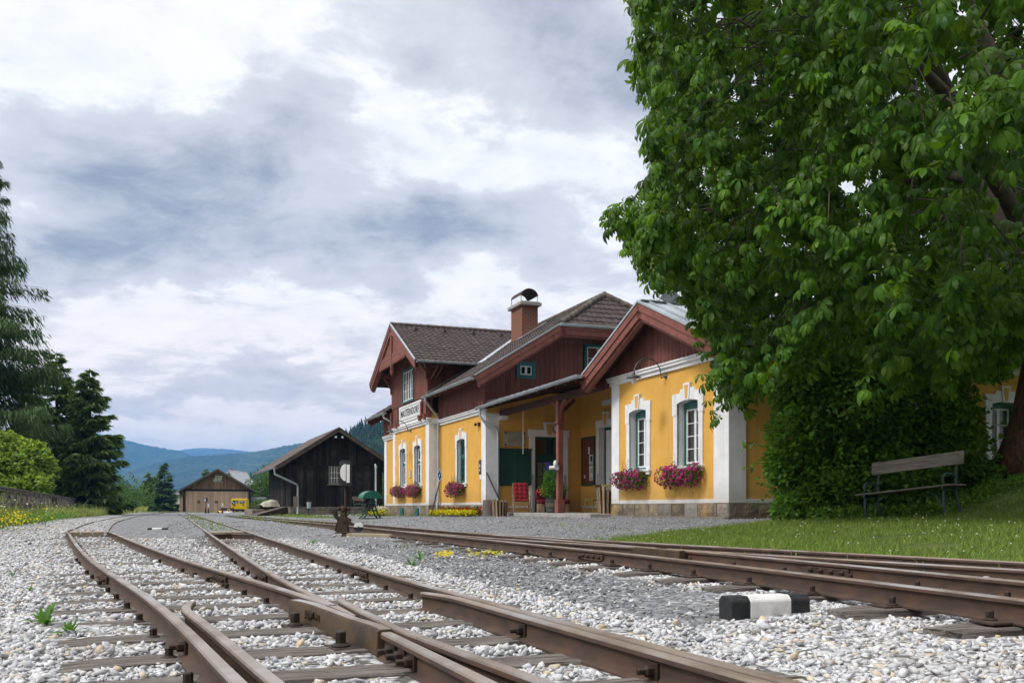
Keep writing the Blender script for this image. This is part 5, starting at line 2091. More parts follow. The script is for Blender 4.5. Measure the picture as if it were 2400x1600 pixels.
# ------------------------------------------------------------------ plank crossings and the marker posts
def planks(c, label, v):
    Y = 0.5 * FPX / (v - V0) if False else 20.4
    x, an = along(c, Y)
    root = thing('plank_crossing', label, 'plank crossing', (x, Y, ZL - .12), an - PI / 2, 'board crossings between rails')
    for k in range(3):
        mb = MB()
        a = -.34 + k * .225
        mb.box(a, a + .21, -.45, .45, 0.02, .125 + rnd.uniform(-.006, .006))
        mb.build('plank', MT['plankwood'], root, bevel=0.008)
    return root


planks(CA, 'three pale boards laid between the rails of the curving track', 1244)
planks(CB, 'three pale boards laid between the rails of the straighter track', 1244)


MT['markerblack'] = mat('chipped_black_paint', (0.012, 0.013, 0.015), (0.022, 0.023, 0.025), 9.0, .8, 0, .8, 50, .006, c3=(0.16, 0.155, 0.145), s3=14.0, lo3=.60, hi3=.74)
MT['markerwhite'] = mat('chipped_white_paint', (0.70, 0.70, 0.68), (0.58, 0.57, 0.55), 9.0, .75, 0, .5, 50, .004, c3=(0.30, 0.28, 0.26), s3=9.0, lo3=.60, hi3=.72)


def marker(p, q, w, h, label):
    p, q = Vector(p), Vector(q)
    d = q - p
    mid = (p + q) / 2
    root = thing('marker_post', label, 'marker post', mid, math.atan2(d.y, d.x), 'fouling point markers')
    L = d.length
    for a, b, m_, nm in ((-L / 2, -L * .26, 'markerblack', 'black_end'), (-L * .26, L * .26, 'markerwhite', 'white_middle'), (L * .26, L / 2, 'markerblack', 'black_end')):
        mb = MB()
        e = 0.02
        prof = [(-w / 2, -h), (w / 2, -h), (w / 2, h * .8), (w * .32, h), (-w * .32, h), (-w / 2, h * .8)]
        sh0 = 0.10 * w if a == -L / 2 else 0
        mb.prism([(a, y_, z_) for y_, z_ in prof], (b - a, 0, 0))
        mb.build(nm, MT[m_], root, bevel=0.006)
    return root


pa, pb = on_z(1702, 1462, 0.0), on_z(1900, 1446, 0.03)
marker((pa.x, pa.y + .03, .008), (pb.x, pb.y + .13, 0.035), 0.13, 0.125, 'black and white painted marker post lying in white ballast beside the platform track')
pa, pb = on_z(348, 1240, 0.08), on_z(392, 1240, 0.08)
marker((pa.x, pa.y, .055), (pb.x, pb.y, .055), 0.16, 0.065, 'small black and white marker post on grey gravel between the plank crossings')
# ================================================================== things on and around the station
MT['boxleaf'] = leaf_mat('trailing_leaf', (0.060, 0.130, 0.030), (0.10, 0.18, 0.045), (1.5, 1.6, .8), .3, .6, .35)  # leaf colour of the foliage in the flower boxes
def BW(t_, s_, z_=0.0):
    return Vector((C0.x + D2.x * t_ + D1.x * s_, C0.y + D2.y * t_ + D1.y * s_, z_))


def bthing(name, label, cat, t_, s_, z_, group=None):
    return thing(name, label, cat, BW(t_, s_, z_), BROT, group)


def unit(v):
    return v / (np.linalg.norm(v, axis=-1, keepdims=True) + 1e-9)


def leaf_quads(P, D, size, aspect=0.5, fold=0.25):
    """diamond leaves: P base points (n,3), D directions (n,3), size (n,)"""
    n = len(P)
    D = unit(D)
    up = rng.normal(size=(n, 3)) * .45 + np.array([0, 0, 1])
    S = unit(np.cross(D, up))
    N = np.cross(S, D)
    sz = np.asarray(size)[:, None]
    a = P
    b = P + D * sz * .45 + S * sz * aspect * .5 + N * sz * fold * .3
    c = P + D * sz
    d = P + D * sz * .45 - S * sz * aspect * .5 + N * sz * fold * .3
    V = np.stack([a, b, c, d], 1).reshape(-1, 3)
    i = np.arange(n)[:, None] * 4
    F_ = np.concatenate([i + np.array([[0, 1, 2]]), i + np.array([[0, 2, 3]])], 1).reshape(-1, 3)
    return V, F_


def flowers_np(P, D, r):
    """five-petalled trumpets facing D"""
    n = len(P)
    D = unit(D)
    T = unit(np.cross(D, rng.normal(size=(n, 3))))
    B = np.cross(D, T)
    k = 10
    ang = np.arange(k) / k * 2 * PI
    rad_ = np.where(np.arange(k) % 2 == 0, 1.0, .78)
    r = np.asarray(r)[:, None, None]
    ring = P[:, None] + (T[:, None] * (np.cos(ang) * rad_)[None, :, None] + B[:, None] * (np.sin(ang) * rad_)[None, :, None]) * r
    cen = (P - D * r[:, 0] * .5)[:, None]
    V = np.concatenate([cen, ring], 1).reshape(-1, 3)
    i = np.arange(n)[:, None, None] * (k + 1)
    f = np.array([[0, 1 + j, 1 + (j + 1) % k] for j in range(k)])
    return V, (i + f[None]).reshape(-1, 3)


def cloud(n, c, r, shell=0.5):
    d = unit(rng.normal(size=(n, 3)))
    q = rng.uniform(shell, 1, (n, 1)) ** .6
    return np.array(c) + d * q * np.array(r), d


def flower_box(F, a, z, L, label, seed, over=0.5):
    t_, s_, _ = F.P(a, 0, 0)
    root = bthing('flower_box', label, 'flower box', t_, s_, z, 'petunia boxes under the windows')
    mb = MB()
    mb.hexa([(-.06, -L / 2, 0), (-.30, -L / 2 + .02, 0), (-.30, L / 2 - .02, 0), (-.06, L / 2, 0),
             (-.05, -L / 2 - .02, .19), (-.33, -L / 2 - .02, .19), (-.33, L / 2 + .02, .19), (-.05, L / 2 + .02, .19)])
    mb.build('planter', MT['terracotta'], root, bevel=0.01)
    mb = MB()
    for e in (-.3, .3):
        pts = [(-.05, L * e, -.02), (-.30, L * e, -.02)]
        mb.tube(pts, .010, 6)
        mb.tube([(-.05, L * e, -.22), (-.12, L * e, -.20), (-.20, L * e, -.12), (-.22, L * e, -.05), (-.17, L * e, -.04), (-.16, L * e, -.09)], .009, 6)
    mb.build('bracket', MT['iron'], root)
    lob = [((-.22, q * L * .5, .10 - .16 * abs(math.sin(q * 4 + seed))), (rng.uniform(.20, .28), rng.uniform(.20, .30), rng.uniform(.18, .30))) for q in np.linspace(-1.0, 1.2, 8)]
    V, F_, n0 = [], [], 0
    PB, DB = [], []
    for c, r in lob:
        p, d = cloud(300, c, r, .35)
        dd = d + rng.normal(size=d.shape) * .6 + np.array([-.2, 0, .1])
        v, f = leaf_quads(p, dd, rng.uniform(.035, .07, len(p)), .62)
        V.append(v)
        F_.append(f + n0)
        n0 += len(v)
        p, d = cloud(60, c, (r[0] * 1.06, r[1] * 1.06, r[2] * 1.06), .93)
        k = (d[:, 0] < .25)
        PB.append(p[k])
        DB.append(d[k] + np.array([-.7, -.25, .15]))
    for q in range(44):       # trailing and upright wisps
        y = rng.uniform(-L * .55, L * .5)
        up = rng.uniform() < .55
        x = -.2 + rng.uniform(-.12, .05)
        zz = np.linspace(.2, .2 + rng.uniform(.15, .42), 9) if up else np.linspace(0, -rng.uniform(.20, .50), 9)
        p = np.stack([x + np.cumsum(rng.normal(size=9) * .012), y + np.cumsum(rng.normal(size=9) * .018), zz], -1)
        v, f = leaf_quads(p, rng.normal(size=(9, 3)), rng.uniform(.025, .05, 9), .5)
        V.append(v)
        F_.append(f + n0)
        n0 += len(v)
    np_mesh('foliage', np.vstack(V), np.vstack(F_), MT['boxleaf'], root)
    P, D = np.vstack(PB), np.vstack(DB)
    k = rng.uniform(size=len(P)) < .74
    v, f = flowers_np(P[k], D[k] + rng.normal(size=D[k].shape) * .3, rng.uniform(.030, .047, k.sum()))
    np_mesh('blossom', v, f, MT['petunia'], root)
    v, f = flowers_np(P[~k], D[~k] + rng.normal(size=D[~k].shape) * .3, rng.uniform(.018, .03, (~k).sum()))
    np_mesh('blossom', v, f, MT['purple'], root)
    return root



flower_box(F_WING, -1.95, 1.44, 1.45, 'overflowing magenta petunia box under the wing window beside the corner', 1)
flower_box(F_WING, -4.75, 1.44, 1.30, 'magenta petunia box under the wing window beside the porch, iron scroll bracket', 2)
flower_box(F_MAIN, -18.60, 1.42, 1.30, 'petunia box under the single window between downpipe and porch', 3)
flower_box(F_AV, -23.72, 1.42, 1.30, 'petunia box under the avant corps window beside the grey pilaster', 4)
flower_box(F_AV, -26.65, 1.42, 1.30, 'dense petunia box under the avant corps window farthest from the porch', 5)

# ---- station name sign
root = bthing('station_sign', 'white enamel station sign reading MAUTERNDORF in black letters', 'station sign', -1.42, 24.86, 4.82)
mb = MB()
mb.box(-.10, -.055, -2.06, 2.06, 0, .80)
mb.build('panel', MT['signwhite'], root, bevel=0.006)
mb = MB()
for z0, z1, y0, y1 in ((.10, .12, -1.72, 1.72), (.68, .70, -1.72, 1.72), (.10, .70, -1.72, -1.70), (.10, .70, 1.70, 1.72)):
    mb.box(-.1045, -.101, y0, y1, z0, z1)
mb.build('border_line', MT['ink'], root)
text_obj('lettering', 'MAUTERNDORF', 0.47, 0.002, MT['ink'], root, frame_mtx((-.104, 0.0, .405), (0, -1, 0), (0, 0, 1)), 0.96, font_w=0.010, spacing=1.03)

# ---- gooseneck lamps
def wall_lamp(F, a, z, label):
    t_, s_, _ = F.P(a, 0, 0)
    root = bthing('wall_lamp', label, 'wall lamp', t_, s_, z, 'gooseneck lamps on the facade')
    mb = MB()
    mb.lathe([(.07, 0), (.07, .02), (.04, .05), (.025, .07)], 10, axis=(-1, 0, 0))
    pts = [(-.05, 0, 0), (-.16, 0, -.06)]
    for i in range(11):
        pts.append((-.58 + .42 * math.cos(PI * i / 10), 0, .02 + .44 * math.sin(PI * i / 10)))
    mb.tube(pts, .016, 7)
    mb.build('arm', MT['brass'], root, smooth=True)
    mb = MB()
    mb.lathe([(.03, .06), (.045, .0), (.20, -.07), (.205, -.085), (.19, -.08), (.03, -.02)], 14, (-1.0, 0, .0))
    mb.build('lamp_shade', MT['brass'], root, smooth=True)
    mb = MB()
    mb.lathe([(.04, -.05), (.07, -.12), (.075, -.18), (.05, -.24), (.015, -.26)], 12, (-1.0, 0, 0))
    mb.build('glass_globe', MT['signwhite'], root, smooth='all')


wall_lamp(F_WING, -3.05, 4.22, 'curved gooseneck lamp on the wing wall above the two flower boxes')
wall_lamp(F_AV, -24.95, 4.33, 'curved gooseneck lamp on the avant corps below the station sign')

# ---- clock, tablet, cabinet, notice board on the porch walls
root = bthing('wall_clock', 'round white faced clock above the porch door', 'clock', 1.91, SE - .30, 3.76)
mb = MB()
mb.lathe([(.16, 0), (.16, .07), (.145, .075)], 24, axis=(0, -1, 0))
mb.build('case', MT['brass'], root, smooth=True)
mb = MB()
mb.lathe([(.138, .076), (.001, .0765)], 24, axis=(0, -1, 0))
mb.build('dial', MT['signwhite'], root)
mb = MB()
for an, L, w in ((130, .075, .012), (-155, .105, .009)):
    mb.bar((0, -.079, 0), (math.sin(rad(an)) * L, -.079, -math.cos(rad(an)) * L), w, .003, up=(0, 1, 0))
for k in range(12):
    th = k * PI / 6
    mb.bar((math.sin(th) * .112, -.078, math.cos(th) * .112), (math.sin(th) * .13, -.078, math.cos(th) * .13), .008, .002, up=(0, 1, 0))
mb.build('hand', MT['ink'], root)
mb = MB()
mb.tube([(0, .30, -.1), (0, .12, -.18), (0, 0, -.17)], .012, 6)
mb.tube([(0, .30, .0), (0, 0, .0)], .02, 6)
mb.build('bracket', MT['iron'], root)

root = bthing('memorial_tablet', 'pale stone tablet with worn inscription and four dark studs', 'plaque', .235, SE, 3.335)
mb = MB()
out2 = [(x, -.02, z) for x, z in [(-.43, -.17), (-.455, -.2), (-.455, -.27), (-.44, -.29), (-.34, -.30), (-.30, -.27), (.30, -.27), (.34, -.30), (.44, -.29), (.455, -.27), (.455, -.2), (.43, -.17),
                                  (.43, .17), (.455, .2), (.455, .27), (.44, .29), (.34, .30), (.30, .27), (-.30, .27), (-.34, .30), (-.44, .29), (-.455, .27), (-.455, .2), (-.43, .17)]]
mb.prism(out2, (0, -.05, 0))
mb.build('tablet', MT['marble'], root, bevel=0.006)
mb = MB()
for k in range(6):
    w = (.30, .24, .32, .28, .20, .26)[k]
    x = -w
    while x < w:
        L = rnd.uniform(.012, .035)
        mb.box(x, min(x + L, w), -.0725, -.0705, .19 - k * .075 - .011, .19 - k * .075 + .011)
        x += L + rnd.choice((.008, .008, .02))
mb.build('inscription', mat('worn_letters', (0.22, 0.20, 0.17), rough=.9), root)
for sx in (-1, 1):
    for sz in (-1, 1):
        mb = MB()
        mb.lathe([(.035, .07), (.03, .085), (.012, .09)], 10, (sx * .385, 0, sz * .235), axis=(0, -1, 0))
        mb.build('stud', MT['iron'], root)

root = bthing('notice_cabinet', 'dark green two door notice cabinet on the porch wall', 'cabinet', .27, SE, 1.49)
mb = MB()
mb.box(-.68, .68, -.05, 0, 0, 1.45)
mb.box(-.70, .70, -.075, -.045, 1.41, 1.47)
mb.build('cabinet_body', MT['green'], root, bevel=0.006)
for x0, x1 in ((-.66, -.005), (.005, .66)):
    mb = MB()
    mb.box(x0, x1, -.078, -.052, .03, 1.40)
    for a, b, c, d in ((x0, x0 + .06, .03, 1.40), (x1 - .06, x1, .03, 1.40), (x0 + .06, x1 - .06, .03, .10), (x0 + .06, x1 - .06, 1.33, 1.40)):
        mb.box(a, b, -.088, -.079, c, d)
    mb.build('cabinet_door', MT['green'], root, bevel=0.004)

root = bthing('bulletin_board', 'narrow brown bulletin board framed in dark green with papers', 'bulletin board', 3.12, 14.56, 1.50)
mb = MB()
mb.box(-.04, -.005, -.56, .56, .05, 1.88)
mb.build('board_panel', MT['cork'], root)
mb = MB()
for a, b, c, d in ((-.61, -.52, 0, 1.94), (.52, .61, 0, 1.94), (-.52, .52, 0, .09), (-.52, .52, 1.85, 1.94)):
    mb.box(-.07, -.005, a, b, c, d)
mb.build('board_frame', MT['green'], root, bevel=0.005)
for (y, z, w, h) in ((-.10, 1.25, .14, .28), (-.30, .82, .36, .40), (-.30, .52, .36, .26), (-.30, .20, .34, .30), (.30, .30, .10, .14)):
    mb = MB()
    mb.box(-.044, -.041, y - w / 2, y + w / 2, z, z + h)
    pp = mb.build('paper_sheet', MT['paper'], root)
    if w > .3:
        mb = MB()
        if h > .35:
            mb.box(-.0465, -.0445, y - w * .35, y + w * .2, z + h * .35, z + h * .85)
        for q in range(4):
            mb.box(-.0465, -.0445, y - w * .4, y + w * rnd.uniform(.1, .4), z + .03 + q * .03, z + .042 + q * .03)
        mb.build('print', MT['ink'], pp)

# ---- small plates, boxes and cables on the facade
root = bthing('meter_box', 'dark grey letter box unit on the yellow wall beside the porch pilaster', 'box', -.94, 15.92, 1.9)
mb = MB()
mb.box(-.07, 0, -.13, .13, .05, .62)
mb.build('housing', mat('grey_box', (0.06, 0.06, 0.065), rough=.4), root, bevel=0.008)
mb = MB()
mb.box(-.075, -.0705, -.08, .02, .33, .44)
mb.box(-.075, -.0705, -.05, .06, .18, .24)
mb.build('label_plate', MT['paper'], root)
mb = MB()
mb.box(-.05, 0, -.10, .04, -.16, .03)
mb.build('card_holder', MT['sash'], root, bevel=0.004)
root = bthing('wall_plate', 'small white plate with dark rim between the avant corps windows', 'plate', -1.42, 25.02, 2.05)
mb = MB()
mb.box(-.025, 0, -.13, .13, 0, .38)
mb.build('plate_rim', MT['blue'], root, bevel=0.01)
mb = MB()
mb.box(-.03, -.026, -.10, .10, .03, .35)
mb.build('plate_face', MT['paper'], root)
mb = MB()
for q in range(5):
    mb.box(-.0325, -.0305, -.07, .06, .08 + q * .05, .095 + q * .05)
mb.build('print', MT['ink'], root)
root = bthing('alarm_siren', 'small brown siren box high on the yellow wall', 'siren', -.94, 16.1, 3.86)
mb = MB()
mb.box(-.10, 0, -.10, .02, 0, .15)
mb.lathe([(.05, 0), (.07, .10)], 10, (-.09, .10, .08), axis=(-1, .3, 0))
mb.build('housing', MT['rust'], root, bevel=0.006)
root = bthing('wall_hatch', 'small yellow painted meter hatch low on the wall', 'hatch', -.94, 15.95, .85)
mb = MB()
mb.box(-.015, 0, -.18, .18, 0, .95)
mb.box(-.02, -.016, -.16, .16, .02, .93)
mb.build('hatch_door', MT['yellow'], root, bevel=0.004)
mb = MB()
mb.box(-.022, -.0205, -.03, .06, .70, .82)
mb.build('sticker', MT['lime'], root)

root = bthing('wall_camera', 'white camera on the oxblood porch post', 'camera', -.30, 9.65, 2.02)
mb = MB()
mb.lathe([(.05, 0), (.07, .03), (.075, .10), (.06, .17), (.0, .20)], 12, (-.20, -.12, 0), axis=None)
mb.build('dome', MT['signwhite'], root, smooth=True)
mb = MB()
mb.lathe([(.065, 0), (.065, .24)], 12, (-.14, -.05, -.04), axis=(-1, .35, -.1))
mb.build('camera_body', MT['sash'], root, smooth=True)
mb = MB()
mb.box(-.16, -.095, -.2, -.02, -.14, .02)
mb.build('mount', MT['zinc'], root, bevel=0.01)
root = bthing('pull_cord', 'thin white cord hanging from the porch roof in front of the cabinet', 'cord', -.35, 12.9, 2.6)
mb = MB()
mb.tube([(0, 0, 1.75), (.004, 0, .9), (0, 0, 0)], .011, 5)
mb.build('cord', MT['paper'], root)

# ---- furniture on the porch
def armchair(t_, s_, ang, label, z=.44):
    root = thing('armchair', label, 'armchair', BW(t_, s_, z), BROT + ang, None)
    w = .31
    mb = MB()
    for sx in (-1, 1):
        mb.tube([(sx * w, -.27, 0), (sx * w, -.25, .42), (sx * w, -.22, .62)], .020, 7)
        mb.tube([(sx * w, .28, 0), (sx * w, .22, .45), (sx * (w - .03), .40, 1.12)], .020, 7)
        mb.tube([(sx * w, -.26, .62), (sx * w, .0, .64), (sx * w, .28, .60)], .020, 7)
        mb.tube([(sx * w, -.27, .10), (sx * w, .26, .35)], .014, 6)
    mb.tube([(-w, -.26, .08), (0, -.26, .30), (w, -.26, .08)], .014, 6)
    for k in range(7):
        mb.tube([(-w, -.25 + k * .07, .40), (w, -.25 + k * .07, .40)], .012, 5)
    mb.tube([(-w, -.26, .34), (w, -.26, .34)], .014, 6)
    mb.tube([(-w + .03, .40, 1.12), (w - .03, .40, 1.12)], .018, 6)
    mb.build('frame', MT['logwood'], root, smooth=True)

    def pad(name, p0, ux, uy, n, nx, ny, th):
        vs, fs = [], []
        p0, ux, uy, n = Vector(p0), Vector(ux), Vector(uy), Vector(n)
        R_ = nx * 6 + 1
        C_ = ny * 6 + 1
        for side in (1, -1):
            for i in range(R_):
                for j in range(C_):
                    a, b = i / (R_ - 1), j / (C_ - 1)
                    puff = abs(math.sin(a * nx * PI)) ** .5 * abs(math.sin(b * ny * PI)) ** .5
                    e = min(1, min(a, 1 - a, b, 1 - b) * 12)
                    vs.append(p0 + ux * a + uy * b + n * (side * th * (.35 * e + .65 * puff)))
        for s in range(2):
            o = s * R_ * C_
            for i in range(R_ - 1):
                for j in range(C_ - 1):
                    fs.append((o + i * C_ + j, o + (i + 1) * C_ + j, o + (i + 1) * C_ + j + 1, o + i * C_ + j + 1))
        m_ = MB()
        m_.add(vs, fs)
        m_.build(name, MT['redcloth'], root, smooth='all')
    pad('seat_cushion', (-w + .03, -.27, .47), (2 * w - .06, 0, 0), (0, .50, 0), (0, 0, 1), 2, 2, .05)
    pad('back_cushion', (-w + .04, .19, .50), (2 * w - .08, 0, 0), (0, .19, .64), (0, -.96, .28), 3, 4, .05)
    return root


armchair(-.02, 13.9, rad(-14), 'red tufted armchair with rattan frame in front of the green cabinet')
root = thing('bench_seat', 'low wine red upholstered seat between armchair and flower barrel', 'seat', BW(1.5, 14.4, .44), BROT)
mb = MB()
mb.box(-.62, .62, -.28, .28, .34, .50)
mb.build('seat', MT['wine'], root, bevel=0.04)
mb = MB()
mb.box(-.62, .62, .20, .34, .48, .92)
mb.build('backrest', MT['wine'], root, bevel=0.04)
for x in (-.52, .52):
    mb = MB()
    mb.box(x - .08, x + .08, -.22, .22, 0, .34)
    mb.build('leg', MT['logwood'], root, bevel=0.01)
root = bthing('flower_barrel', 'oak barrel planter with red geraniums and blue salvia beside the porch post', 'planter', -.15, 10.5, .42)
mb = MB()
mb.lathe([(.22, 0), (.27, .12), (.29, .30), (.27, .50), (.245, .58), (.20, .58), (.20, .5)], 20)
mb.build('barrel', mat('barrel_oak', (0.115, 0.085, 0.065), (0.07, 0.05, 0.04), 6, .85, stretch=(6, 6, .6)), root, smooth=True)
for z in (.07, .20, .40, .53):
    mb = MB()
    r_ = np.interp(z, [0, .12, .30, .50, .58], [.22, .27, .29, .27, .245]) + .006
    mb.lathe([(r_, -.022), (r_ + .003, .022)], 20, (0, 0, z))
    mb.build('hoop', MT['machinedark'] if z in (.07, .40) else MT['green'], root, smooth=True)
p1, d1_ = cloud(1100, (0, 0, .82), (.50, .46, .30), .3)
p2, d2_ = cloud(600, (-.05, .1, 1.2), (.30, .28, .42), .2)
v, f = leaf_quads(np.vstack([p1, p2]), np.vstack([d1_, d2_]) + rng.normal(size=(1700, 3)) * .5, rng.uniform(.05, .11, 1700), .65)
np_mesh('foliage', v, f, MT['weed'], root)
p, d = cloud(22, (-.20, .28, .80), (.30, .22, .16), .8)
v, f = flowers_np(p, d + np.array([-.3, -.5, .2]), rng.uniform(.025, .042, 22))
np_mesh('blossom', v, f, MT['orangeflower'], root)
V_, F2, n0 = [], [], 0
for q in range(16):
    b = np.array([rng.uniform(-.26, .2), rng.uniform(-.2, .25), rng.uniform(1.42, 1.55)])
    p = b + np.stack([rng.normal(size=26) * .02, rng.normal(size=26) * .02, np.linspace(0, .26, 26)], -1)
    v, f = leaf_quads(p, rng.normal(size=(26, 3)) + np.array([0, 0, .4]), rng.uniform(.03, .05, 26), .6)
    V_.append(v)
    F2.append(f + n0)
    n0 += len(v)
np_mesh('blossom', np.vstack(V_), np.vstack(F2), MT['blueflower'], root)


def spindle_chair(t_, s_, ang, label):
    root = thing('spindle_chair', label, 'chair', BW(t_, s_, .44), BROT + ang, 'olive wooden chairs on the porch')
    pm = MT['olive']
    mb = MB()
    mb.prism([(-.22, -.20, .43), (.22, -.20, .43), (.20, .21, .43), (-.20, .21, .43)], (0, 0, .035))
    mb.build('seat', pm, root, bevel=0.008)
    for x, y in ((-.17, -.15), (.17, -.15), (-.16, .16), (.16, .16)):
        mb = MB()
        mb.tube([(x, y, .44), (x * 1.45, y * 1.55, 0)], [.021, .014], 7)
        mb.build('leg', pm, root, smooth=True)
    mb = MB()
    for k in range(6):
        x = -.17 + k * .068
        mb.tube([(x, .19, .45), (x * 1.22, .31, .92)], .010, 5)
    mb.build('spindle', pm, root)
    mb = MB()
    mb.bar((-.24, .32, .93), (.24, .32, .93), .03, .09)
    mb.build('top_rail', pm, root, bevel=0.012)
    return root


MT['olive'] = mat('olive_wood', (0.22, 0.185, 0.045), (0.15, 0.125, 0.035), 6, .6)
MT['pinetable'] = mat('pine_table', (0.33, 0.185, 0.065), (0.25, 0.13, 0.045), 5, .55, stretch=(1, 8, 8))
spindle_chair(1.15, 10.1, rad(200), 'olive spindle chair at the porch table, side turned to the tracks')
spindle_chair(1.55, 9.35, rad(110), 'olive spindle chair at the porch table, nearest the wing pilaster')
root = bthing('porch_table', 'orange brown wooden table between the olive chairs', 'table', 2.05, 9.9, .44)
mb = MB()
mb.box(-.42, .42, -.62, .62, .70, .74)
mb.build('tabletop', MT['pinetable'], root, bevel=0.01)
for x in (-.34, .34):
    for y in (-.52, .52):
        mb = MB()
        mb.box(x - .03, x + .03, y - .03, y + .03, 0, .70)
        mb.build('leg', MT['pinetable'], root, bevel=0.006)
mb = MB()
mb.box(-.34, .34, -.54, .54, .60, .70)
mb.build('apron', MT['pinetable'], root)


# ---- by the porch edge: stump, stave tubs, leaning tools
def stave_tub(t_, s_, r, h, label):
    z = gz(*BW(t_, s_).xy) - .02
    root = bthing('stave_tub', label, 'wooden tub', t_, s_, z, 'tubs of split rails')
    n = 13
    mb = MB()
    for k in range(n):
        th = k / n * 2 * PI
        w = rnd.uniform(.045, .075)
        hh = h * rnd.uniform(.93, 1.05)
        a = Vector((math.cos(th) * r * .86, math.sin(th) * r * .86, 0))
        b = Vector((math.cos(th) * r * 1.05, math.sin(th) * r * 1.05, hh))
        mb.bar(a, b, w * 1.2, .05, up=(math.cos(th), math.sin(th), 0))
    mb.build('stave', MT['logwood'], root, bevel=0.004)
    mb = MB()
    mb.lathe([(r * .8, 0), (r * .92, h * .9), (.01, h * .9)], 18)
    mb.build('inner_pot', MT['darkpot'], root)
    return root


MT['darkpot'] = mat('dark_pot', (0.05, 0.04, 0.03), (0.03, 0.025, 0.02), 6, .9)
stave_tub(-1.2, 13.05, .27, .62, 'tub of upright split rails beside the grey stump')
stave_tub(.02, 6.72, .28, .92, 'tub of upright split rails against the wing corner pilaster')
bz = gz(*BW(-1.55, 15.15).xy)
root = bthing('tree_stump', 'weathered grey log stump at the foot of the downpipe', 'stump', -1.2, 14.25, bz - .03)
mb = MB()
mb.lathe([(.27, 0), (.25, .1), (.235, .4), (.24, .62), (.225, .66), (.10, .67), (.01, .665)], 16)
mb.build('stump_wood', MT['wood'], root, smooth=True)
F_ = Face('S', 15.02)
(a0, z0), (a1, z1) = F_.px(1184, 1199), F_.px(1144.5, 1106)
root = bthing('pitch_bar', 'dark wooden pole leaning on the porch pilaster', 'pole', a0, 15.02, .42)
mb = MB()
mb.bar((0, 0, .02), (a1 - a0, .2, z1 - .42), .045, .045)
mb.build('pole', MT['black'], root, bevel=0.008)
fz = gz(*BW(-2.35, 22.4).xy)
F0, F1 = Face('T', -2.05), Face('T', -1.62)
(a0, z0), (a1, z1) = F0.px(1009, 1209.5), F1.px(1034, 1114)
root = bthing('signal_disc', 'blue square signal board on a rusty staff leaning behind the downpipe', 'signal board', -2.05, -a0, z0)
dx, dy, dz = .43, a0 - a1, z1 - z0
mb = MB()
mb.tube([(0, 0, -.05), (dx, dy, dz)], .022, 7)
mb.tube([(dx * .42, dy * .42, dz * .42), (dx * .56, dy * .56, dz * .56)], .034, 6)
mb.build('staff', MT['rust'], root, smooth=True)
mb = MB()
c = Vector((dx - .05, dy, dz))
q = [c + Vector((0, a, b)) for a, b in ((-.36, -.06), (.06, -.30), (.36, .08), (-.09, .30))]
mb.prism(q, (-.02, 0, 0))
mb.build('board_panel', MT['blue'], root, bevel=0.006)
mb = MB()
for i in range(4):
    a, b = q[i] + Vector((-.022, 0, 0)), q[(i + 1) % 4] + Vector((-.022, 0, 0))
    a2, b2 = a.lerp(c, .06), b.lerp(c, .06)
    mb.bar(a2, b2, .022, .006, up=(1, 0, 0))
mb.box(c.x - .03, c.x - .0225, c.y - .03, c.y + .03, c.z - .04, c.z + .05)
mb.build('white_rim', MT['signwhite'], root)


# ---- flower beds along the plinth
def bed(t0, t1, s0, s1, label, kinds, seed):
    c = BW((t0 + t1) / 2, (s0 + s1) / 2)
    z = gz(c.x, c.y)
    root = thing('flower_bed', label, 'flower bed', (c.x, c.y, z), BROT, 'flower beds along the station wall')
    mb = MB()
    w, L = abs(t1 - t0) / 2, abs(s1 - s0) / 2
    mb.lathe([(1.0, 0), (.9, .06), (.5, .12), (.01, .14)], 20)
    mb.v = [(x * w * 1.05, y * L * 1.05, zz) for x, y, zz in mb.v]
    mb.build('soil', MT['darkpot'], root, smooth='all')
    for name, m_, tx0, tx1, n, h, sz in kinds:
        p = np.stack([rng.uniform(tx0, tx1, n) * w, rng.uniform(-1, 1, n) * L, rng.uniform(.06, h, n)], -1)
        k = (p[:, 0] / w) ** 2 * .5 + (p[:, 1] / L) ** 4 < 1.0
        p = p[k]
        v, f = leaf_quads(p, rng.normal(size=p.shape) + np.array([-.2, 0, .8]), rng.uniform(sz * .7, sz * 1.3, len(p)), .75)
        np_mesh(name, v, f, MT[m_], root)


bed(-1.95, -1.05, 15.0, 20.3, 'long bed of golden foliage with a row of red flowers under the wall', [('foliage', 'lime', -1.0, .25, 2600, .22, .085), ('blossom', 'redflower', .2, .9, 1100, .34, .08), ('leaves', 'weed', .1, .9, 600, .34, .08)], 1)
bed(-2.2, -1.5, 29.0, 31.8, 'short bed of golden and pale flowers at the far end of the station', [('foliage', 'lime', -1.0, .6, 900, .30, .09), ('blossom', 'clover', .2, 1.0, 500, .5, .08), ('leaves', 'weed', -1, 1, 300, .3, .08)], 2)
# ================================================================== barn, shed, machines and the yard
# ---- black goods barn
bx, by = -14.98, 65.0
BARN = thing('goods_barn', 'black timber goods barn with a small barred window in its gable', 'barn', (bx, by, 0), BROT)
FB = Face('S', 0.0, Vector((bx, by, 0)))
FL = Face('T', 0.0, Vector((bx, by, 0)))
wB, LB, zA, zE_, ov = 6.30, 12.3, 6.09, 3.37, 1.10
kB = (zA - zE_) / (wB / 2 + ov)


def zb_(a):
    return zA - abs(a - wB / 2) * kB - .16


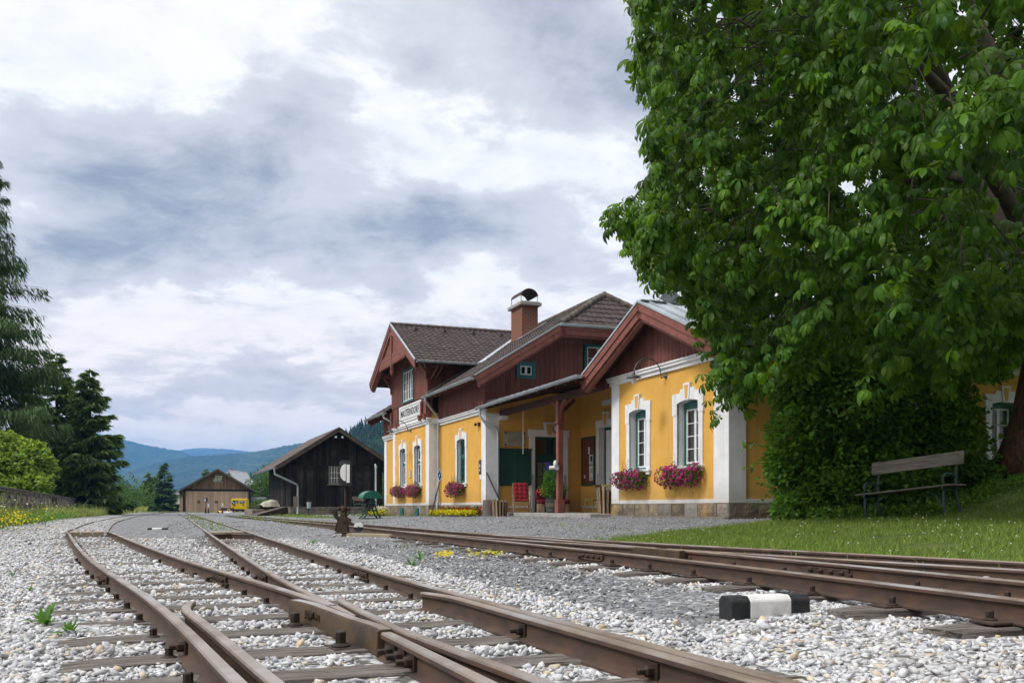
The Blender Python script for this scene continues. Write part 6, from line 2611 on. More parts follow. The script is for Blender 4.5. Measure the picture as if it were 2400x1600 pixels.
mb = MB()
board_wall(mb, FB, 0, wB, 0.70, 3.55, w=.21, holes=[(2.58, 3.67, 2.28, 3.46)], d=.02)
board_wall(mb, FB, 0, wB, 3.53, zb_, w=.17, d=.06)
board_wall(mb, FL, -LB, 0, 0.70, 4.0, w=.24, holes=[(-4.6, -2.6, 0.7, 3.3)], d=.02)
mb.build('board_wall', MT['barn'], BARN)
mb = MB()
mb.prism([(0.02, .03, .7), (wB - .02, .03, .7), (wB - .02, .03, zb_(wB)), (wB / 2, .03, zb_(wB / 2)), (0.02, .03, zb_(0))], (0, LB - .1, 0))
mb.build('core_wall', MT['dark'], BARN)
mb = MB()
fbox(mb, FB, -.05, wB + .05, -.3, .10, -.2, .44)
fbox(mb, FB, -.03, wB + .03, -.3, .07, .44, .69)
fbox(mb, FL, -LB, 0.05, -.3, .08, -.2, .69)
mb.build('stone_base', mat('barn_base', (0.20, 0.185, 0.15), (0.10, 0.095, 0.08), 3.0, .95, 0, .8, 12, .03, c3=(.26, .20, .11), s3=1.5), BARN, bevel=.02)
mb = MB()
slab(mb, [(-ov, -.65, zE_), (-ov, LB + .3, zE_), (wB / 2, LB + .3, zA), (wB / 2, -.65, zA)], .10)
slab(mb, [(wB + ov, -.65, zE_), (wB + ov, LB + .3, zE_), (wB / 2, LB + .3, zA), (wB / 2, -.65, zA)], .10)
for k in range(18):
    f = (k + .5) / 18
    for sx in (-1, 1):
        x = wB / 2 + sx * (wB / 2 + ov) * (1 - f)
        z = zE_ + (zA - zE_) * f
        mb.bar((x, -.66, z + .01), (x, LB + .3, z + .01), .30, .02, up=(sx * kB, 0, 1), off=.012)
rf = mb.build('roof', MT['barnroof'], BARN)
mb = MB()
for sx in (-1, 1):
    e, ap = Vector((wB / 2 + sx * (wB / 2 + ov), -.68, zE_)), Vector((wB / 2, -.68, zA))
    mb.bar(e, ap, .05, .20, off=-.10)
    mb.bar(e + Vector((0, -.03, 0)), ap + Vector((0, -.03, 0)), .04, .08, off=.0)
    mb.bar(e + Vector((0, .12, -.15)), ap + Vector((0, .12, -.15)), .12, .10, off=-.06)
mb.build('bargeboard', MT['barnroof'], rf)
gutter('gutter', (-ov - .06, -.7, zE_ - .04), (-ov - .06, LB + .3, zE_ - .08), .08, BARN)
mb = MB()
mb.tube([(-ov - .06, -.55, zE_ - .1), (-ov - .02, -.55, zE_ - .5), (.30, -.42, zE_ - 1.15), (.42, -.30, zE_ - 1.3), (.42, -.28, .35), (.40, -.36, .2)], .07, 9)
mb.build('downpipe', MT['zinc'], BARN, smooth=True)
mb = MB()
for x0, x1, z0, z1 in ((2.56, 2.66, 2.26, 3.48), (3.59, 3.69, 2.26, 3.48), (2.66, 3.59, 3.40, 3.48), (2.66, 3.59, 2.26, 2.33)):
    fbox(mb, FB, x0, x1, -.02, .05, z0, z1)
wn_ = mb.build('window', mat('grey_green_paint', (.15, .20, .165), rough=.7), BARN)
mb = MB()
for k in range(5):
    x = 2.66 + (k + .5) * .93 / 5
    fbox(mb, FB, x - .016, x + .016, .02, .045, 2.33, 3.40)
for z in (2.68, 3.05):
    fbox(mb, FB, 2.66, 3.59, .015, .04, z - .014, z + .014)
mb.build('bar', MT['sash'], wn_)
mb = MB()
mb.add([FB.P(2.66, .0, 2.33), FB.P(3.59, .0, 2.33), FB.P(3.59, .0, 3.40), FB.P(2.66, .0, 3.40)], [(0, 1, 2, 3)])
mb.build('pane', mat('dusty_panes', (.12, .085, .06), (.05, .06, .06), 2.5, .4, lo=.45, hi=.55), wn_)
mb = MB()
fbox(mb, FB, 2.45, 3.80, -.0, .16, 2.19, 2.25)
mb.build('sill', MT['plankwood'], wn_)
for sx in (-.22, .22):
    mb = MB()
    mb.lathe([(.03, 0), (.08, .10), (.075, .16), (.01, .165)], 10, (wB / 2 + sx, -.62, zA - .62), axis=(0, -1, -.3))
    mb.build('floodlight', MT['signwhite'], BARN, smooth=True)
mb = MB()
fbox(mb, FL, -4.6, -3.6, -.10, .05, .7, 3.3)
fbox(mb, FL, -2.55, -2.45, .03, .08, .7, 3.35)
mb.build('door', mat('barn_door', (.035, .028, .024), (.02, .017, .015), 4, .9), BARN)
# loading ramp and sacks
root = thing('loading_ramp', 'grey plank ramp up to the barn side door', 'ramp', (bx, by, 0), BROT)
mb = MB()
for k in range(10):
    x0 = -.15 - k * .20
    mb.hexa([(x0 - .19, 1.2, .0), (x0, 1.2, .0), (x0, 5.2, .0), (x0 - .19, 5.2, .0), (x0 - .19, .7 - .3 * 0, .66 - k * .055), (x0, .7, .66 - k * .055 + .05), (x0, 5.0, .66 - k * .055 + .05), (x0 - .19, 5.0, .66 - k * .055)])
mb.build('ramp_plank', MT['wood'], root)
root = thing('stone_platform', 'low rubble stone loading platform left of the barn ramp', 'platform', (bx - 4.3, by + 6.5, 0), BROT)
mb = MB()
mb.box(-.4, 1.6, -3.0, 2.6, -.2, .52)
mb.build('stone_block', mat('rubble_stone', (.30, .235, .185), (.17, .14, .12), 4, .95, 0, .9, 8, .05), root, bevel=.05)
mb = MB()
mb.box(.2, 2.6, -2.8, 2.5, .56, .70)
mb.build('timber_deck', MT['barn'], root)
root = thing('tarp_heap', 'crumpled pale tarpaulin heap on the ramp by the barn', 'tarpaulin', (bx - 2.6, by + 4.1, .66), BROT + .3)
vs = []
for i in range(15):
    for j in range(11):
        x, y = -.62 + 1.3 * i / 14, -.6 + 1.2 * j / 10
        h = .50 * max(0, 1 - (x - .35) ** 2 / 1.6) * max(0, 1 - (y / .62) ** 2)
        vs.append((x, y, h * (1 + .35 * mnoise.noise(Vector((x * 2.4, y * 2.4, 5)))) + .02))
mb = MB()
mb.add(vs, [(i * 11 + j, (i + 1) * 11 + j, (i + 1) * 11 + j + 1, i * 11 + j + 1) for i in range(14) for j in range(10)])
mb.build('tarp_sheet', mat('pale_tarp', (.55, .52, .44), (.36, .35, .26), 3, .9), root, smooth='all')
# litter bin and a leaning board at the barn
root = thing('litter_bin', 'small wire litter bin on a dark green post before the barn', 'litter bin', (*at(723, 1190, 61).xy, .1), BROT)
mb = MB()
mb.tube([(0, 0, 0), (0, 0, 1.0)], .05, 8)
mb.build('post', MT['machinedark'], root)
mb = MB()
mb.lathe([(.11, 0), (.15, .38), (.14, .38), (.10, .02)], 12, (0, -.17, .50))
mb.build('basket', MT['zinc'], root)
mb = MB()
mb.tube([(-.12, -.17, .86), (-.12, -.17, 1.0), (.12, -.17, 1.0), (.12, -.17, .86)], .02, 5)
mb.build('lid', MT['black'], root)
root = thing('leaning_board', 'short grey board leaning on the barn wall beside the downpipe', 'board', (*at(692, 1190, 64.6).xy, .68), BROT)
mb = MB()
mb.hexa([(-.14, -.25, 0), (.14, -.25, 0), (.14, -.2, 0), (-.14, -.2, 0), (-.14, -.06, .72), (.14, -.06, .72), (.14, -.01, .72), (-.14, -.01, .72)])
mb.build('board', MT['wood'], root)

# ---- brown engine shed
sx_, sy_ = -49.9, 146.0
SHED = thing('engine_shed', 'brown timber engine shed with wide pale doors at the track end', 'shed', (sx_, sy_, 0), BROT)
FS = Face('S', 0.0, Vector((sx_, sy_, 0)))
FSL = Face('T', 0.0, Vector((sx_, sy_, 0)))
wS, LS, zA2, zE2, ov2 = 9.72, 20.0, 6.66, 3.35, .75
k2 = (zA2 - zE2) / (wS / 2 + ov2)


def zs_(a):
    return zA2 - abs(a - wS / 2) * k2 - .2


gs = -.25
mb = MB()
board_wall(mb, FS, 0, wS, 3.45, zs_, w=.24, d=.05)
board_wall(mb, FSL, -LS, 0, gs, 3.6, w=.28, d=.03)
board_wall(mb, FS, 0, .30, gs, 3.45, w=.15, d=.03)
board_wall(mb, FS, wS - .35, wS, gs, 3.45, w=.15, d=.03)
mb.build('board_wall', MT['shed'], SHED)
mb = MB()
fbox(mb, FS, -.02, wS + .02, 0, .10, 3.20, 3.50)
fbox(mb, FS, -.05, .12, 0, .10, gs, 3.2)
fbox(mb, FS, wS - .12, wS + .05, 0, .10, gs, 3.2)
mb.build('timber_beam', MT['barn'], SHED)
for x0, x1 in ((.30, wS / 2 - .01), (wS / 2 + .01, wS - .35)):
    mb = MB()
    board_wall(mb, FS, x0, x1, gs, 3.20, w=.22, d=.06)
    dd = mb.build('door', MT['shedpale'], SHED)
for x in (2.15, 4.75):
    mb = MB()
    mb.lathe([(.22, 0), (.22, .04), (.14, .04), (.14, .0)], 14, FS.P(x, .06, 1.55), axis=(0, -1, 0))
    mb.lathe([(.06, 0), (.06, .06)], 8, FS.P(x, .06, 1.55), axis=(0, -1, 0))
    mb.build('port_ring', MT['iron'], SHED)
mb = MB()
mb.prism([(0.03, .04, gs), (wS - .03, .04, gs), (wS - .03, .04, zs_(wS)), (wS / 2, .04, zs_(wS / 2)), (0.03, .04, zs_(0))], (0, LS - .1, 0))
mb.build('core_wall', MT['dark'], SHED)
mb = MB()
for q in (-1, 1):
    slab(mb, [(wS / 2 + q * (wS / 2 + ov2), -.7, zE2), (wS / 2 + q * (wS / 2 + ov2), LS + .3, zE2), (wS / 2, LS + .3, zA2), (wS / 2, -.7, zA2)], .16)
rf = mb.build('roof', MT['barnroof'], SHED)
mb = MB()
for q in (-1, 1):
    mb.bar((wS / 2 + q * (wS / 2 + ov2), -.74, zE2), (wS / 2, -.74, zA2), .06, .26, off=-.12)
mb.build('bargeboard', MT['wood'], rf)
for q in (-1, 1):
    xx = wS / 2 + q * (wS / 2 + ov2 + .05)
    gutter('gutter', (xx, -.7, zE2 - .1), (xx, LS, zE2 - .12), .10, SHED)
    mb = MB()
    mb.tube([(xx, -.5, zE2 - .2), (wS / 2 + q * (wS / 2 + .1), -.3, zE2 - .9), (wS / 2 + q * (wS / 2 + .1), -.3, gs)], .08, 6)
    mb.build('downpipe', MT['black'], SHED)
root = thing('emblem_board', 'dark board with slanted white railway emblem in the shed gable', 'sign', (sx_, sy_, 0), BROT)
mb = MB()
fbox(mb, FS, 4.25, 5.70, .05, .09, 4.62, 5.60)
mb.build('board_panel', mat('dark_red_board', (.09, .04, .03), rough=.7), root)
mb = MB()


def slant(x0, x1, z0, z1):
    k = .42
    f = lambda x, z: (x + (z - 4.78) * k, z)
    fprism(mb, FS, [f(x0, z0), f(x1, z0), f(x1, z1), f(x0, z1)], .09, .10)


slant(4.22, 4.75, 4.78, 4.92)
slant(4.22, 4.70, 4.99, 5.13)
slant(4.22, 4.70, 5.20, 5.34)
slant(4.22, 5.38, 5.43, 5.56)
slant(4.80, 4.94, 4.78, 5.45)
slant(5.03, 5.16, 4.78, 5.45)
slant(5.16, 5.34, 5.31, 5.40)
slant(5.16, 5.36, 5.05, 5.15)
slant(5.16, 5.34, 4.78, 4.88)
slant(5.30, 5.42, 4.86, 5.08)
slant(5.28, 5.38, 5.13, 5.33)
mb.build('emblem', MT['signwhite'], root)
mb = MB()
fbox(mb, FS, 4.28, 5.66, .09, .10, 4.62, 4.73)
mb.build('caption_strip', MT['zinc'], root)

# ---- yellow railcar with its trailer
rp = at(562, 1198, 139)
root = thing('railcar', 'small yellow track maintenance railcar parked before the shed', 'railcar', (rp.x, rp.y, 0.0), BROT * .4)
mb = MB()
prof = [(-1.08, .42), (1.08, .42), (1.10, 1.0), (1.05, 1.85), (.96, 1.98), (-.96, 1.98), (-1.05, 1.85), (-1.10, 1.0)]
mb.prism([(x, -1.0, z) for x, z in prof], (0, 2.6, 0))
body = mb.build('body', MT['yellowpaint'], root, bevel=.06)
for x0, x1 in ((-.80, -.10), (.10, .80)):
    mb = MB()
    mb.box(x0, x1, -1.03, -1.005, 1.28, 1.70)
    mb.build('window', mat('cab_glass', (.30, .33, .36), (.06, .07, .09), 2.2, .15, lo=.45, hi=.55), body, bevel=.03)
for x in (-.6, .6):
    mb = MB()
    mb.lathe([(.10, 0), (.10, .06), (.08, .07)], 10, (x, -1.0, 1.08), axis=(0, -1, 0))
    mb.build('headlight', MT['black'], body)
    mb = MB()
    mb.box(x - .08, x + .08, -.9, -.7, 1.98, 2.10)
    mb.build('beacon', MT['black'], body)
mb = MB()
mb.box(-1.0, 1.0, -.95, 1.5, .20, .42)
mb.build('chassis', MT['black'], root)
for y in (-.5, 1.0):
    mb = MB()
    for q in (-1, 1):
        mb.lathe([(.27, -.05), (.27, .05)], 14, (q * .40, y, .17), axis=(1, 0, 0))
    mb.build('wheelset', MT['iron'], root)
rp = at(533, 1200, 137)
root = thing('track_trolley', 'low dark flat trolley with a yellow wheel beside the railcar', 'trolley', (rp.x, rp.y, 0), BROT * .4)
mb = MB()
mb.box(-1.1, .9, -.6, .6, .26, .44)
mb.box(-.9, .7, -.4, .4, .44, .60)
mb.build('deck', MT['black'], root, bevel=.03)
mb = MB()
mb.lathe([(.24, -.04), (.24, .04)], 16, (.25, -.66, .26), axis=(0, 1, 0))
mb.build('wheel', MT['yellowpaint'], root)
mb = MB()
mb.lathe([(.10, -.05), (.10, .05)], 12, (.25, -.68, .26), axis=(0, 1, 0))
mb.build('hub', MT['black'], root)
for u, v, w_, h_, lab, m_ in ((517, 1201, .5, .26, 'small yellow cover on the ground by the right lever', 'yellowpaint'), (527.5, 1201, .45, .16, 'small white cover lying by the trolley', 'signwhite'), (537.5, 1203.5, .8, .16, 'long white block in front of the trolley', 'signwhite')):
    q = at(u, v, 112)
    root = thing('ground_block', lab, 'block', (q.x, q.y, gz(q.x, q.y)), 0)
    mb = MB()
    mb.lathe([(w_ / 2, 0), (w_ / 2, h_ * .7), (w_ * .35, h_), (.01, h_)], 10)
    mb.v = [(x, y * .6, z) for x, y, z in mb.v]
    mb.build('cover', MT[m_], root, smooth=True)


# ---- point levers
def lever_lamp(u, v, Y, h, label, kind):
    q = at(u, v, Y)
    zg = EYE + (V0 - v) / FPX * Y
    root = thing('point_lever', label, 'point lever', (q.x, q.y, zg), BROT, 'point levers before the shed')
    mb = MB()
    mb.tube([(0, 0, 0), (0, 0, h - .3)], .035, 6)
    mb.lathe([(.14, 0), (.10, .1), (.07, h * .3), (.10, h * .33), (.05, h * .36)], 8)
    mb.build('post', MT['iron'], root)
    if kind == 'lantern':
        mb = MB()
        mb.box(-.19, .19, -.15, .15, h - .40, h)
        mb.build('lantern_box', MT['black'], root)
        mb = MB()
        mb.box(-.16, .0, -.165, -.151, h - .36, h - .05)
        mb.build('lantern_glass', MT['signwhite'], root)
    elif kind == 'plate':
        mb = MB()
        mb.box(-.09, .09, -.05, -.03, h - .45, h)
        mb.build('plate', MT['signwhite'], root)
    elif kind == 'square':
        mb = MB()
        mb.box(-.2, .2, -.06, -.03, h - .4, h)
        mb.build('plate', MT['black'], root)
        mb = MB()
        mb.bar((-.14, -.066, h - .06), (.13, -.066, h - .33), .10, .01, up=(0, -1, 0))
        mb.build('stripe', MT['signwhite'], root)
    return root


lever_lamp(482, 1203, 104, 1.68, 'point lever with black and white lantern before the left shed door', 'lantern')
lever_lamp(488.5, 1203, 106, 1.12, 'point lever with narrow white plate next to the lantern lever', 'plate')
lever_lamp(521.5, 1202.5, 106, 1.15, 'slim point lever with short white plate before the right shed door', 'plate')
lever_lamp(511.5, 1202.5, 106, .52, 'short stubby point lever without plate', 'none')
lever_lamp(546.5, 1200, 118, 1.38, 'point lever with black square and white slash beside the railcar', 'square')
lever_lamp(373, 1199.5, 112, .62, 'short dark post in the meadow left of the engine shed', 'none')

# ---- switch stand with lantern and weighted lever
z0 = .115
sp_ = on_z(806, 1249, z0)
root = thing('switch_stand', 'rusty iron switch stand with white lantern and weighted lever beside the points', 'switch stand', (sp_.x, sp_.y, z0), 0)
mb = MB()
mb.hexa([(-.13, -.11, 0), (.10, -.11, 0), (.10, .11, 0), (-.13, .11, 0), (-.045, -.05, .45), (.045, -.05, .45), (.045, .05, .45), (-.045, .05, .45)])
mb.box(-.16, .14, -.14, .14, 0, .025)
mb.lathe([(.055, .40), (.075, .44), (.075, .50), (.045, .53)], 10)
for q in (-1, 1):
    mb.lathe([(.03, 0), (.045, .01), (.045, .05), (.02, .06)], 8, (q * .07, 0, .475), axis=(q, 0, .3))
mb.build('pedestal', MT['iron'], root, bevel=.008)
mb = MB()
mb.tube([(.03, 0, .05), (.03, 0, .5), (.03, 0, .95)], [.026, .024, .018], 9)
mb.tube([(.03, -.06, .0), (.03, -.06, .42)], .018, 8)
mb.build('spindle', MT['rust'], root, smooth=True)
mb = MB()
mb.box(-.075, .13, -.10, .10, .93, 1.40)
mb.box(-.05, .10, -.08, .08, 1.40, 1.43)
lb_ = mb.build('lantern_box', MT['black'], root, bevel=.008)
mb = MB()
pts = [(.045 - .10 * math.sin(th), -.105, 1.19 + .165 * math.cos(th)) for th in np.linspace(0, PI, 15)]
mb.prism([(.055, -.105, 1.355)] + pts[1:-1] + [(.055, -.105, 1.025)], (0, -.008, 0))
mb.build('half_disc', MT['signwhite'], lb_)
mb = MB()
mb.box(.072, .132, -.118, -.10, .99, 1.345)
mb.build('white_strip', MT['signwhite'], lb_)
mb = MB()
mb.tube([(-.05, .0, .22), (-.15, 0, .33), (-.19, 0, .43)], [.04, .045, .05], 8)
mb.lathe([(.055, -.03), (.055, .03)], 12, (-.18, -.01, .43), axis=(0, 1, 0))
mb.prism([(-.10, -.03, .0), (-.19, -.03, .06), (-.11, -.03, .30), (-.05, -.03, .30)], (0, .06, 0))
mb.build('crank_arm', MT['iron'], root, bevel=.01)
mb = MB()
mb.bar((.02, -.08, .28), (.14, -.08, .22), .05, .12)
mb.tube([(.10, -.10, .235), (.22, -.12, .17), (.30, -.12, .13)], [.024, .022, .02], 8)
mb.tube([(.05, -.05, .30), (.12, -.05, .42), (.10, -.05, .46)], .012, 6)
lv = mb.build('lever', MT['iron'], root, bevel=.004)
for a0, a1, m_, nm in ((0, PI, 'signwhite', 'white_half'), (PI, 2 * PI, 'black', 'black_half')):
    mb = MB()
    pts = [(.31 + .092 * math.cos(a), -.15, .122 + .092 * math.sin(a)) for a in np.linspace(a0, a1, 17)]
    mb.prism(pts, (0, .05, 0))
    mb.build(nm, MT[m_], lv, bevel=.004)
mb = MB()
mb.lathe([(.02, 0), (.02, .012)], 10, (.31, -.15, .122), axis=(0, -1, 0))
mb.build('hub', MT['brass'], lv)
for (u1, v1), (u2, v2), lab in (((812, 1250.5), (1010, 1256), 'pale timber carrying the switch stand, on the ballast side'), ((850, 1233.5), (1000, 1243), 'pale timber carrying the switch stand, on the station side')):
    p, q = on_z(u1, v1, .10), on_z(u2, v2, .12)
    mb = MB()
    mb.bar(p, q, .22, .16, off=-.06)
    tag(mb.build('switch_timber', MT['plankwood'], bevel=.012), lab, 'timber', 'timbers of the switch stand')

# ---- green winch
wp = stick(868, 1215)
root = thing('hand_winch', 'green cast iron hand winch under a rounded sheet hood', 'winch', wp, rad(24))
mb = MB()
for y in (-.26, .26):
    for sx in (-1, 1):
        prev = None
        for i in range(7):
            f = i / 6
            c = Vector((sx * (.36 - .28 * f ** .55), y, .02 + .68 * f))
            if prev is not None:
                mb.bar(prev, c, .05, .085 - .03 * f, up=(0, 1, 0))
            prev = c
    mb.box(-.42, .42, y - .035, y + .035, 0, .035)
    mb.box(-.22, .22, y - .025, y + .025, .30, .36)
mb.prism([(-.12, -.29, .55), (.12, -.29, .55), (.08, -.29, .80), (-.08, -.29, .80)], (0, .06, 0))
mb.prism([(-.12, .23, .55), (.12, .23, .55), (.08, .23, .80), (-.08, .23, .80)], (0, .06, 0))
mb.build('frame', MT['machinedark'], root, bevel=.008)
mb = MB()
n = 16
vs = []
for y in (-.36, .36):
    for rr in (1, .94):
        for i in range(n + 1):
            th = PI * i / n
            vs.append((.40 * rr * math.cos(th), y, .80 + .30 * rr * math.sin(th)))
m_ = n + 1
fs = []
for i in range(n):
    fs += [(i, i + 1, 2 * m_ + i + 1, 2 * m_ + i), (m_ + i, 3 * m_ + i, 3 * m_ + i + 1, m_ + i + 1)]
mb.add(vs, fs)
for y in (-.36, .36):
    mb.prism([(.40 * math.cos(PI * i / n), y - .005, .80 + .30 * math.sin(PI * i / n)) for i in range(n + 1)], (0, .01, 0))
mb.build('hood', MT['machine'], root, smooth=True)
mb = MB()
mb.lathe([(.15, -.24), (.15, -.20), (.10, -.20), (.10, .20), (.15, .20), (.15, .24)], 14, (0, 0, .66), axis=(0, 1, 0))
mb.lathe([(.11, -.03), (.11, .03)], 14, (-.16, -.20, .48), axis=(0, 1, 0))
mb.build('drum', MT['iron'], root, smooth=True)
mb = MB()
mb.tube([(-.16, -.33, .48), (-.16, -.40, .48), (-.38, -.40, .24), (-.38, -.52, .24)], .016, 6)
mb.lathe([(.03, 0), (.03, .12)], 8, (-.38, -.52, .24), axis=(0, -1, 0))
mb.build('crank', MT['iron'], root)


# ---- park benches
def park_bench(name, label, loc, rz, tilt=0.0, L=1.8, group=None):
    root = thing(name, label, 'bench', loc, rz, group)
    root.rotation_euler = (0, -tilt, rz)
    fr = 'benchiron'
    hx = L / 2 - .17
    for sx in (-1, 1):
        x = sx * hx
        mb = MB()
        mb.tube([(x, -.22, 0), (x, -.235, .20), (x, -.20, .36), (x, -.10, .42)], .024, 7)
        mb.tube([(x, .26, 0), (x, .22, .22), (x, .20, .42), (x, .25, .66), (x, .33, 1.08)], .024, 7)
        mb.tube([(x, -.24, .42), (x, .22, .41)], .022, 7)
        mb.build('end_frame', MT[fr], root, smooth=True)
        mb = MB()
        pts = [(x, .24, .62), (x, .10, .665), (x, -.08, .665)]
        for i in range(9):
            th = PI * i / 8
            pts.append((x, -.10 - .10 * math.sin(th), .545 + .12 * math.cos(th)))
        pts.append((x, .0, .42))
        mb.tube(pts, .019, 7)
        mb.build('armrest', MT[fr], root, smooth=True)
        mb = MB()
        mb.tube([(x, -.235, .10), (x - sx * .18, -.12, .28), (x - sx * .34, -.05, .41)], .014, 6)
        mb.tube([(x, .24, .10), (x - sx * .34, .05, .41)], .014, 6)
        mb.build('brace', MT[fr], root, smooth=True)
    for k in range(4):
        mb = MB()
        y = -.26 + k * .125
        mb.box(-L / 2, L / 2, y, y + .112, .44, .468)
        mb.build('seat_plank', MT['benchwood'], root, bevel=.006)
    mb = MB()
    mb.hexa([(-L / 2 + .05, .235, .83), (L / 2 - .02, .235, .83), (L / 2 - .02, .265, .825), (-L / 2 + .05, .265, .825),
             (-L / 2 + .05, .285, 1.06), (L / 2 - .02, .285, 1.06), (L / 2 - .02, .315, 1.055), (-L / 2 + .05, .315, 1.055)])
    mb.build('backrest_plank', MT['benchwood'], root, bevel=.006)
    return root


MT['benchiron'] = mat('bench_iron', (0.055, 0.085, 0.085), (0.035, 0.055, 0.055), 8, .5, .2)
MT['benchwood'] = mat('bench_wood', (0.23, 0.20, 0.18), (0.13, 0.115, 0.105), 4.0, .85, 0, .4, 14, .006, stretch=(1, 9, 9))
lf, rf_ = Vector((6.47, 17.6)), Vector((7.40, 16.35))
ang = math.atan2(rf_.y - lf.y, rf_.x - lf.x)
mid = (lf + rf_) / 2 + Vector((-math.sin(ang), math.cos(ang))) * .22
park_bench('park_bench', 'weathered park bench with looped iron armrests on the bank before the bush', (mid.x, mid.y, .475), ang, rad(5.0), 1.85, 'park benches')
q = at(851, 1207, 52)
park_bench('park_bench', 'pale park bench seen end on behind the green winch', (q.x, q.y, gz(q.x, q.y)), rad(80), 0, 1.8, 'park benches')

# ---- wooden fence along the meadow
MT['fencewood'] = mat('fence_wood', (.19, .172, .165), (.10, .09, .09), 4, .9, stretch=(6, 6, 1))
FP = [(-11.6, 18.5), (-15.6, 29), (-22.5, 46), (-34, 75), (-43, 99), (-49, 115)]
fc = catmull(FP, 0.5)
sl = np.concatenate([[0], np.cumsum(np.linalg.norm(np.diff(fc, axis=0), axis=1))])
root = thing('wooden_fence', 'long dark weathered post and rail fence along the meadow', 'fence', (fc[0][0], fc[0][1], 0), 0)
ox, oy = fc[0]


def ftop(y):
    return float(np.interp(y, [18, 29, 75, 100, 116], [1.22, 1.25, 1.33, 1.02, .70]))


q = 0.0
prev = None
while q < sl[-1]:
    x, y = np.interp(q, sl, fc[:, 0]), np.interp(q, sl, fc[:, 1])
    mb = MB()
    h = ftop(y)
    mb.box(x - ox - .06, x - ox + .06, y - oy - .06, y - oy + .06, gz(x, y) - .2, h - .08 + rnd.uniform(-.02, .08))
    mb.build('post', MT['fencewood'], root)
    if prev is not None:
        a, b = prev, (x, y)
        mb = MB()
        za, zb = ftop(a[1]), ftop(b[1])
        mb.bar((a[0] - ox, a[1] - oy - .08, za - .05), (b[0] - ox, b[1] - oy - .08, zb - .05), .09, .10)
        mb.bar((a[0] - ox, a[1] - oy - .09, za + .02), (b[0] - ox, b[1] - oy - .09, zb + .02), .20, .035)
        mb.build('top_rail', MT['fencewood'], root)
        mb = MB()
        mb.bar((a[0] - ox, a[1] - oy - .085, za - .52), (b[0] - ox, b[1] - oy - .085, zb - .52 + rnd.uniform(-.02, .02)), .04, .12)
        mb.build('lower_rail', MT['fencewood'], root)
    prev = (x, y)
    q += 2.3

# ---- far things
def far_house(name, label, u0, u1, vb, ve, vr, Y, wallm, roofm, cat='house', depth=9, ridge_along=True):
    p, q = at(u0, vb, Y), at(u1, vb, Y)
    w = q.x - p.x
    root = thing(name, label, cat, (p.x, Y, 0), 0)
    zb, ze, zr = [EYE + (V0 - v) / FPX * Y for v in (vb, ve, vr)]
    mb = MB()
    mb.box(0, w, 0, depth, min(zb, -1), ze)
    if not ridge_along:
        mb.prism([(0, 0, ze), (w, 0, ze), (w / 2, 0, zr - .1)], (0, depth, 0))
    mb.build('wall', wallm, root)
    mb = MB()
    o = .5
    if ridge_along:
        slab(mb, [(-o, -o, ze - .1), (w + o, -o, ze - .1), (w + o, depth / 2, zr), (-o, depth / 2, zr)], .2)
        slab(mb, [(-o, depth + o, ze - .1), (w + o, depth + o, ze - .1), (w + o, depth / 2, zr), (-o, depth / 2, zr)], .2)
    else:
        k = (zr - ze) / (w / 2)
        slab(mb, [(-o, -o, ze - o * k), (-o, depth, ze - o * k), (w / 2, depth, zr), (w / 2, -o, zr)], .2)
        slab(mb, [(w + o, -o, ze - o * k), (w + o, depth, ze - o * k), (w / 2, depth, zr), (w / 2, -o, zr)], .2)
    mb.build('roof', roofm, root)
    return root, w, zb, ze


pale = mat('pale_render', (.60, .60, .57), rough=.9)
palered = mat('red_far_roof', (.22, .10, .075), rough=.9)
greyroof = mat('grey_far_roof', (.10, .105, .12), rough=.8)
paleroof = mat('pale_roof', (.55, .56, .58), rough=.7)
r_, w, zb, ze = far_house('far_house', 'white house with a pale roof half hidden by the engine shed', 520, 556, 1140, 1128, 1101, 215, pale, paleroof, ridge_along=False, depth=14)
mb = MB()
mb.box(w * .35, w * .46, 2, 3, ze + 1, ze + 3.0)
mb.build('chimney', palered, r_)
r_, w, zb, ze = far_house('far_house', 'grey roofed low house among trees between shed and barn', 570, 602, 1142, 1134, 1124, 230, pale, greyroof)
r_, w, zb, ze = far_house('metal_shed', 'small grey metal shed beside the engine shed', 588, 610, 1192, 1172, 1164, 155, mat('grey_metal', (.27, .31, .34), rough=.6), greyroof, 'shed', 4)
mb = MB()
for k in range(5):
    mb.box(w * (.1 + .18 * k), w * (.12 + .18 * k), -.05, 0, .3, ze)
mb.build('wall_rib', greyroof, r_)
r_, w, zb, ze = far_house('far_house', 'pale house wall peeping out left of the engine shed', 404, 421, 1192, 1158, 1150, 200, pale, greyroof)
q = at(297, 1190, 95)
root = thing('road_sign', 'small white sign on a pole at the end of the meadow', 'sign', (q.x, q.y, 0), 0)
mb = MB()
mb.box(-.25, .25, -.03, 0, .72, 1.05)
mb.build('sign_plate', MT['signwhite'], root)
mb = MB()
mb.tube([(0, .03, -.3), (0, .03, 1.0)], .05, 6)
mb.build('pole', MT['zinc'], root)
# ================================================================== trees, bushes, grass
def limb(mb, pts, r0, r1, n=7):
    k = len(pts)
    mb.tube(pts, [r0 + (r1 - r0) * i / (k - 1) for i in range(k)], n)


def noise3(P, s, seed=0.0):
    return np.array([mnoise.noise(Vector((p[0] * s + seed, p[1] * s, p[2] * s))) for p in P])


def project(P):
    return np.stack([U0 + FPX * P[:, 0] / P[:, 1], V0 - FPX * (P[:, 2] - EYE) / P[:, 1]], -1)


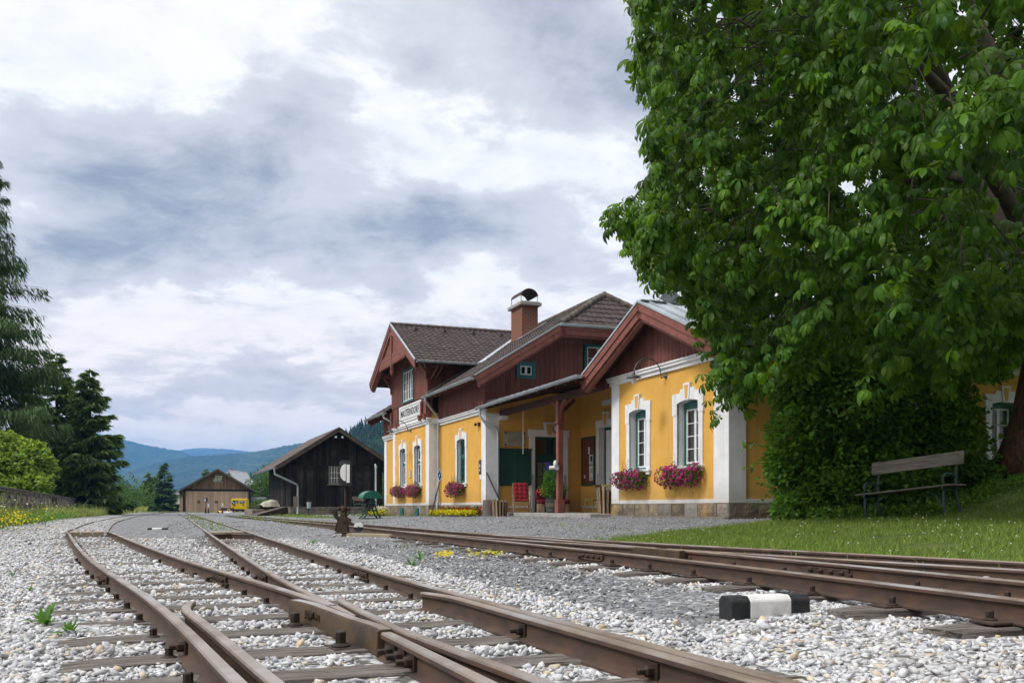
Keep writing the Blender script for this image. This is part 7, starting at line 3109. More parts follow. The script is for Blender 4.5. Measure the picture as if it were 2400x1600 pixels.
# ---- horse chestnut
TRUNK = Vector((10.75, 19.6))
tz = gz(*TRUNK)
CH = thing('chestnut_tree', 'large horse chestnut overhanging the lawn and the station wing', 'tree', (TRUNK.x, TRUNK.y, tz))
CC_ = np.array([10.6, 17.6, 9.6])
RAD = np.array([9.4, 9.3, 9.0])
OUT = np.array([(1500, -700), (1515, -60), (1500, 30), (1522, 60), (1515, 110), (1508, 150), (1520, 190), (1555, 215), (1535, 262), (1525, 320), (1560, 350), (1545, 420), (1520, 455), (1458, 472), (1430, 490), (1426, 522),
                (1458, 545), (1505, 565), (1515, 612), (1555, 640), (1625, 690), (1655, 735), (1690, 775), (1715, 810), (1700, 860), (1700, 905), (1735, 940), (1765, 925), (1775, 870), (1800, 815), (1850, 800), (1950, 830),
                (2050, 850), (2150, 880), (2250, 880), (2330, 850), (2420, 800), (2900, 800), (3100, -700)], float)
nd = 14000
d = unit(rng.normal(size=(nd, 3)))
R_ = 1 + .20 * noise3(d, 2.3, 4.1) + .16 * noise3(d, 5.5, 1.7)
q = np.where(rng.uniform(size=nd) < .86, rng.uniform(.845, 1.0, nd), rng.uniform(.5, .845, nd))
T = CC_ + d * RAD * (R_ * q)[:, None]
uv = project(T)
k = (T[:, 1] > 6.2) & in_poly(uv[:, 0], uv[:, 1], OUT) & (uv[:, 1] > -420) & (uv[:, 0] < 2720) & (T[:, 2] > ground_z(T[:, 0], T[:, 1]) + 1.7)
k &= (q > .84) | (T[:, 0] > 4.6)
k &= ~((uv[:, 0] < 1830) & (uv[:, 1] > 690) & (rng.uniform(size=nd) < .45))
T, q, d = T[k], q[k], d[k]
# droop the lower fringe and thin out to branch tips
pick = []
cell = {}
for i in rng.permutation(len(T)):
    key = tuple(np.floor(T[i] / (.62 if q[i] > .84 else .52)).astype(int)) + (q[i] > .84,)
    if cell.get(key, 0) < 1:
        cell[key] = 1
        pick.append(i)
T, q, d = T[pick], q[pick], d[pick]
print('chestnut tips', len(T))
# one leaf: a palm of five to seven drooping leaflets


def palmate(nl, droop, seed):
    r = random.Random(seed)
    V, F_ = [(0, 0, 0)], []
    for a in range(nl):
        f = (a / (nl - 1) - .5)
        az = f * rad(205)
        L = 1.0 - .42 * abs(f) * 2 * .8
        L *= r.uniform(.9, 1.08)
        dr = droop * r.uniform(.8, 1.2)
        o = len(V)
        dx, dy = math.sin(az), math.cos(az)
        sx, sy = dy, -dx

        def pt(t_, w, up):
            return (dx * t_ * L * math.cos(dr * t_) + sx * w * L, dy * t_ * L * math.cos(dr * t_) + sy * w * L, -math.sin(dr * t_) * t_ * L + up)
        for t_, w in ((.36, .085), (.62, .17), (.82, .175)):
            V.extend([pt(t_, -w, .035), pt(t_, 0, -.01), pt(t_, w, .035)])
        V.append(pt(1.0, 0, -.03))
        F_.extend([(0, o, o + 1), (0, o + 1, o + 2)])
        for j in (0, 3):
            F_.extend([(o + j, o + j + 3, o + j + 4), (o + j, o + j + 4, o + j + 1), (o + j + 1, o + j + 4, o + j + 5), (o + j + 1, o + j + 5, o + j + 2)])
        F_.extend([(o + 6, o + 9, o + 7), (o + 7, o + 9, o + 8)])
    return np.array(V), np.array(F_)


PALMS = [palmate(n_, dr, i) for i, (n_, dr) in enumerate(((5, .55), (5, .9), (7, .7), (5, 1.2), (7, 1.0), (6, .8)))]
LV, LF, n0 = [], [], 0
tv_, tf_ = [], []
leafP, leafD, leafS = [], [], []
for i in range(len(T)):
    near = T[i][1] < 13
    inner = q[i] < .84
    nl = 12 if inner else rng.integers(13, 20)
    out = d[i] * np.array([1, 1, .4])
    for j in range(nl):
        off = unit(rng.normal(size=3) + out * .8) * rng.uniform(.06, .36)
        off[2] -= abs(rng.normal()) * .08
        dr = unit(np.array([*(out[:2] * .8 + off[:2] * 2.0 + rng.normal(size=2) * .35), -.45 + rng.normal() * .35]))
        leafP.append(T[i] + off)
        leafD.append(dr)
        leafS.append(rng.uniform(.145, .26) * (1.2 if inner else 1))
# loose sprigs standing out beyond the outline
for i in rng.choice(np.where(q > .9)[0], 300):
    a = T[i] + d[i] * np.array([1, 1, .6]) * rng.uniform(.35, .8) + np.array([0, 0, rng.uniform(-.35, .1)])
    el_ = (a[2] - EYE) / a[1]
    if a[0] / a[1] < .09 or (a[0] / a[1] < .165 and not .28 < el_ < .33) or (a[0] / a[1] < .19 and el_ < .26):
        continue
    for j in range(rng.integers(3, 7)):
        leafP.append(a + rng.normal(size=3) * .10)
        leafD.append(unit(np.array([*(d[i][:2] + rng.normal(size=2) * .6), -.5 + rng.normal() * .3])))
        leafS.append(rng.uniform(.13, .24))
leafP, leafD, leafS = np.array(leafP), np.array(leafD), np.array(leafS)
# leaf frames: y along the blade, z roughly upwards
Yx = unit(leafD)
UP = np.array([0, 0, 1.0]) + rng.normal(size=leafP.shape) * .28
Xx = unit(np.cross(Yx, UP))
Zx = np.cross(Xx, Yx)
kind = rng.integers(0, len(PALMS), len(leafP))
for kd in range(len(PALMS)):
    sel = np.where(kind == kd)[0]
    pv, pf = PALMS[kd]
    W_ = (Xx[sel][:, None] * pv[None, :, 0:1] + Yx[sel][:, None] * pv[None, :, 1:2] + Zx[sel][:, None] * pv[None, :, 2:3]) * leafS[sel][:, None, None] + leafP[sel][:, None]
    LV.append(W_.reshape(-1, 3))
    LF.append((pf[None] + (np.arange(len(sel)) * len(pv))[:, None, None]).reshape(-1, 3) + n0)
    n0 += len(sel) * len(pv)
org = np.array([TRUNK.x, TRUNK.y, tz])
print('chestnut leaves', len(leafP))
np_mesh('crown', np.vstack(LV) - org, np.vstack(LF), MT['chestnut'], CH, smooth='all')
# flower spikes gone to fruit
sel = rng.choice(np.where((q > .88) & (T[:, 1] < 16))[0], 110, replace=False)
mb = MB()
fv, ff, n0 = [], [], 0
for i in sel:
    b = T[i] + d[i] * .15
    up = unit(np.array([d[i][0] * .5, d[i][1] * .5, .9]))
    tip = b + up * rng.uniform(.14, .30)
    mb.tube([b - up * .12, tip], [.006, .003], 4)
    for j in range(rng.integers(5, 12)):
        c = b + (tip - b) * rng.uniform(0, .8) + rng.normal(size=3) * .025
        fv.append(ICO * rng.uniform(.010, .020) + c)
        ff.append(ICF + n0)
        n0 += 12
np_mesh('fruit', np.vstack(fv) - org, np.vstack(ff), MT['fruit'], CH, smooth='all')
mb.v = [tuple(np.array(v_) - org) for v_ in mb.v]
mb.build('fruit_stalk', MT['stem'], CH)
# trunk and limbs
mb = MB()
Tr = np.array
base = [Vector((-.22, 0, -.35)), Vector((-.12, 0, .25)), Vector((.0, 0, .9)), Vector((.18, .0, 2.0)), Vector((.30, -.1, 3.2)), Vector((.35, -.2, 4.6))]
mb.tube(base, [.78, .60, .52, .47, .44, .36], 18)
for v_ in range(len(mb.v)):
    x, y, z = mb.v[v_]
    n_ = mnoise.noise(Vector((x * 3, y * 3, z * 1.2)))
    mb.v[v_] = (x * (1 + .10 * n_) , y * (1 + .10 * n_), z)
mb.build('trunk', MT['bark'], CH, smooth='all')
mb = MB()
top = Vector((.35, -.2, 4.4))
limbs = []
for j in range(15):
    az = 2 * PI * j / 15 + rnd.uniform(-.2, .2)
    el = rad(rnd.uniform(-4, 60))
    dv_ = Vector((math.cos(az) * math.cos(el), math.sin(az) * math.cos(el), math.sin(el)))
    c = Vector(CC_ - org)
    e = c + Vector((dv_.x * 5.9, dv_.y * 6.4, dv_.z * 6.2 - 1.2))
    s = Vector((.25, -.1, rnd.uniform(2.4, 4.5)))
    pts = []
    for i in range(8):
        f = i / 7
        p = s.lerp(e, f)
        p.z += 1.2 * math.sin(f * PI) * .8
        p += Vector((rnd.uniform(-.15, .15), rnd.uniform(-.15, .15), rnd.uniform(-.1, .1))) * (1 if 0 < i < 7 else 0)
        pts.append(p)
    limb(mb, pts, .20, .045, 8)
    limbs += pts[2:]
mb.build('limb', MT['conifer_bark'], CH, smooth='all')
LP = np.array([tuple(p) for p in limbs])
mb = MB()
for i in range(len(T)):
    if rng.uniform() < .32:
        p = T[i] - org
        j = rng.choice(np.argsort(np.linalg.norm(LP - p, axis=1))[:7])
        a = Vector(LP[j] + rng.normal(size=3) * .15)
        b = Vector(p)
        m_ = a.lerp(b, .55) + Vector((rnd.uniform(-.25, .25), rnd.uniform(-.25, .25), .25))
        L = (b - a).length
        if L > 1.6:
            a = b + (a - b) * (1.6 / L)
            m_ = a.lerp(b, .5) + Vector((0, 0, .2))
        mb.tube([a, m_, b], [.018, .011, .005], 5, caps=False)
mb.build('twig', MT['conifer_bark'], CH)
mb = MB()
mb.box(-.40, -.38, -.60, -.45, 1.5, 1.72)
mb.build('tree_tag', MT['zinc'], CH)


# ---- big leafy bush behind the bench
def bush(name, label, cat, blobs, n, size, m, aspect=.62, loc=None, group=None, stems=True, fill=.35, down=.25, shoots=0):
    c0 = loc if loc is not None else (blobs[0][0][0], blobs[0][0][1], gz(blobs[0][0][0], blobs[0][0][1]))
    root = thing(name, label, cat, c0, 0, group)
    vol = np.array([b[1][0] * b[1][1] + b[1][0] * b[1][2] + b[1][1] * b[1][2] for b in blobs])
    cnt = (vol / vol.sum() * n).astype(int)
    Ps, Ds = [], []
    for (c, r), k_ in zip(blobs, cnt):
        dd = unit(rng.normal(size=(k_, 3)))
        rr = np.where(rng.uniform(size=(k_, 1)) < 1 - fill, rng.uniform(.86, 1.06, (k_, 1)), rng.uniform(.3, .86, (k_, 1)))
        lump = 1 + .30 * noise3(dd * np.array(r) + np.array(c), 1.9 if r[0] < 3 else .7, 2.0)[:, None]
        Ps.append(np.array(c) + dd * np.array(r) * rr * lump)
        Ds.append(dd)
    P_, D_ = np.vstack(Ps), np.vstack(Ds)
    k_ = P_[:, 2] > ground_z(P_[:, 0], P_[:, 1]) + .02
    P_, D_ = P_[k_], D_[k_]
    if shoots:
        si = rng.choice(len(P_), shoots)
        for i in si:
            m_ = 12
            tt = np.linspace(0, 1, m_)[:, None]
            dr_ = unit(D_[i] + np.array([0, 0, .5]) + rng.normal(size=3) * .35)
            P_ = np.vstack([P_, P_[i] + dr_ * tt * rng.uniform(.25, .6) - np.array([0, 0, .15]) * tt ** 2])
            D_ = np.vstack([D_, dr_ + rng.normal(size=(m_, 3)) * .7])
    dd = D_ * .8 + rng.normal(size=D_.shape) * .55 + np.array([0, 0, -down])
    v, f = leaf_quads(P_ - np.array(c0), dd, rng.uniform(size * .6, size * 1.3, len(P_)), aspect, .3)
    np_mesh('foliage', v, f, m, root)
    if stems:
        mb = MB()
        for i in range(0, len(P_), max(1, len(P_) // 60)):
            p = Vector(P_[i]) - Vector(c0)
            mb.tube([(p.x * .25, p.y * .25, -.05), (p.x * .6, p.y * .6, p.z * .45), p], [.025, .016, .006], 5)
        mb.build('stem', MT['conifer_bark'], root)
    return root


def bp(u, v, Y, rx, ry, rz):
    p = at(u, v, Y)
    return ((p.x, p.y, p.z), (rx, ry, rz))


bush('leafy_bush', 'tall dense dark green bush between the station wall and the bench', 'bush',
     [bp(2060, 1100, 19.6, 1.5, 1.0, 1.0), bp(1900, 1130, 19.4, .75, .8, .7), bp(1855, 1190, 18.9, .36, .5, .30), bp(1870, 1040, 19.6, .62, .8, .8), bp(1880, 930, 19.8, .60, .8, .75), bp(1925, 840, 20.0, .70, .8, .6), bp(1850, 900, 19.6, .32, .5, .35), bp(1835, 1085, 19.2, .30, .4, .40), bp(1990, 800, 20.0, .6, .7, .5), bp(2120, 790, 20.2, .6, .7, .45),
      bp(2010, 960, 19.4, 1.0, .9, 1.0), bp(2060, 850, 20.0, 1.1, .9, .75), bp(2150, 940, 19.8, 1.0, .9, 1.0), bp(2200, 1060, 19.8, .85, .8, .9), bp(2200, 850, 20.2, .5, .7, .5),
      bp(1960, 1160, 18.9, .9, .6, .45), bp(2100, 1150, 19.0, 1.0, .6, .55), bp(2262, 1000, 20.0, .36, .5, .60), bp(2270, 1120, 19.6, .55, .6, .45)], 52000, .125, MT['bush'], fill=.4, shoots=480)
bush('lime_bush', 'bright yellow green bush behind the wooden fence', 'bush',
     [bp(u, v, Y - 4, r_ * 1.45, r_ * 1.2, z_ * 1.5) for u, v, Y, r_, z_ in ((20, 1120, 56, 1.2, .9), (60, 1085, 57, 1.0, .8), (5, 1066, 57, 1.1, .65), (-60, 1080, 56, 1.3, 1.3), (85, 1110, 57, .5, .55), (35, 1045, 57, .55, .35),
      (98, 1078, 57, .32, .25), (72, 1055, 57, .38, .28), (8, 1032, 57, .5, .3), (70, 1140, 55.5, .7, .4), (20, 1150, 55, .8, .4))], 12000, .26, MT['limebush'], fill=.2, shoots=120)
far_b = [((275, 1165, 150), 5, 3.6, 'rounded green tree beyond the spruces'), ((305, 1172, 165), 3.6, 2.4, 'pale low tree left of the small conifers'), ((608, 1152, 165), 2.6, 3.2, 'leafy tree between the shed and the barn'),
         ((632, 1150, 160), 2.2, 4.2, 'taller leafy tree against the barn wall'), ((590, 1172, 170), 2.2, 1.8, 'low rounded bush beside the metal shed'), ((618, 1186, 120), 1.6, .8, 'pale shrub on the loading platform side'),
         ((893, 1166, 95), 1.6, 2.4, 'green shrub in the gap between barn and station')]
for (uvY, rx, rz, lab) in far_b:
    u, v, Y = uvY
    bush('broadleaf_tree', lab, 'tree', [bp(u, v, Y, rx, rx, rz), bp(u - 6, v + 12, Y, rx * .8, rx, rz * .7), bp(u + 7, v + 10, Y, rx * .7, rx, rz * .8)], 2600, .42 if Y > 130 else .25, MT['midtree'], group='trees around the far sheds', down=0)


# ---- conifers
def conifer(name, label, x, y, h, r, n, m, hang=.35, sz=.30, taper=.85, low=.04, group=None, seed=0, droopy=False, aspect=.22, gap=.0):
    z0 = gz(x, y)
    root = thing(name, label, 'tree', (x, y, z0 - .1), 0, group)
    r2 = np.random.default_rng(seed)
    mb = MB()
    mb.tube([(0, 0, 0), (.03, 0, h * .5), (0, 0, h)], [h * .022, h * .014, .02], 8)
    mb.build('trunk', MT['conifer_bark'], root, smooth='all')
    nb = int(h * (9 if not droopy else 8.5))
    V, D_, S = [], [], []
    br = MB()
    for b in range(nb):
        f = low + (1 - low) * (b / nb) ** 1.0
        z = h * f
        L = r * (1 - f) ** taper * r2.uniform(.62, 1.12) * (1 if f > low + .05 else .85) + .12
        az = r2.uniform(0, 2 * PI)
        dx, dy = math.cos(az), math.sin(az)
        rise = r2.uniform(-.05, .25) if not droopy else r2.uniform(-.05, .2)
        m_ = max(4, int(n / nb * (L / r * 1.6 + .15)))
        t_ = r2.uniform(.10, 1, m_) ** .75
        sag = (-.34 * L * t_ + .30 * L * t_ ** 2.2) if not droopy else (rise * L * t_ - .18 * L * t_ ** 2 + .10 * L * t_ ** 5)
        w = L * .26 * (1 - t_ * .72) * (1 if not droopy else .7)
        s_ = r2.normal(size=m_) * w
        P_ = np.stack([dx * L * t_ - dy * s_, dy * L * t_ + dx * s_, z + sag - np.abs(s_) * .25], -1)
        dr = np.stack([dx * .75 - dy * np.sign(s_) * .5 + r2.normal(size=m_) * .25, dy * .75 + dx * np.sign(s_) * .5 + r2.normal(size=m_) * .25, -hang + r2.normal(size=m_) * .22], -1)
        if droopy:
            dr[:, 2] -= .55
            dr[:, :2] *= .75
            P_[:, 2] -= r2.uniform(0, 1, m_) ** 1.5 * 1.0 * np.clip(L / 3, .3, 1) * (.4 + .6 * np.sin(t_ * 19 + b) ** 2)
        V.append(P_)
        D_.append(dr)
        S.append(sz * r2.uniform(.6, 1.35, m_) * (.55 + .45 * (1 - f)))
        if b % 2 == 0 or droopy:
            tt = np.linspace(0, .95, 5)
            sg = (-.34 * L * tt + .30 * L * tt ** 2.2) if not droopy else (rise * L * tt - .18 * L * tt ** 2 + .10 * L * tt ** 5)
            br.tube([(dx * L * a, dy * L * a, z + c) for a, c in zip(tt, sg)], [.012 + .02 * L / r * (1 - a) for a in tt], 4, caps=False)
    v, f = leaf_quads(np.vstack(V), np.vstack(D_), np.concatenate(S), aspect, .15)
    np_mesh('needles', v, f, m, root)
    br.build('branch', MT['conifer_bark'], root)
    return root


def cbase(u, Y):
    return (u - U0) / FPX * Y, Y


x, y = cbase(-60, 68)
conifer('larch_tree', 'tall drooping larch at the left edge of the view', x, y, 28.5, 7.7, 64000, MT['larch'], hang=.5, sz=.60, taper=.74, low=.17, seed=3, droopy=True, aspect=.17)
for u, Y, h, r, n, lab, sd in ((133, 76, 12.6, 2.9, 22000, 'pointed dark spruce behind the larch branches', 5), (210, 74, 11.3, 3.0, 24000, 'broad dark spruce at the right end of the row', 8), (172, 79, 11.0, 2.7, 18000, 'dark spruce between two others', 13),
                               (70, 80, 11.5, 3.2, 18000, 'dark spruce behind the lime bush', 21)):
    x, y = cbase(u, Y)
    conifer('spruce_tree', lab, x, y, h, r, n, MT['spruce'], hang=.55, sz=.78, taper=.60, low=.05, group='spruces beyond the fence', seed=sd, aspect=.26)
for u, Y, h, r, lab, sd in ((386, 170, 8.8, 2.3, 'bluish conifer, taller of the pair left of the engine shed', 31), (348, 176, 7.2, 2.2, 'shorter conifer left of the engine shed', 32), (362, 182, 6.8, 1.8, 'slim conifer between the pair by the shed', 33), (482, 205, 9.2, 2.0, 'conifer rising behind the engine shed roof', 34),
                            (598, 200, 6.0, 1.1, 'thin dark conifer between shed and barn', 35)):
    x, y = cbase(u, Y)
    conifer('conifer_tree', lab, x, y, h, r, 5200, MT['spruce'] if sd != 31 else MT['larch'], hang=.4, sz=.95, taper=.75, low=.03, group='conifers around the engine shed', seed=sd, aspect=.3)

# ---- grass
def blades(name, P_, h, w, m, label, kind='stuff', lean=.45):
    n = len(P_)
    az = rng.uniform(0, 2 * PI, n)
    s = np.stack([np.cos(az), np.sin(az), np.zeros(n)], -1) * (np.asarray(w) / 2)[:, None]
    ln = rng.normal(size=(n, 2)) * lean * np.asarray(h)[:, None]
    tip = P_ + np.stack([ln[:, 0], ln[:, 1], np.asarray(h)], -1)
    mid = P_ + np.stack([ln[:, 0] * .3, ln[:, 1] * .3, np.asarray(h) * .55], -1)
    V = np.stack([P_ - s, P_ + s, mid + s * .7, mid - s * .7, tip], 1).reshape(-1, 3)
    i = np.arange(n)[:, None] * 5
    F_ = np.concatenate([i + np.array([[0, 1, 2]]), i + np.array([[0, 2, 3]]), i + np.array([[3, 2, 4]])], 1).reshape(-1, 3)
    o = np_mesh(name, V, F_, m)
    return tag(o, label, 'grass', kind=kind)


n = 330000
x = rng.uniform(-2.5, 19, n)
y = rng.uniform(6.5, 24, n)
_, g, s = zones(x, y)
fray = rng.normal(size=n) * .22
_, g2, _ = zones(x + fray, y + rng.normal(size=n) * .3)
vis = (x / y < .88) & (x / y > -.3)
patch = np.array([mnoise.noise(Vector((a * .8, b * .8, 0))) for a, b in zip(x, y)])
k = (g2 > .5) & vis & (rng.uniform(size=n) < 1.3 - y / 26) & (patch > -.45) & (rng.uniform(size=n) > s * .8)
x, y, patch = x[k], y[k], patch[k]
h = np.clip(.055 + .035 * patch + rng.normal(size=len(x)) * .018, .02, .16)
edge = np.clip(1.0 - (x - np.interp(y, R4[:, 1], R4[:, 0])) / 1.2, 0, 1)
h = h * (1 + .9 * edge * rng.uniform(0, 1, len(x)))
print('lawn blades', len(x))
blades('lawn_grass', np.stack([x, y, ground_z(x, y) - .005], -1), h, rng.uniform(.006, .012, len(x)), MT['grass'], 'short green lawn with clover beside the rails')
# clover heads
n = 520
x = rng.uniform(-.5, 9, n)
y = rng.uniform(7, 19, n)
_, g, s = zones(x, y)
cl_ = np.array([mnoise.noise(Vector((a * .9, b * .9, 7))) for a, b in zip(x, y)])
k = (g > .5) & (cl_ > -.05) & (s < .3)
P_ = np.stack([x[k], y[k], ground_z(x[k], y[k]) + rng.uniform(.06, .12, k.sum())], -1)
V = (ICO[None] * .0085 * rng.uniform(.7, 1.3, (len(P_), 1, 1)) + P_[:, None]).reshape(-1, 3)
o = np_mesh('clover_heads', V, (ICF[None] + (np.arange(len(P_)) * 12)[:, None, None]).reshape(-1, 3), MT['clover'])
tag(o, 'small white clover heads dotted over the lawn', 'clover', kind='stuff')
# undergrowth below the bush
n = 2600
x = rng.uniform(5.6, 9.6, n)
y = 18.2 + rng.normal(size=n) * .35 + (x - 7) * .05
P_ = np.stack([x, y, ground_z(x, y) + rng.uniform(0, .22, n)], -1)
v, f = leaf_quads(P_, rng.normal(size=P_.shape) + np.array([0, -.4, .5]), rng.uniform(.05, .10, n), .6)
tag(np_mesh('undergrowth', v, f, MT['bush']), 'low leafy undergrowth along the foot of the bush', 'undergrowth', kind='stuff')

# meadow verge on the left
n = 90000
y = rng.uniform(0, 1, n) ** 1.3 * 130 + 16
fx = np.interp(y, [0, 17, 29, 75, 100, 200], [-10.6, -11.0, -15.5, -34, -43, -80])
x = fx + np.interp(y, [16, 40, 60, 80, 120], [1.3, 1.3, 2.4, 3.2, 4.5]) - rng.exponential(1, n) * np.interp(y, [16, 60, 120], [2.2, 3.5, 6])
_, g, _ = zones(x, y)
k = (g > .4) & (x / y > -.66)
x, y = x[k], y[k]
fx = np.interp(y, [0, 17, 29, 75, 100, 200], [-10.6, -11.0, -15.5, -34, -43, -80])
pt_ = np.array([mnoise.noise(Vector((a * .35, b * .25, 2))) for a, b in zip(x, y)])
h = np.clip(.38 + .30 * pt_ + rng.normal(size=len(x)) * .12, .10, 1.0) * np.interp(y, [16, 40, 70, 130], [.75, .75, 1.0, 1.2]) * np.where(rng.uniform(size=len(x)) < .06, 1.6, 1)
blades('meadow_grass', np.stack([x, y, ground_z(x, y) - .02], -1), h, rng.uniform(.012, .03, len(x)) * np.interp(y, [16, 110], [1, 2.6]), MT['drygrass'], 'tall pale meadow grass along the fence', lean=.30)
n = 9000
y = rng.uniform(17, 60, n)
fx = np.interp(y, [0, 17, 29, 75, 100, 200], [-10.6, -11.0, -15.5, -34, -43, -80])
x = fx + 1.5 - rng.uniform(0, 4.2, n)
P_ = np.stack([x, y, ground_z(x, y) + rng.uniform(.02, .30, n)], -1)
v, f = leaf_quads(P_, rng.normal(size=P_.shape) + np.array([0, 0, .6]), rng.uniform(.05, .13, n), .40)
tag(np_mesh('meadow_herbs', v, f, MT['weed']), 'leafy green herbs among the meadow grass', 'herbs', kind='stuff')
PF = []
for u, v, Y, k_, sp in ((42, 1216, 22, 60, .30), (35, 1206, 24, 30, .25), (60, 1222, 22, 16, .3), (5, 1212, 21, 14, .3), (30, 1195, 27, 8, .4)):
    c = at(u, v, Y)
    PF.append(np.array([c.x, c.y, c.z]) + rng.normal(size=(k_, 3)) * np.array([sp, sp, .10]))
P_ = np.vstack(PF)
v, f = flowers_np(P_, rng.normal(size=P_.shape) * .6 + np.array([0, -.5, .8]), rng.uniform(.014, .032, len(P_)))
tag(np_mesh('meadow_flowers', v, f, MT['yellowflower']), 'yellow wildflowers in the meadow by the ballast edge', 'wildflowers', kind='stuff')
n = 260
y = rng.uniform(18, 60, n)
fx = np.interp(y, [0, 17, 29, 75, 100, 200], [-10.6, -11.0, -15.5, -34, -43, -80])
x = fx + 1.3 - rng.uniform(0, 4, n)
P_ = np.stack([x, y, ground_z(x, y) + rng.uniform(.3, .7, n)], -1)
v, f = flowers_np(P_, rng.normal(size=P_.shape) * .5 + np.array([0, -.3, .8]), rng.uniform(.015, .035, n))
tag(np_mesh('umbel_flowers', v, f, MT['clover']), 'whitish umbel flowers scattered through the meadow', 'wildflowers', kind='stuff')


# sparse weeds in the yard
def weed(u, v, size, label, z=None, n=14, m='weed', group='weeds in the gravel'):
    p = stick(u, v)
    root = None
    V, F_, n0 = [], [], 0
    for i in range(n):
        az = rng.uniform(0, 2 * PI)
        el = rng.uniform(.25, 1.25)
        L = size * rng.uniform(.6, 1.1)
        dx, dy = math.cos(az) * math.cos(el), math.sin(az) * math.cos(el)
        k_ = 6
        tt = np.linspace(0, 1, k_ + 1)
        w = L * .075 * np.sin(np.clip(tt * 1.05, 0, 1) * PI) ** .7 * (1 + .45 * np.where(np.arange(k_ + 1) % 2, 1, -.4)) + .001
        zz = math.sin(el) * L * tt - L * .45 * tt ** 2.2 * math.cos(el)
        cx, cy = dx * L * tt, dy * L * tt
        sx, sy = -math.sin(az), math.cos(az)
        A = np.stack([cx + sx * w, cy + sy * w, zz + w * .3], -1)
        B = np.stack([cx, cy, zz], -1)
        C_ = np.stack([cx - sx * w, cy - sy * w, zz + w * .3], -1)
        vv = np.stack([A, B, C_], 1).reshape(-1, 3)
        f = []
        for j in range(k_):
            a = j * 3
            f += [(a, a + 3, a + 4), (a, a + 4, a + 1), (a + 1, a + 4, a + 5), (a + 1, a + 5, a + 2)]
        V.append(vv)
        F_.append(np.array(f) + n0)
        n0 += len(vv)
    o = np_mesh('weed', np.vstack(V), np.vstack(F_), MT[m])
    o.location = p
    return tag(o, label, 'weed', group)


weed(105, 1465, .17, 'leafy dandelion weed in the white ballast, larger of the near pair', n=18)
weed(163, 1487, .12, 'leafy weed in the white ballast, smaller of the near pair', n=13)
weed(70, 1385, .08, 'tiny weed in the ballast beyond the near pair', n=8)
weed(30, 1352, .08, 'tiny weed in the ballast at the left edge of the view', n=8)
weed(965, 1325, .15, 'green weed clump at the edge of the grey gravel strip', n=16)
weed(985, 1312, .15, 'upright weed behind the clump in the gravel strip', n=10)
weed(735, 1272, .16, 'weed tuft beside the straighter track', n=14)
weed(2170, 1362, .11, 'young horsetail between rails of the platform track', n=9)
weed(1675, 1340, .10, 'small sprout before the platform track rail, left of the marker', n=8)
weed(1437, 1315, .09, 'small sprout growing through the white ballast near the platform track', n=8)
weed(640, 1385, .10, 'small weed beside the fishplate of the straighter track', n=8)
# yellow stonecrop in the gravel strip
for u0_, u1_, v_, lab in ((1095, 1180, 1312, 'yellow stonecrop mat in the gravel strip'), (1020, 1062, 1311, 'orange tinged stonecrop patch in the gravel strip')):
    P_ = []
    for i in range(90):
        p = on_z(rng.uniform(u0_, u1_), v_ + rng.normal() * 2.5, .0)
        P_.append((p.x, p.y, gz(p.x, p.y) + rng.uniform(.0, .05)))
    P_ = np.array(P_)
    v, f = flowers_np(P_, rng.normal(size=P_.shape) * .4 + np.array([0, -.4, 1]), rng.uniform(.008, .017, len(P_)))
    o = np_mesh('stonecrop', v, f, MT['lime'] if u0_ > 1080 else MT['yellowflower'])
    tag(o, lab, 'stonecrop')
# thin green growth over the yard: along the buried rails, by the barn, at the lawn's ragged edge
n = 50000
x = rng.uniform(-26, 6, n)
y = rng.uniform(12, 62, n)
e = x * .9348 + y * .3552
c = np.array([mnoise.noise(Vector((a * .5, b * .35, 11))) for a, b in zip(x, y)])
dR = np.abs(x - np.interp(y, R1[:, 1], R1[:, 0]))
dR2 = np.abs(x - np.interp(y, R2[:, 1], R2[:, 0]))
near_rail = (np.minimum(dR, dR2) < .22) & (y > 22) & (c > -.1)
barnside = (e > 7.3) & (e < 9.0) & (y > 46) & (x < -6)
wall = (e > 11.1) & (e < 12.0) & (y > 38) & (x < -2.5)
ragged = (x > 0.0) & (y > 12.5) & (y < 22) & (c > .18) & (e > 5) & (e < 9.5)
trk = (np.abs(x - np.interp(y, CB[:, 1], CB[:, 0])) < .5) & (y > 21) & (c > .05)
strip = (np.abs(x - (-3.0 + (18 - y) * .36)) < .5) & (y < 19) & (c > .25)
dens = near_rail * .9 + barnside * .55 + wall * .6 + ragged * .55 + trk * .6 + strip * .3
k = rng.uniform(size=n) < dens
x, y = x[k], y[k]
blades('yard_grass', np.stack([x, y, ground_z(x, y)], -1), rng.uniform(.04, .13, len(x)) * np.interp(y, [12, 60], [.7, 1.5]), rng.uniform(.012, .025, len(x)) * np.interp(y, [12, 60], [.7, 2]), MT['grass'], 'thin grass growing along the buried rails and the walls')
# ================================================================== hills, sky, sun, air
def hill_mat(name, c1, c2, c3, s):
    m, t, p = new_mat(name)
    co = t.n('ShaderNodeTexCoord').outputs['Object']
    n1 = t.noise(co, 0.006 * s, 8, 0.7)
    n2 = t.noise(co, 0.06 * s, 4, 0.7)
    c = t.mix(t.ramp(n1, 0.42, 0.58), c1, c2)
    c = t.mix(t.ramp(t.noise(t.vmul(co, (1, 1, 2.5)), 0.0016 * s, 3, 0.5), 0.62, 0.66), c, c3)
    c = t.mix(t.math('MULTIPLY', t.ramp(n2, 0.4, 0.6), 0.8), c, (0.008, 0.016, 0.010))
    t.link(c, p.inputs['Base Color'])
    p.inputs['Roughness'].default_value = 1.0
    p.inputs['Specular IOR Level'].default_value = 0.05
    t.link(t.bump(n2, 1.0, 6.0), p.inputs['Normal'])
    return m


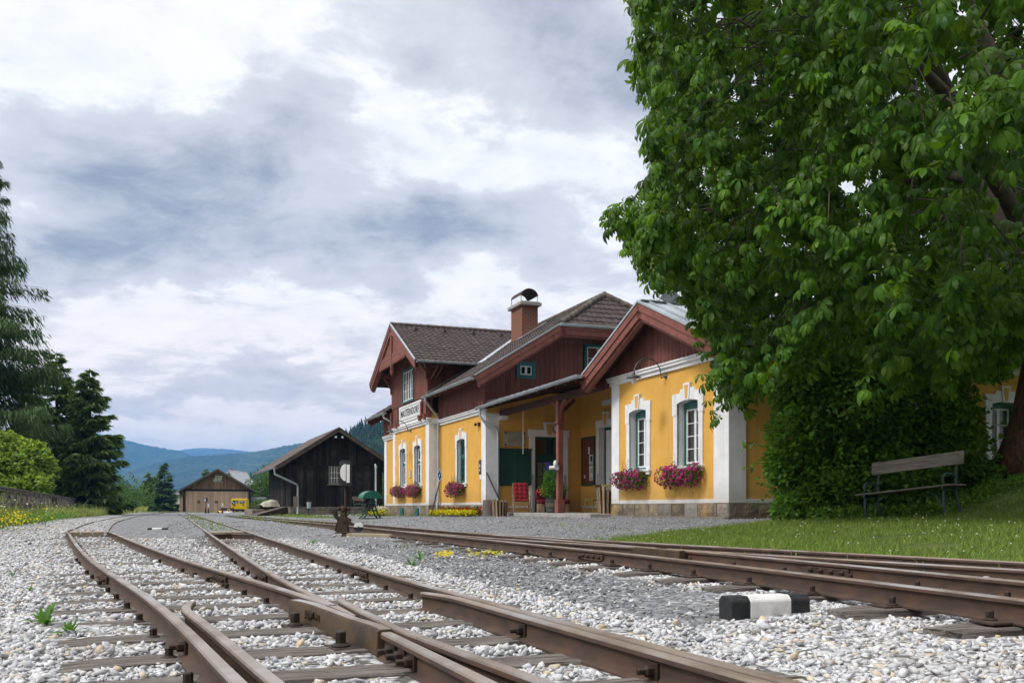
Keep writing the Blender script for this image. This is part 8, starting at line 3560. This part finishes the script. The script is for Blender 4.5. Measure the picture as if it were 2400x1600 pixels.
def ridge(dist, depth, crest, m, label, rough=0.012, nphi=420, seed=0, pad=None):
    us = np.array([c[0] for c in crest], float)
    hs = np.array([(V0 - c[1]) / FPX * dist + EYE for c in crest], float)
    u = np.linspace(us[0], us[-1], nphi)
    H = np.interp(u, us, hs)
    ker = np.ones(9) / 9
    H = np.convolve(np.pad(H, 4, 'edge'), ker, 'valid')
    nr = 26
    rr = np.concatenate([np.linspace(-1, 0, 18), np.linspace(0.08, 1, 8)])
    verts = np.zeros((nphi, len(rr), 3))
    for i in range(nphi):
        k = (u[i] - U0) / FPX
        for j, q in enumerate(rr):
            y = dist + q * depth
            x = k * y
            s = (1 - abs(q)) ** 1.15 if q < 0 else (1 - q)
            n = mnoise.fractal(Vector((x / (dist * .10) + seed, y / (dist * .10), seed)), 1.0, 2.1, 4)
            n2 = mnoise.noise(Vector((x / (dist * .004), y / (dist * .004), seed)))
            f = 1 if q < -0.04 else 0.25
            z = H[i] * s + n * H[i] * .13 * s * f * (1 if abs(q) > .03 else .4) + n2 * rough * dist * .10 * min(1, s * 3) - 9 * (1 - s)
            verts[i, j] = (x, y, z)
    I = np.arange(nphi * len(rr)).reshape(nphi, len(rr))
    F_ = np.stack([I[:-1, :-1], I[1:, :-1], I[1:, 1:], I[:-1, 1:]], -1).reshape(-1, 4)
    o = np_mesh('hills', verts.reshape(-1, 3), F_, m, smooth='all')
    tag(o, label, 'hills', kind='structure')
    return verts


hm_far = hill_mat('hill_far', (0.035, 0.060, 0.035), (0.085, 0.115, 0.055), (0.13, 0.15, 0.07), 0.7)
hm_plat = hill_mat('hill_plateau', (0.11, 0.11, 0.085), (0.08, 0.09, 0.07), (0.16, 0.15, 0.12), 0.7)
hm_near = hill_mat('hill_near', (0.018, 0.042, 0.018), (0.032, 0.062, 0.022), (0.10, 0.17, 0.04), 3.0)
ridge(9600, 1500, [(-900, 1120), (100, 1110), (330, 1085), (400, 1058), (440, 1051), (480, 1048), (530, 1052), (590, 1058), (650, 1066), (760, 1075), (1000, 1090), (2600, 1100)], hm_plat, 'flat topped bare mountain in the far distance', seed=3)
ridge(6200, 2200, [(-1300, 1060), (-400, 1000), (-100, 990), (20, 1012), (130, 1005), (200, 1010), (262, 1022), (330, 1040), (380, 1049), (420, 1056), (450, 1068), (500, 1090), (560, 1120), (640, 1170)], hm_far, 'blue wooded mountain on the left of the valley', seed=9)
ridge(4300, 1500, [(100, 1175), (230, 1140), (300, 1104), (380, 1080), (450, 1069), (540, 1063), (600, 1058), (660, 1046), (760, 1030), (900, 1010), (1200, 1000), (1800, 1010), (2700, 1020)], hm_far, 'long blue wooded ridge across the valley', seed=5)
ridge(1900, 500, [(-300, 1060), (100, 1070), (200, 1086), (270, 1108), (310, 1136), (340, 1160), (375, 1182), (400, 1189)], hm_near, 'dark wooded spur behind the spruces', seed=7)
HV = ridge(900, 420, [(380, 1189), (480, 1168), (545, 1158), (590, 1132), (640, 1106), (700, 1082), (760, 1056), (820, 1024), (870, 1000), (930, 975), (1100, 935), (1400, 850), (1845, 730), (2400, 640), (3200, 600)], hm_near, 'green wooded hillside behind the black barn', seed=1, rough=0.004)

# conifers covering the nearer hillside
nf = 9000
ii = rng.uniform(0, 1, nf)
iu = (np.where(rng.uniform(0, 1, nf) < .72, ii ** 1.0 * 95, 95 + ii * 320)).astype(int)
ju = rng.integers(3, 19, nf)
base = HV[np.clip(iu, 0, 419), np.clip(ju, 0, 25)] + np.stack([rng.uniform(-6, 6, nf), rng.uniform(-12, 12, nf), np.zeros(nf)], -1)
clear = np.array([mnoise.noise(Vector((b[0] / 60, b[1] / 60, 3.3))) for b in base])
keep = (clear < 0.33) & (base[:, 2] > 3.0)
base = base[keep]
hgt = rng.uniform(5, 10, len(base))
vs, fs = [], []
a7 = np.linspace(0, 2 * PI, 7, endpoint=False)
tpl = []
for k, (z0, z1, r) in enumerate(((.05, .55, .20), (.28, .78, .155), (.52, 1.0, .10))):
    tpl.append(np.vstack([np.stack([np.cos(a7 + k) * r * np.where(np.arange(7) % 2, 1, .62), np.sin(a7 + k) * r * np.where(np.arange(7) % 2, 1, .62), np.full(7, z0)], -1), [[0, 0, z1]]]))
tpl = np.vstack(tpl)
tf = []
for k in range(3):
    for j in range(7):
        tf.append((k * 8 + j, k * 8 + (j + 1) % 7, k * 8 + 7))
tf = np.array(tf)
V = (tpl[None] * hgt[:, None, None] + base[:, None, :] - np.array([0, 0, .8])).reshape(-1, 3)
F_ = (tf[None] + (np.arange(len(base)) * len(tpl))[:, None, None]).reshape(-1, 3)
FOREST = np_mesh('forest', V, F_, leaf_mat('forest_needles', (0.010, 0.030, 0.014), (0.026, 0.056, 0.022), (1.2, 1.3, .8), 0.15, 0.9, 0.45))
tag(FOREST, 'dense conifer forest covering the hillside behind the barn', 'forest', kind='stuff')

# ---- world: Nishita sky seen through broken cloud
SUN_EL, SUN_AZ = rad(48), math.atan2(-0.86, -0.50)
W = bpy.data.worlds.new("World")
scene.world = W
W.use_nodes = True
t = NT(W.node_tree)
bgn = W.node_tree.nodes['Background']
sky = t.n('ShaderNodeTexSky', sky_type='NISHITA')
sky.sun_disc = False
sky.sun_elevation = SUN_EL
sky.sun_rotation = SUN_AZ
co = t.n('ShaderNodeTexCoord').outputs['Generated']
sep = t.n('ShaderNodeSeparateXYZ')
t.link(co, sep.inputs[0])
X, Yc, Z = sep.outputs
zc = t.math('MAXIMUM', Z, 0.0)
den = t.math('ADD', zc, 0.19)
cmb = t.n('ShaderNodeCombineXYZ')
t.link(t.math('DIVIDE', X, den), cmb.inputs[0])
t.link(t.math('DIVIDE', Yc, den), cmb.inputs[1])
pl = cmb.outputs[0]
big = t.noise(pl, 1.25, 9, 0.58, dist=0.25)
fine = t.noise(pl, 3.6, 10, 0.64, dist=0.4)
cmb2 = t.n('ShaderNodeCombineXYZ')
t.link(t.math('MULTIPLY', X, 1.0), cmb2.inputs[0])
t.link(t.math('MULTIPLY', Yc, 1.0), cmb2.inputs[1])
t.link(t.math('MULTIPLY', zc, 1.8), cmb2.inputs[2])
w1 = t.n('ShaderNodeTexNoise')
t.link(cmb2.outputs[0], w1.inputs['Vector'])
w1.inputs['Scale'].default_value = 7.0
w1.inputs['Detail'].default_value = 6
w1.inputs['Roughness'].default_value = 0.6
wsep = t.n('ShaderNodeSeparateColor')
t.link(w1.outputs['Color'], wsep.inputs[0])
# soft cloud banks placed by bearing and elevation
bx = t.math('DIVIDE', X, t.math('MAXIMUM', Yc, 0.05))
bz = t.math('DIVIDE', Z, t.math('MAXIMUM', Yc, 0.05))
bx = t.math('ADD', bx, t.math('MULTIPLY', t.math('SUBTRACT', wsep.outputs[0], 0.5), 0.20))
bz = t.math('ADD', bz, t.math('MULTIPLY', t.math('SUBTRACT', wsep.outputs[1], 0.5), 0.13))
BANKS = [(1330, 90, 470, 190, 0.85), (1560, 230, 300, 150, 0.45), (620, 400, 330, 130, 0.80), (250, 430, 330, 120, 0.65), (120, 610, 330, 75, 0.80), (520, 560, 420, 70, 0.45),
         (930, 590, 260, 85, 0.85), (880, 690, 110, 45, 0.6), (1100, 520, 260, 80, 0.50), (640, 230, 200, 90, .35), (600, 880, 170, 30, 0.62), (430, 935, 240, 24, 0.55),
         (1000, 800, 120, 25, .25), (60, 300, 160, 80, .35),
         (230, 110, 360, 150, -0.38), (960, 270, 140, 110, -0.55), (900, 90, 110, 130, -0.45), (480, 730, 330, 60, -0.55), (30, 520, 110, 60, -0.3), (1250, 380, 240, 70, -0.45),
         (700, 1000, 500, 40, -0.25), (1150, 660, 260, 60, -.3)]
tot = None
for u, v, ru, rv, wt in BANKS:
    a = t.math('MULTIPLY', t.math('SUBTRACT', bx, (u - U0) / FPX), FPX / ru)
    b = t.math('MULTIPLY', t.math('SUBTRACT', bz, (V0 - v) / FPX), FPX / rv)
    d2 = t.math('ADD', t.math('MULTIPLY', a, a), t.math('MULTIPLY', b, b))
    e = t.math('MULTIPLY', t.math('EXPONENT', t.math('MULTIPLY', d2, -1.0)), wt)
    tot = e if tot is None else t.math('ADD', tot, e)
front = t.ramp(Yc, 0.1, 0.4)
tot = t.math('MULTIPLY', tot, front)
n3 = t.noise(pl, 9.0, 7, 0.65, dist=0.5)
dens = t.math('ADD', t.math('MULTIPLY', t.math('SUBTRACT', big, 0.5), 1.2), t.math('MULTIPLY', t.math('SUBTRACT', fine, 0.5), 1.7))
dens = t.math('ADD', dens, t.math('MULTIPLY', t.math('SUBTRACT', n3, 0.5), 0.75))
dens = t.math('ADD', t.math('ADD', dens, t.math('MULTIPLY', tot, 0.85)), -0.02)
f1 = t.ramp(dens, -0.12, 0.30)
f2 = t.ramp(dens, 0.22, 1.30)
hi = t.mix(t.ramp(t.math('ADD', t.math('MULTIPLY', fine, 0.6), t.math('MULTIPLY', n3, 0.4)), 0.36, 0.66), (0.95, 0.95, 0.955), (0.80, 0.81, 0.83))
cl = t.mix(f1, hi, (0.635, 0.65, 0.69))
cl = t.mix(f2, cl, (0.27, 0.295, 0.365))
# overcast skies brighten towards the zenith
lum = t.math('ADD', 0.97, t.math('MULTIPLY', t.math('POWER', t.math('MAXIMUM', t.math('SUBTRACT', Z, 0.42), 0.0), 1.3), 1.9))
vm = t.n('ShaderNodeVectorMath', operation='SCALE')
# dimming added to unseen sky behind the right shoulder, deepens tree and wall shade
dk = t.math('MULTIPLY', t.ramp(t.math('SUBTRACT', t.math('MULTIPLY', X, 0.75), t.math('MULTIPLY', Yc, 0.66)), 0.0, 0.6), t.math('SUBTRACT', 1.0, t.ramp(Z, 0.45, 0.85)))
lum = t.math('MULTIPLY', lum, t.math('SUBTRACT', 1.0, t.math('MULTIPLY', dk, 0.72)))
t.link(cl, vm.inputs[0])
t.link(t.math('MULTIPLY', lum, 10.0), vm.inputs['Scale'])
warm = t.mix(t.ramp(Z, 0.0, 0.30), (1.45, 1.18, 0.97), (1.03, 1.01, 0.99))
vw = t.n('ShaderNodeVectorMath', operation='MULTIPLY')
t.link(vm.outputs[0], vw.inputs[0])
t.link(warm, vw.inputs[1])
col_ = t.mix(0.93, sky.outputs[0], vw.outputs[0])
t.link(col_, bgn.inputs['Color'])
bgn.inputs['Strength'].default_value = 0.1

sd = bpy.data.lights.new('sun', 'SUN')
sd.energy = 2.1
sd.angle = rad(14)
sd.color = (1.0, 0.96, 0.90)
so = bpy.data.objects.new('sun', sd)
COL.objects.link(so)
dv = Vector((-0.86 * math.cos(SUN_EL), -0.50 * math.cos(SUN_EL), math.sin(SUN_EL)))
so.rotation_euler = (-dv).to_track_quat('-Z', 'Y').to_euler()

# ---- the air
mb = MB()
mb.box(-9800, 9800, -450, 11500, -30, 660)
HZ = bpy.data.materials.new('air')
HZ.use_nodes = True
t = NT(HZ.node_tree)
HZ.node_tree.nodes.remove(HZ.node_tree.nodes['Principled BSDF'])
pv = t.n('ShaderNodeVolumePrincipled')
pv.inputs['Color'].default_value = (0.19, 0.49, 1.0, 1)
pv.inputs['Density'].default_value = 1.2e-4
t.link(pv.outputs[0], HZ.node_tree.nodes['Material Output'].inputs['Volume'])
hz = mb.build('haze', HZ)
tag(hz, 'thin blue air between the viewer and the mountains', 'haze', kind='stuff')

vs_ = scene.view_settings
vs_.view_transform = 'Standard'
vs_.look = 'None'
vs_.exposure = 0.40
vs_.gamma = 1.0
scene.cycles.max_bounces = 6
scene.cycles.diffuse_bounces = 3
scene.cycles.glossy_bounces = 3
scene.cycles.transmission_bounces = 4
scene.cycles.transparent_max_bounces = 8
scene.cycles.volume_bounces = 1
scene.cycles.use_adaptive_sampling = True
scene.cycles.adaptive_threshold = 0.015
scene.cycles.use_denoising = True
scene.cycles.caustics_reflective = False
scene.cycles.caustics_refractive = False
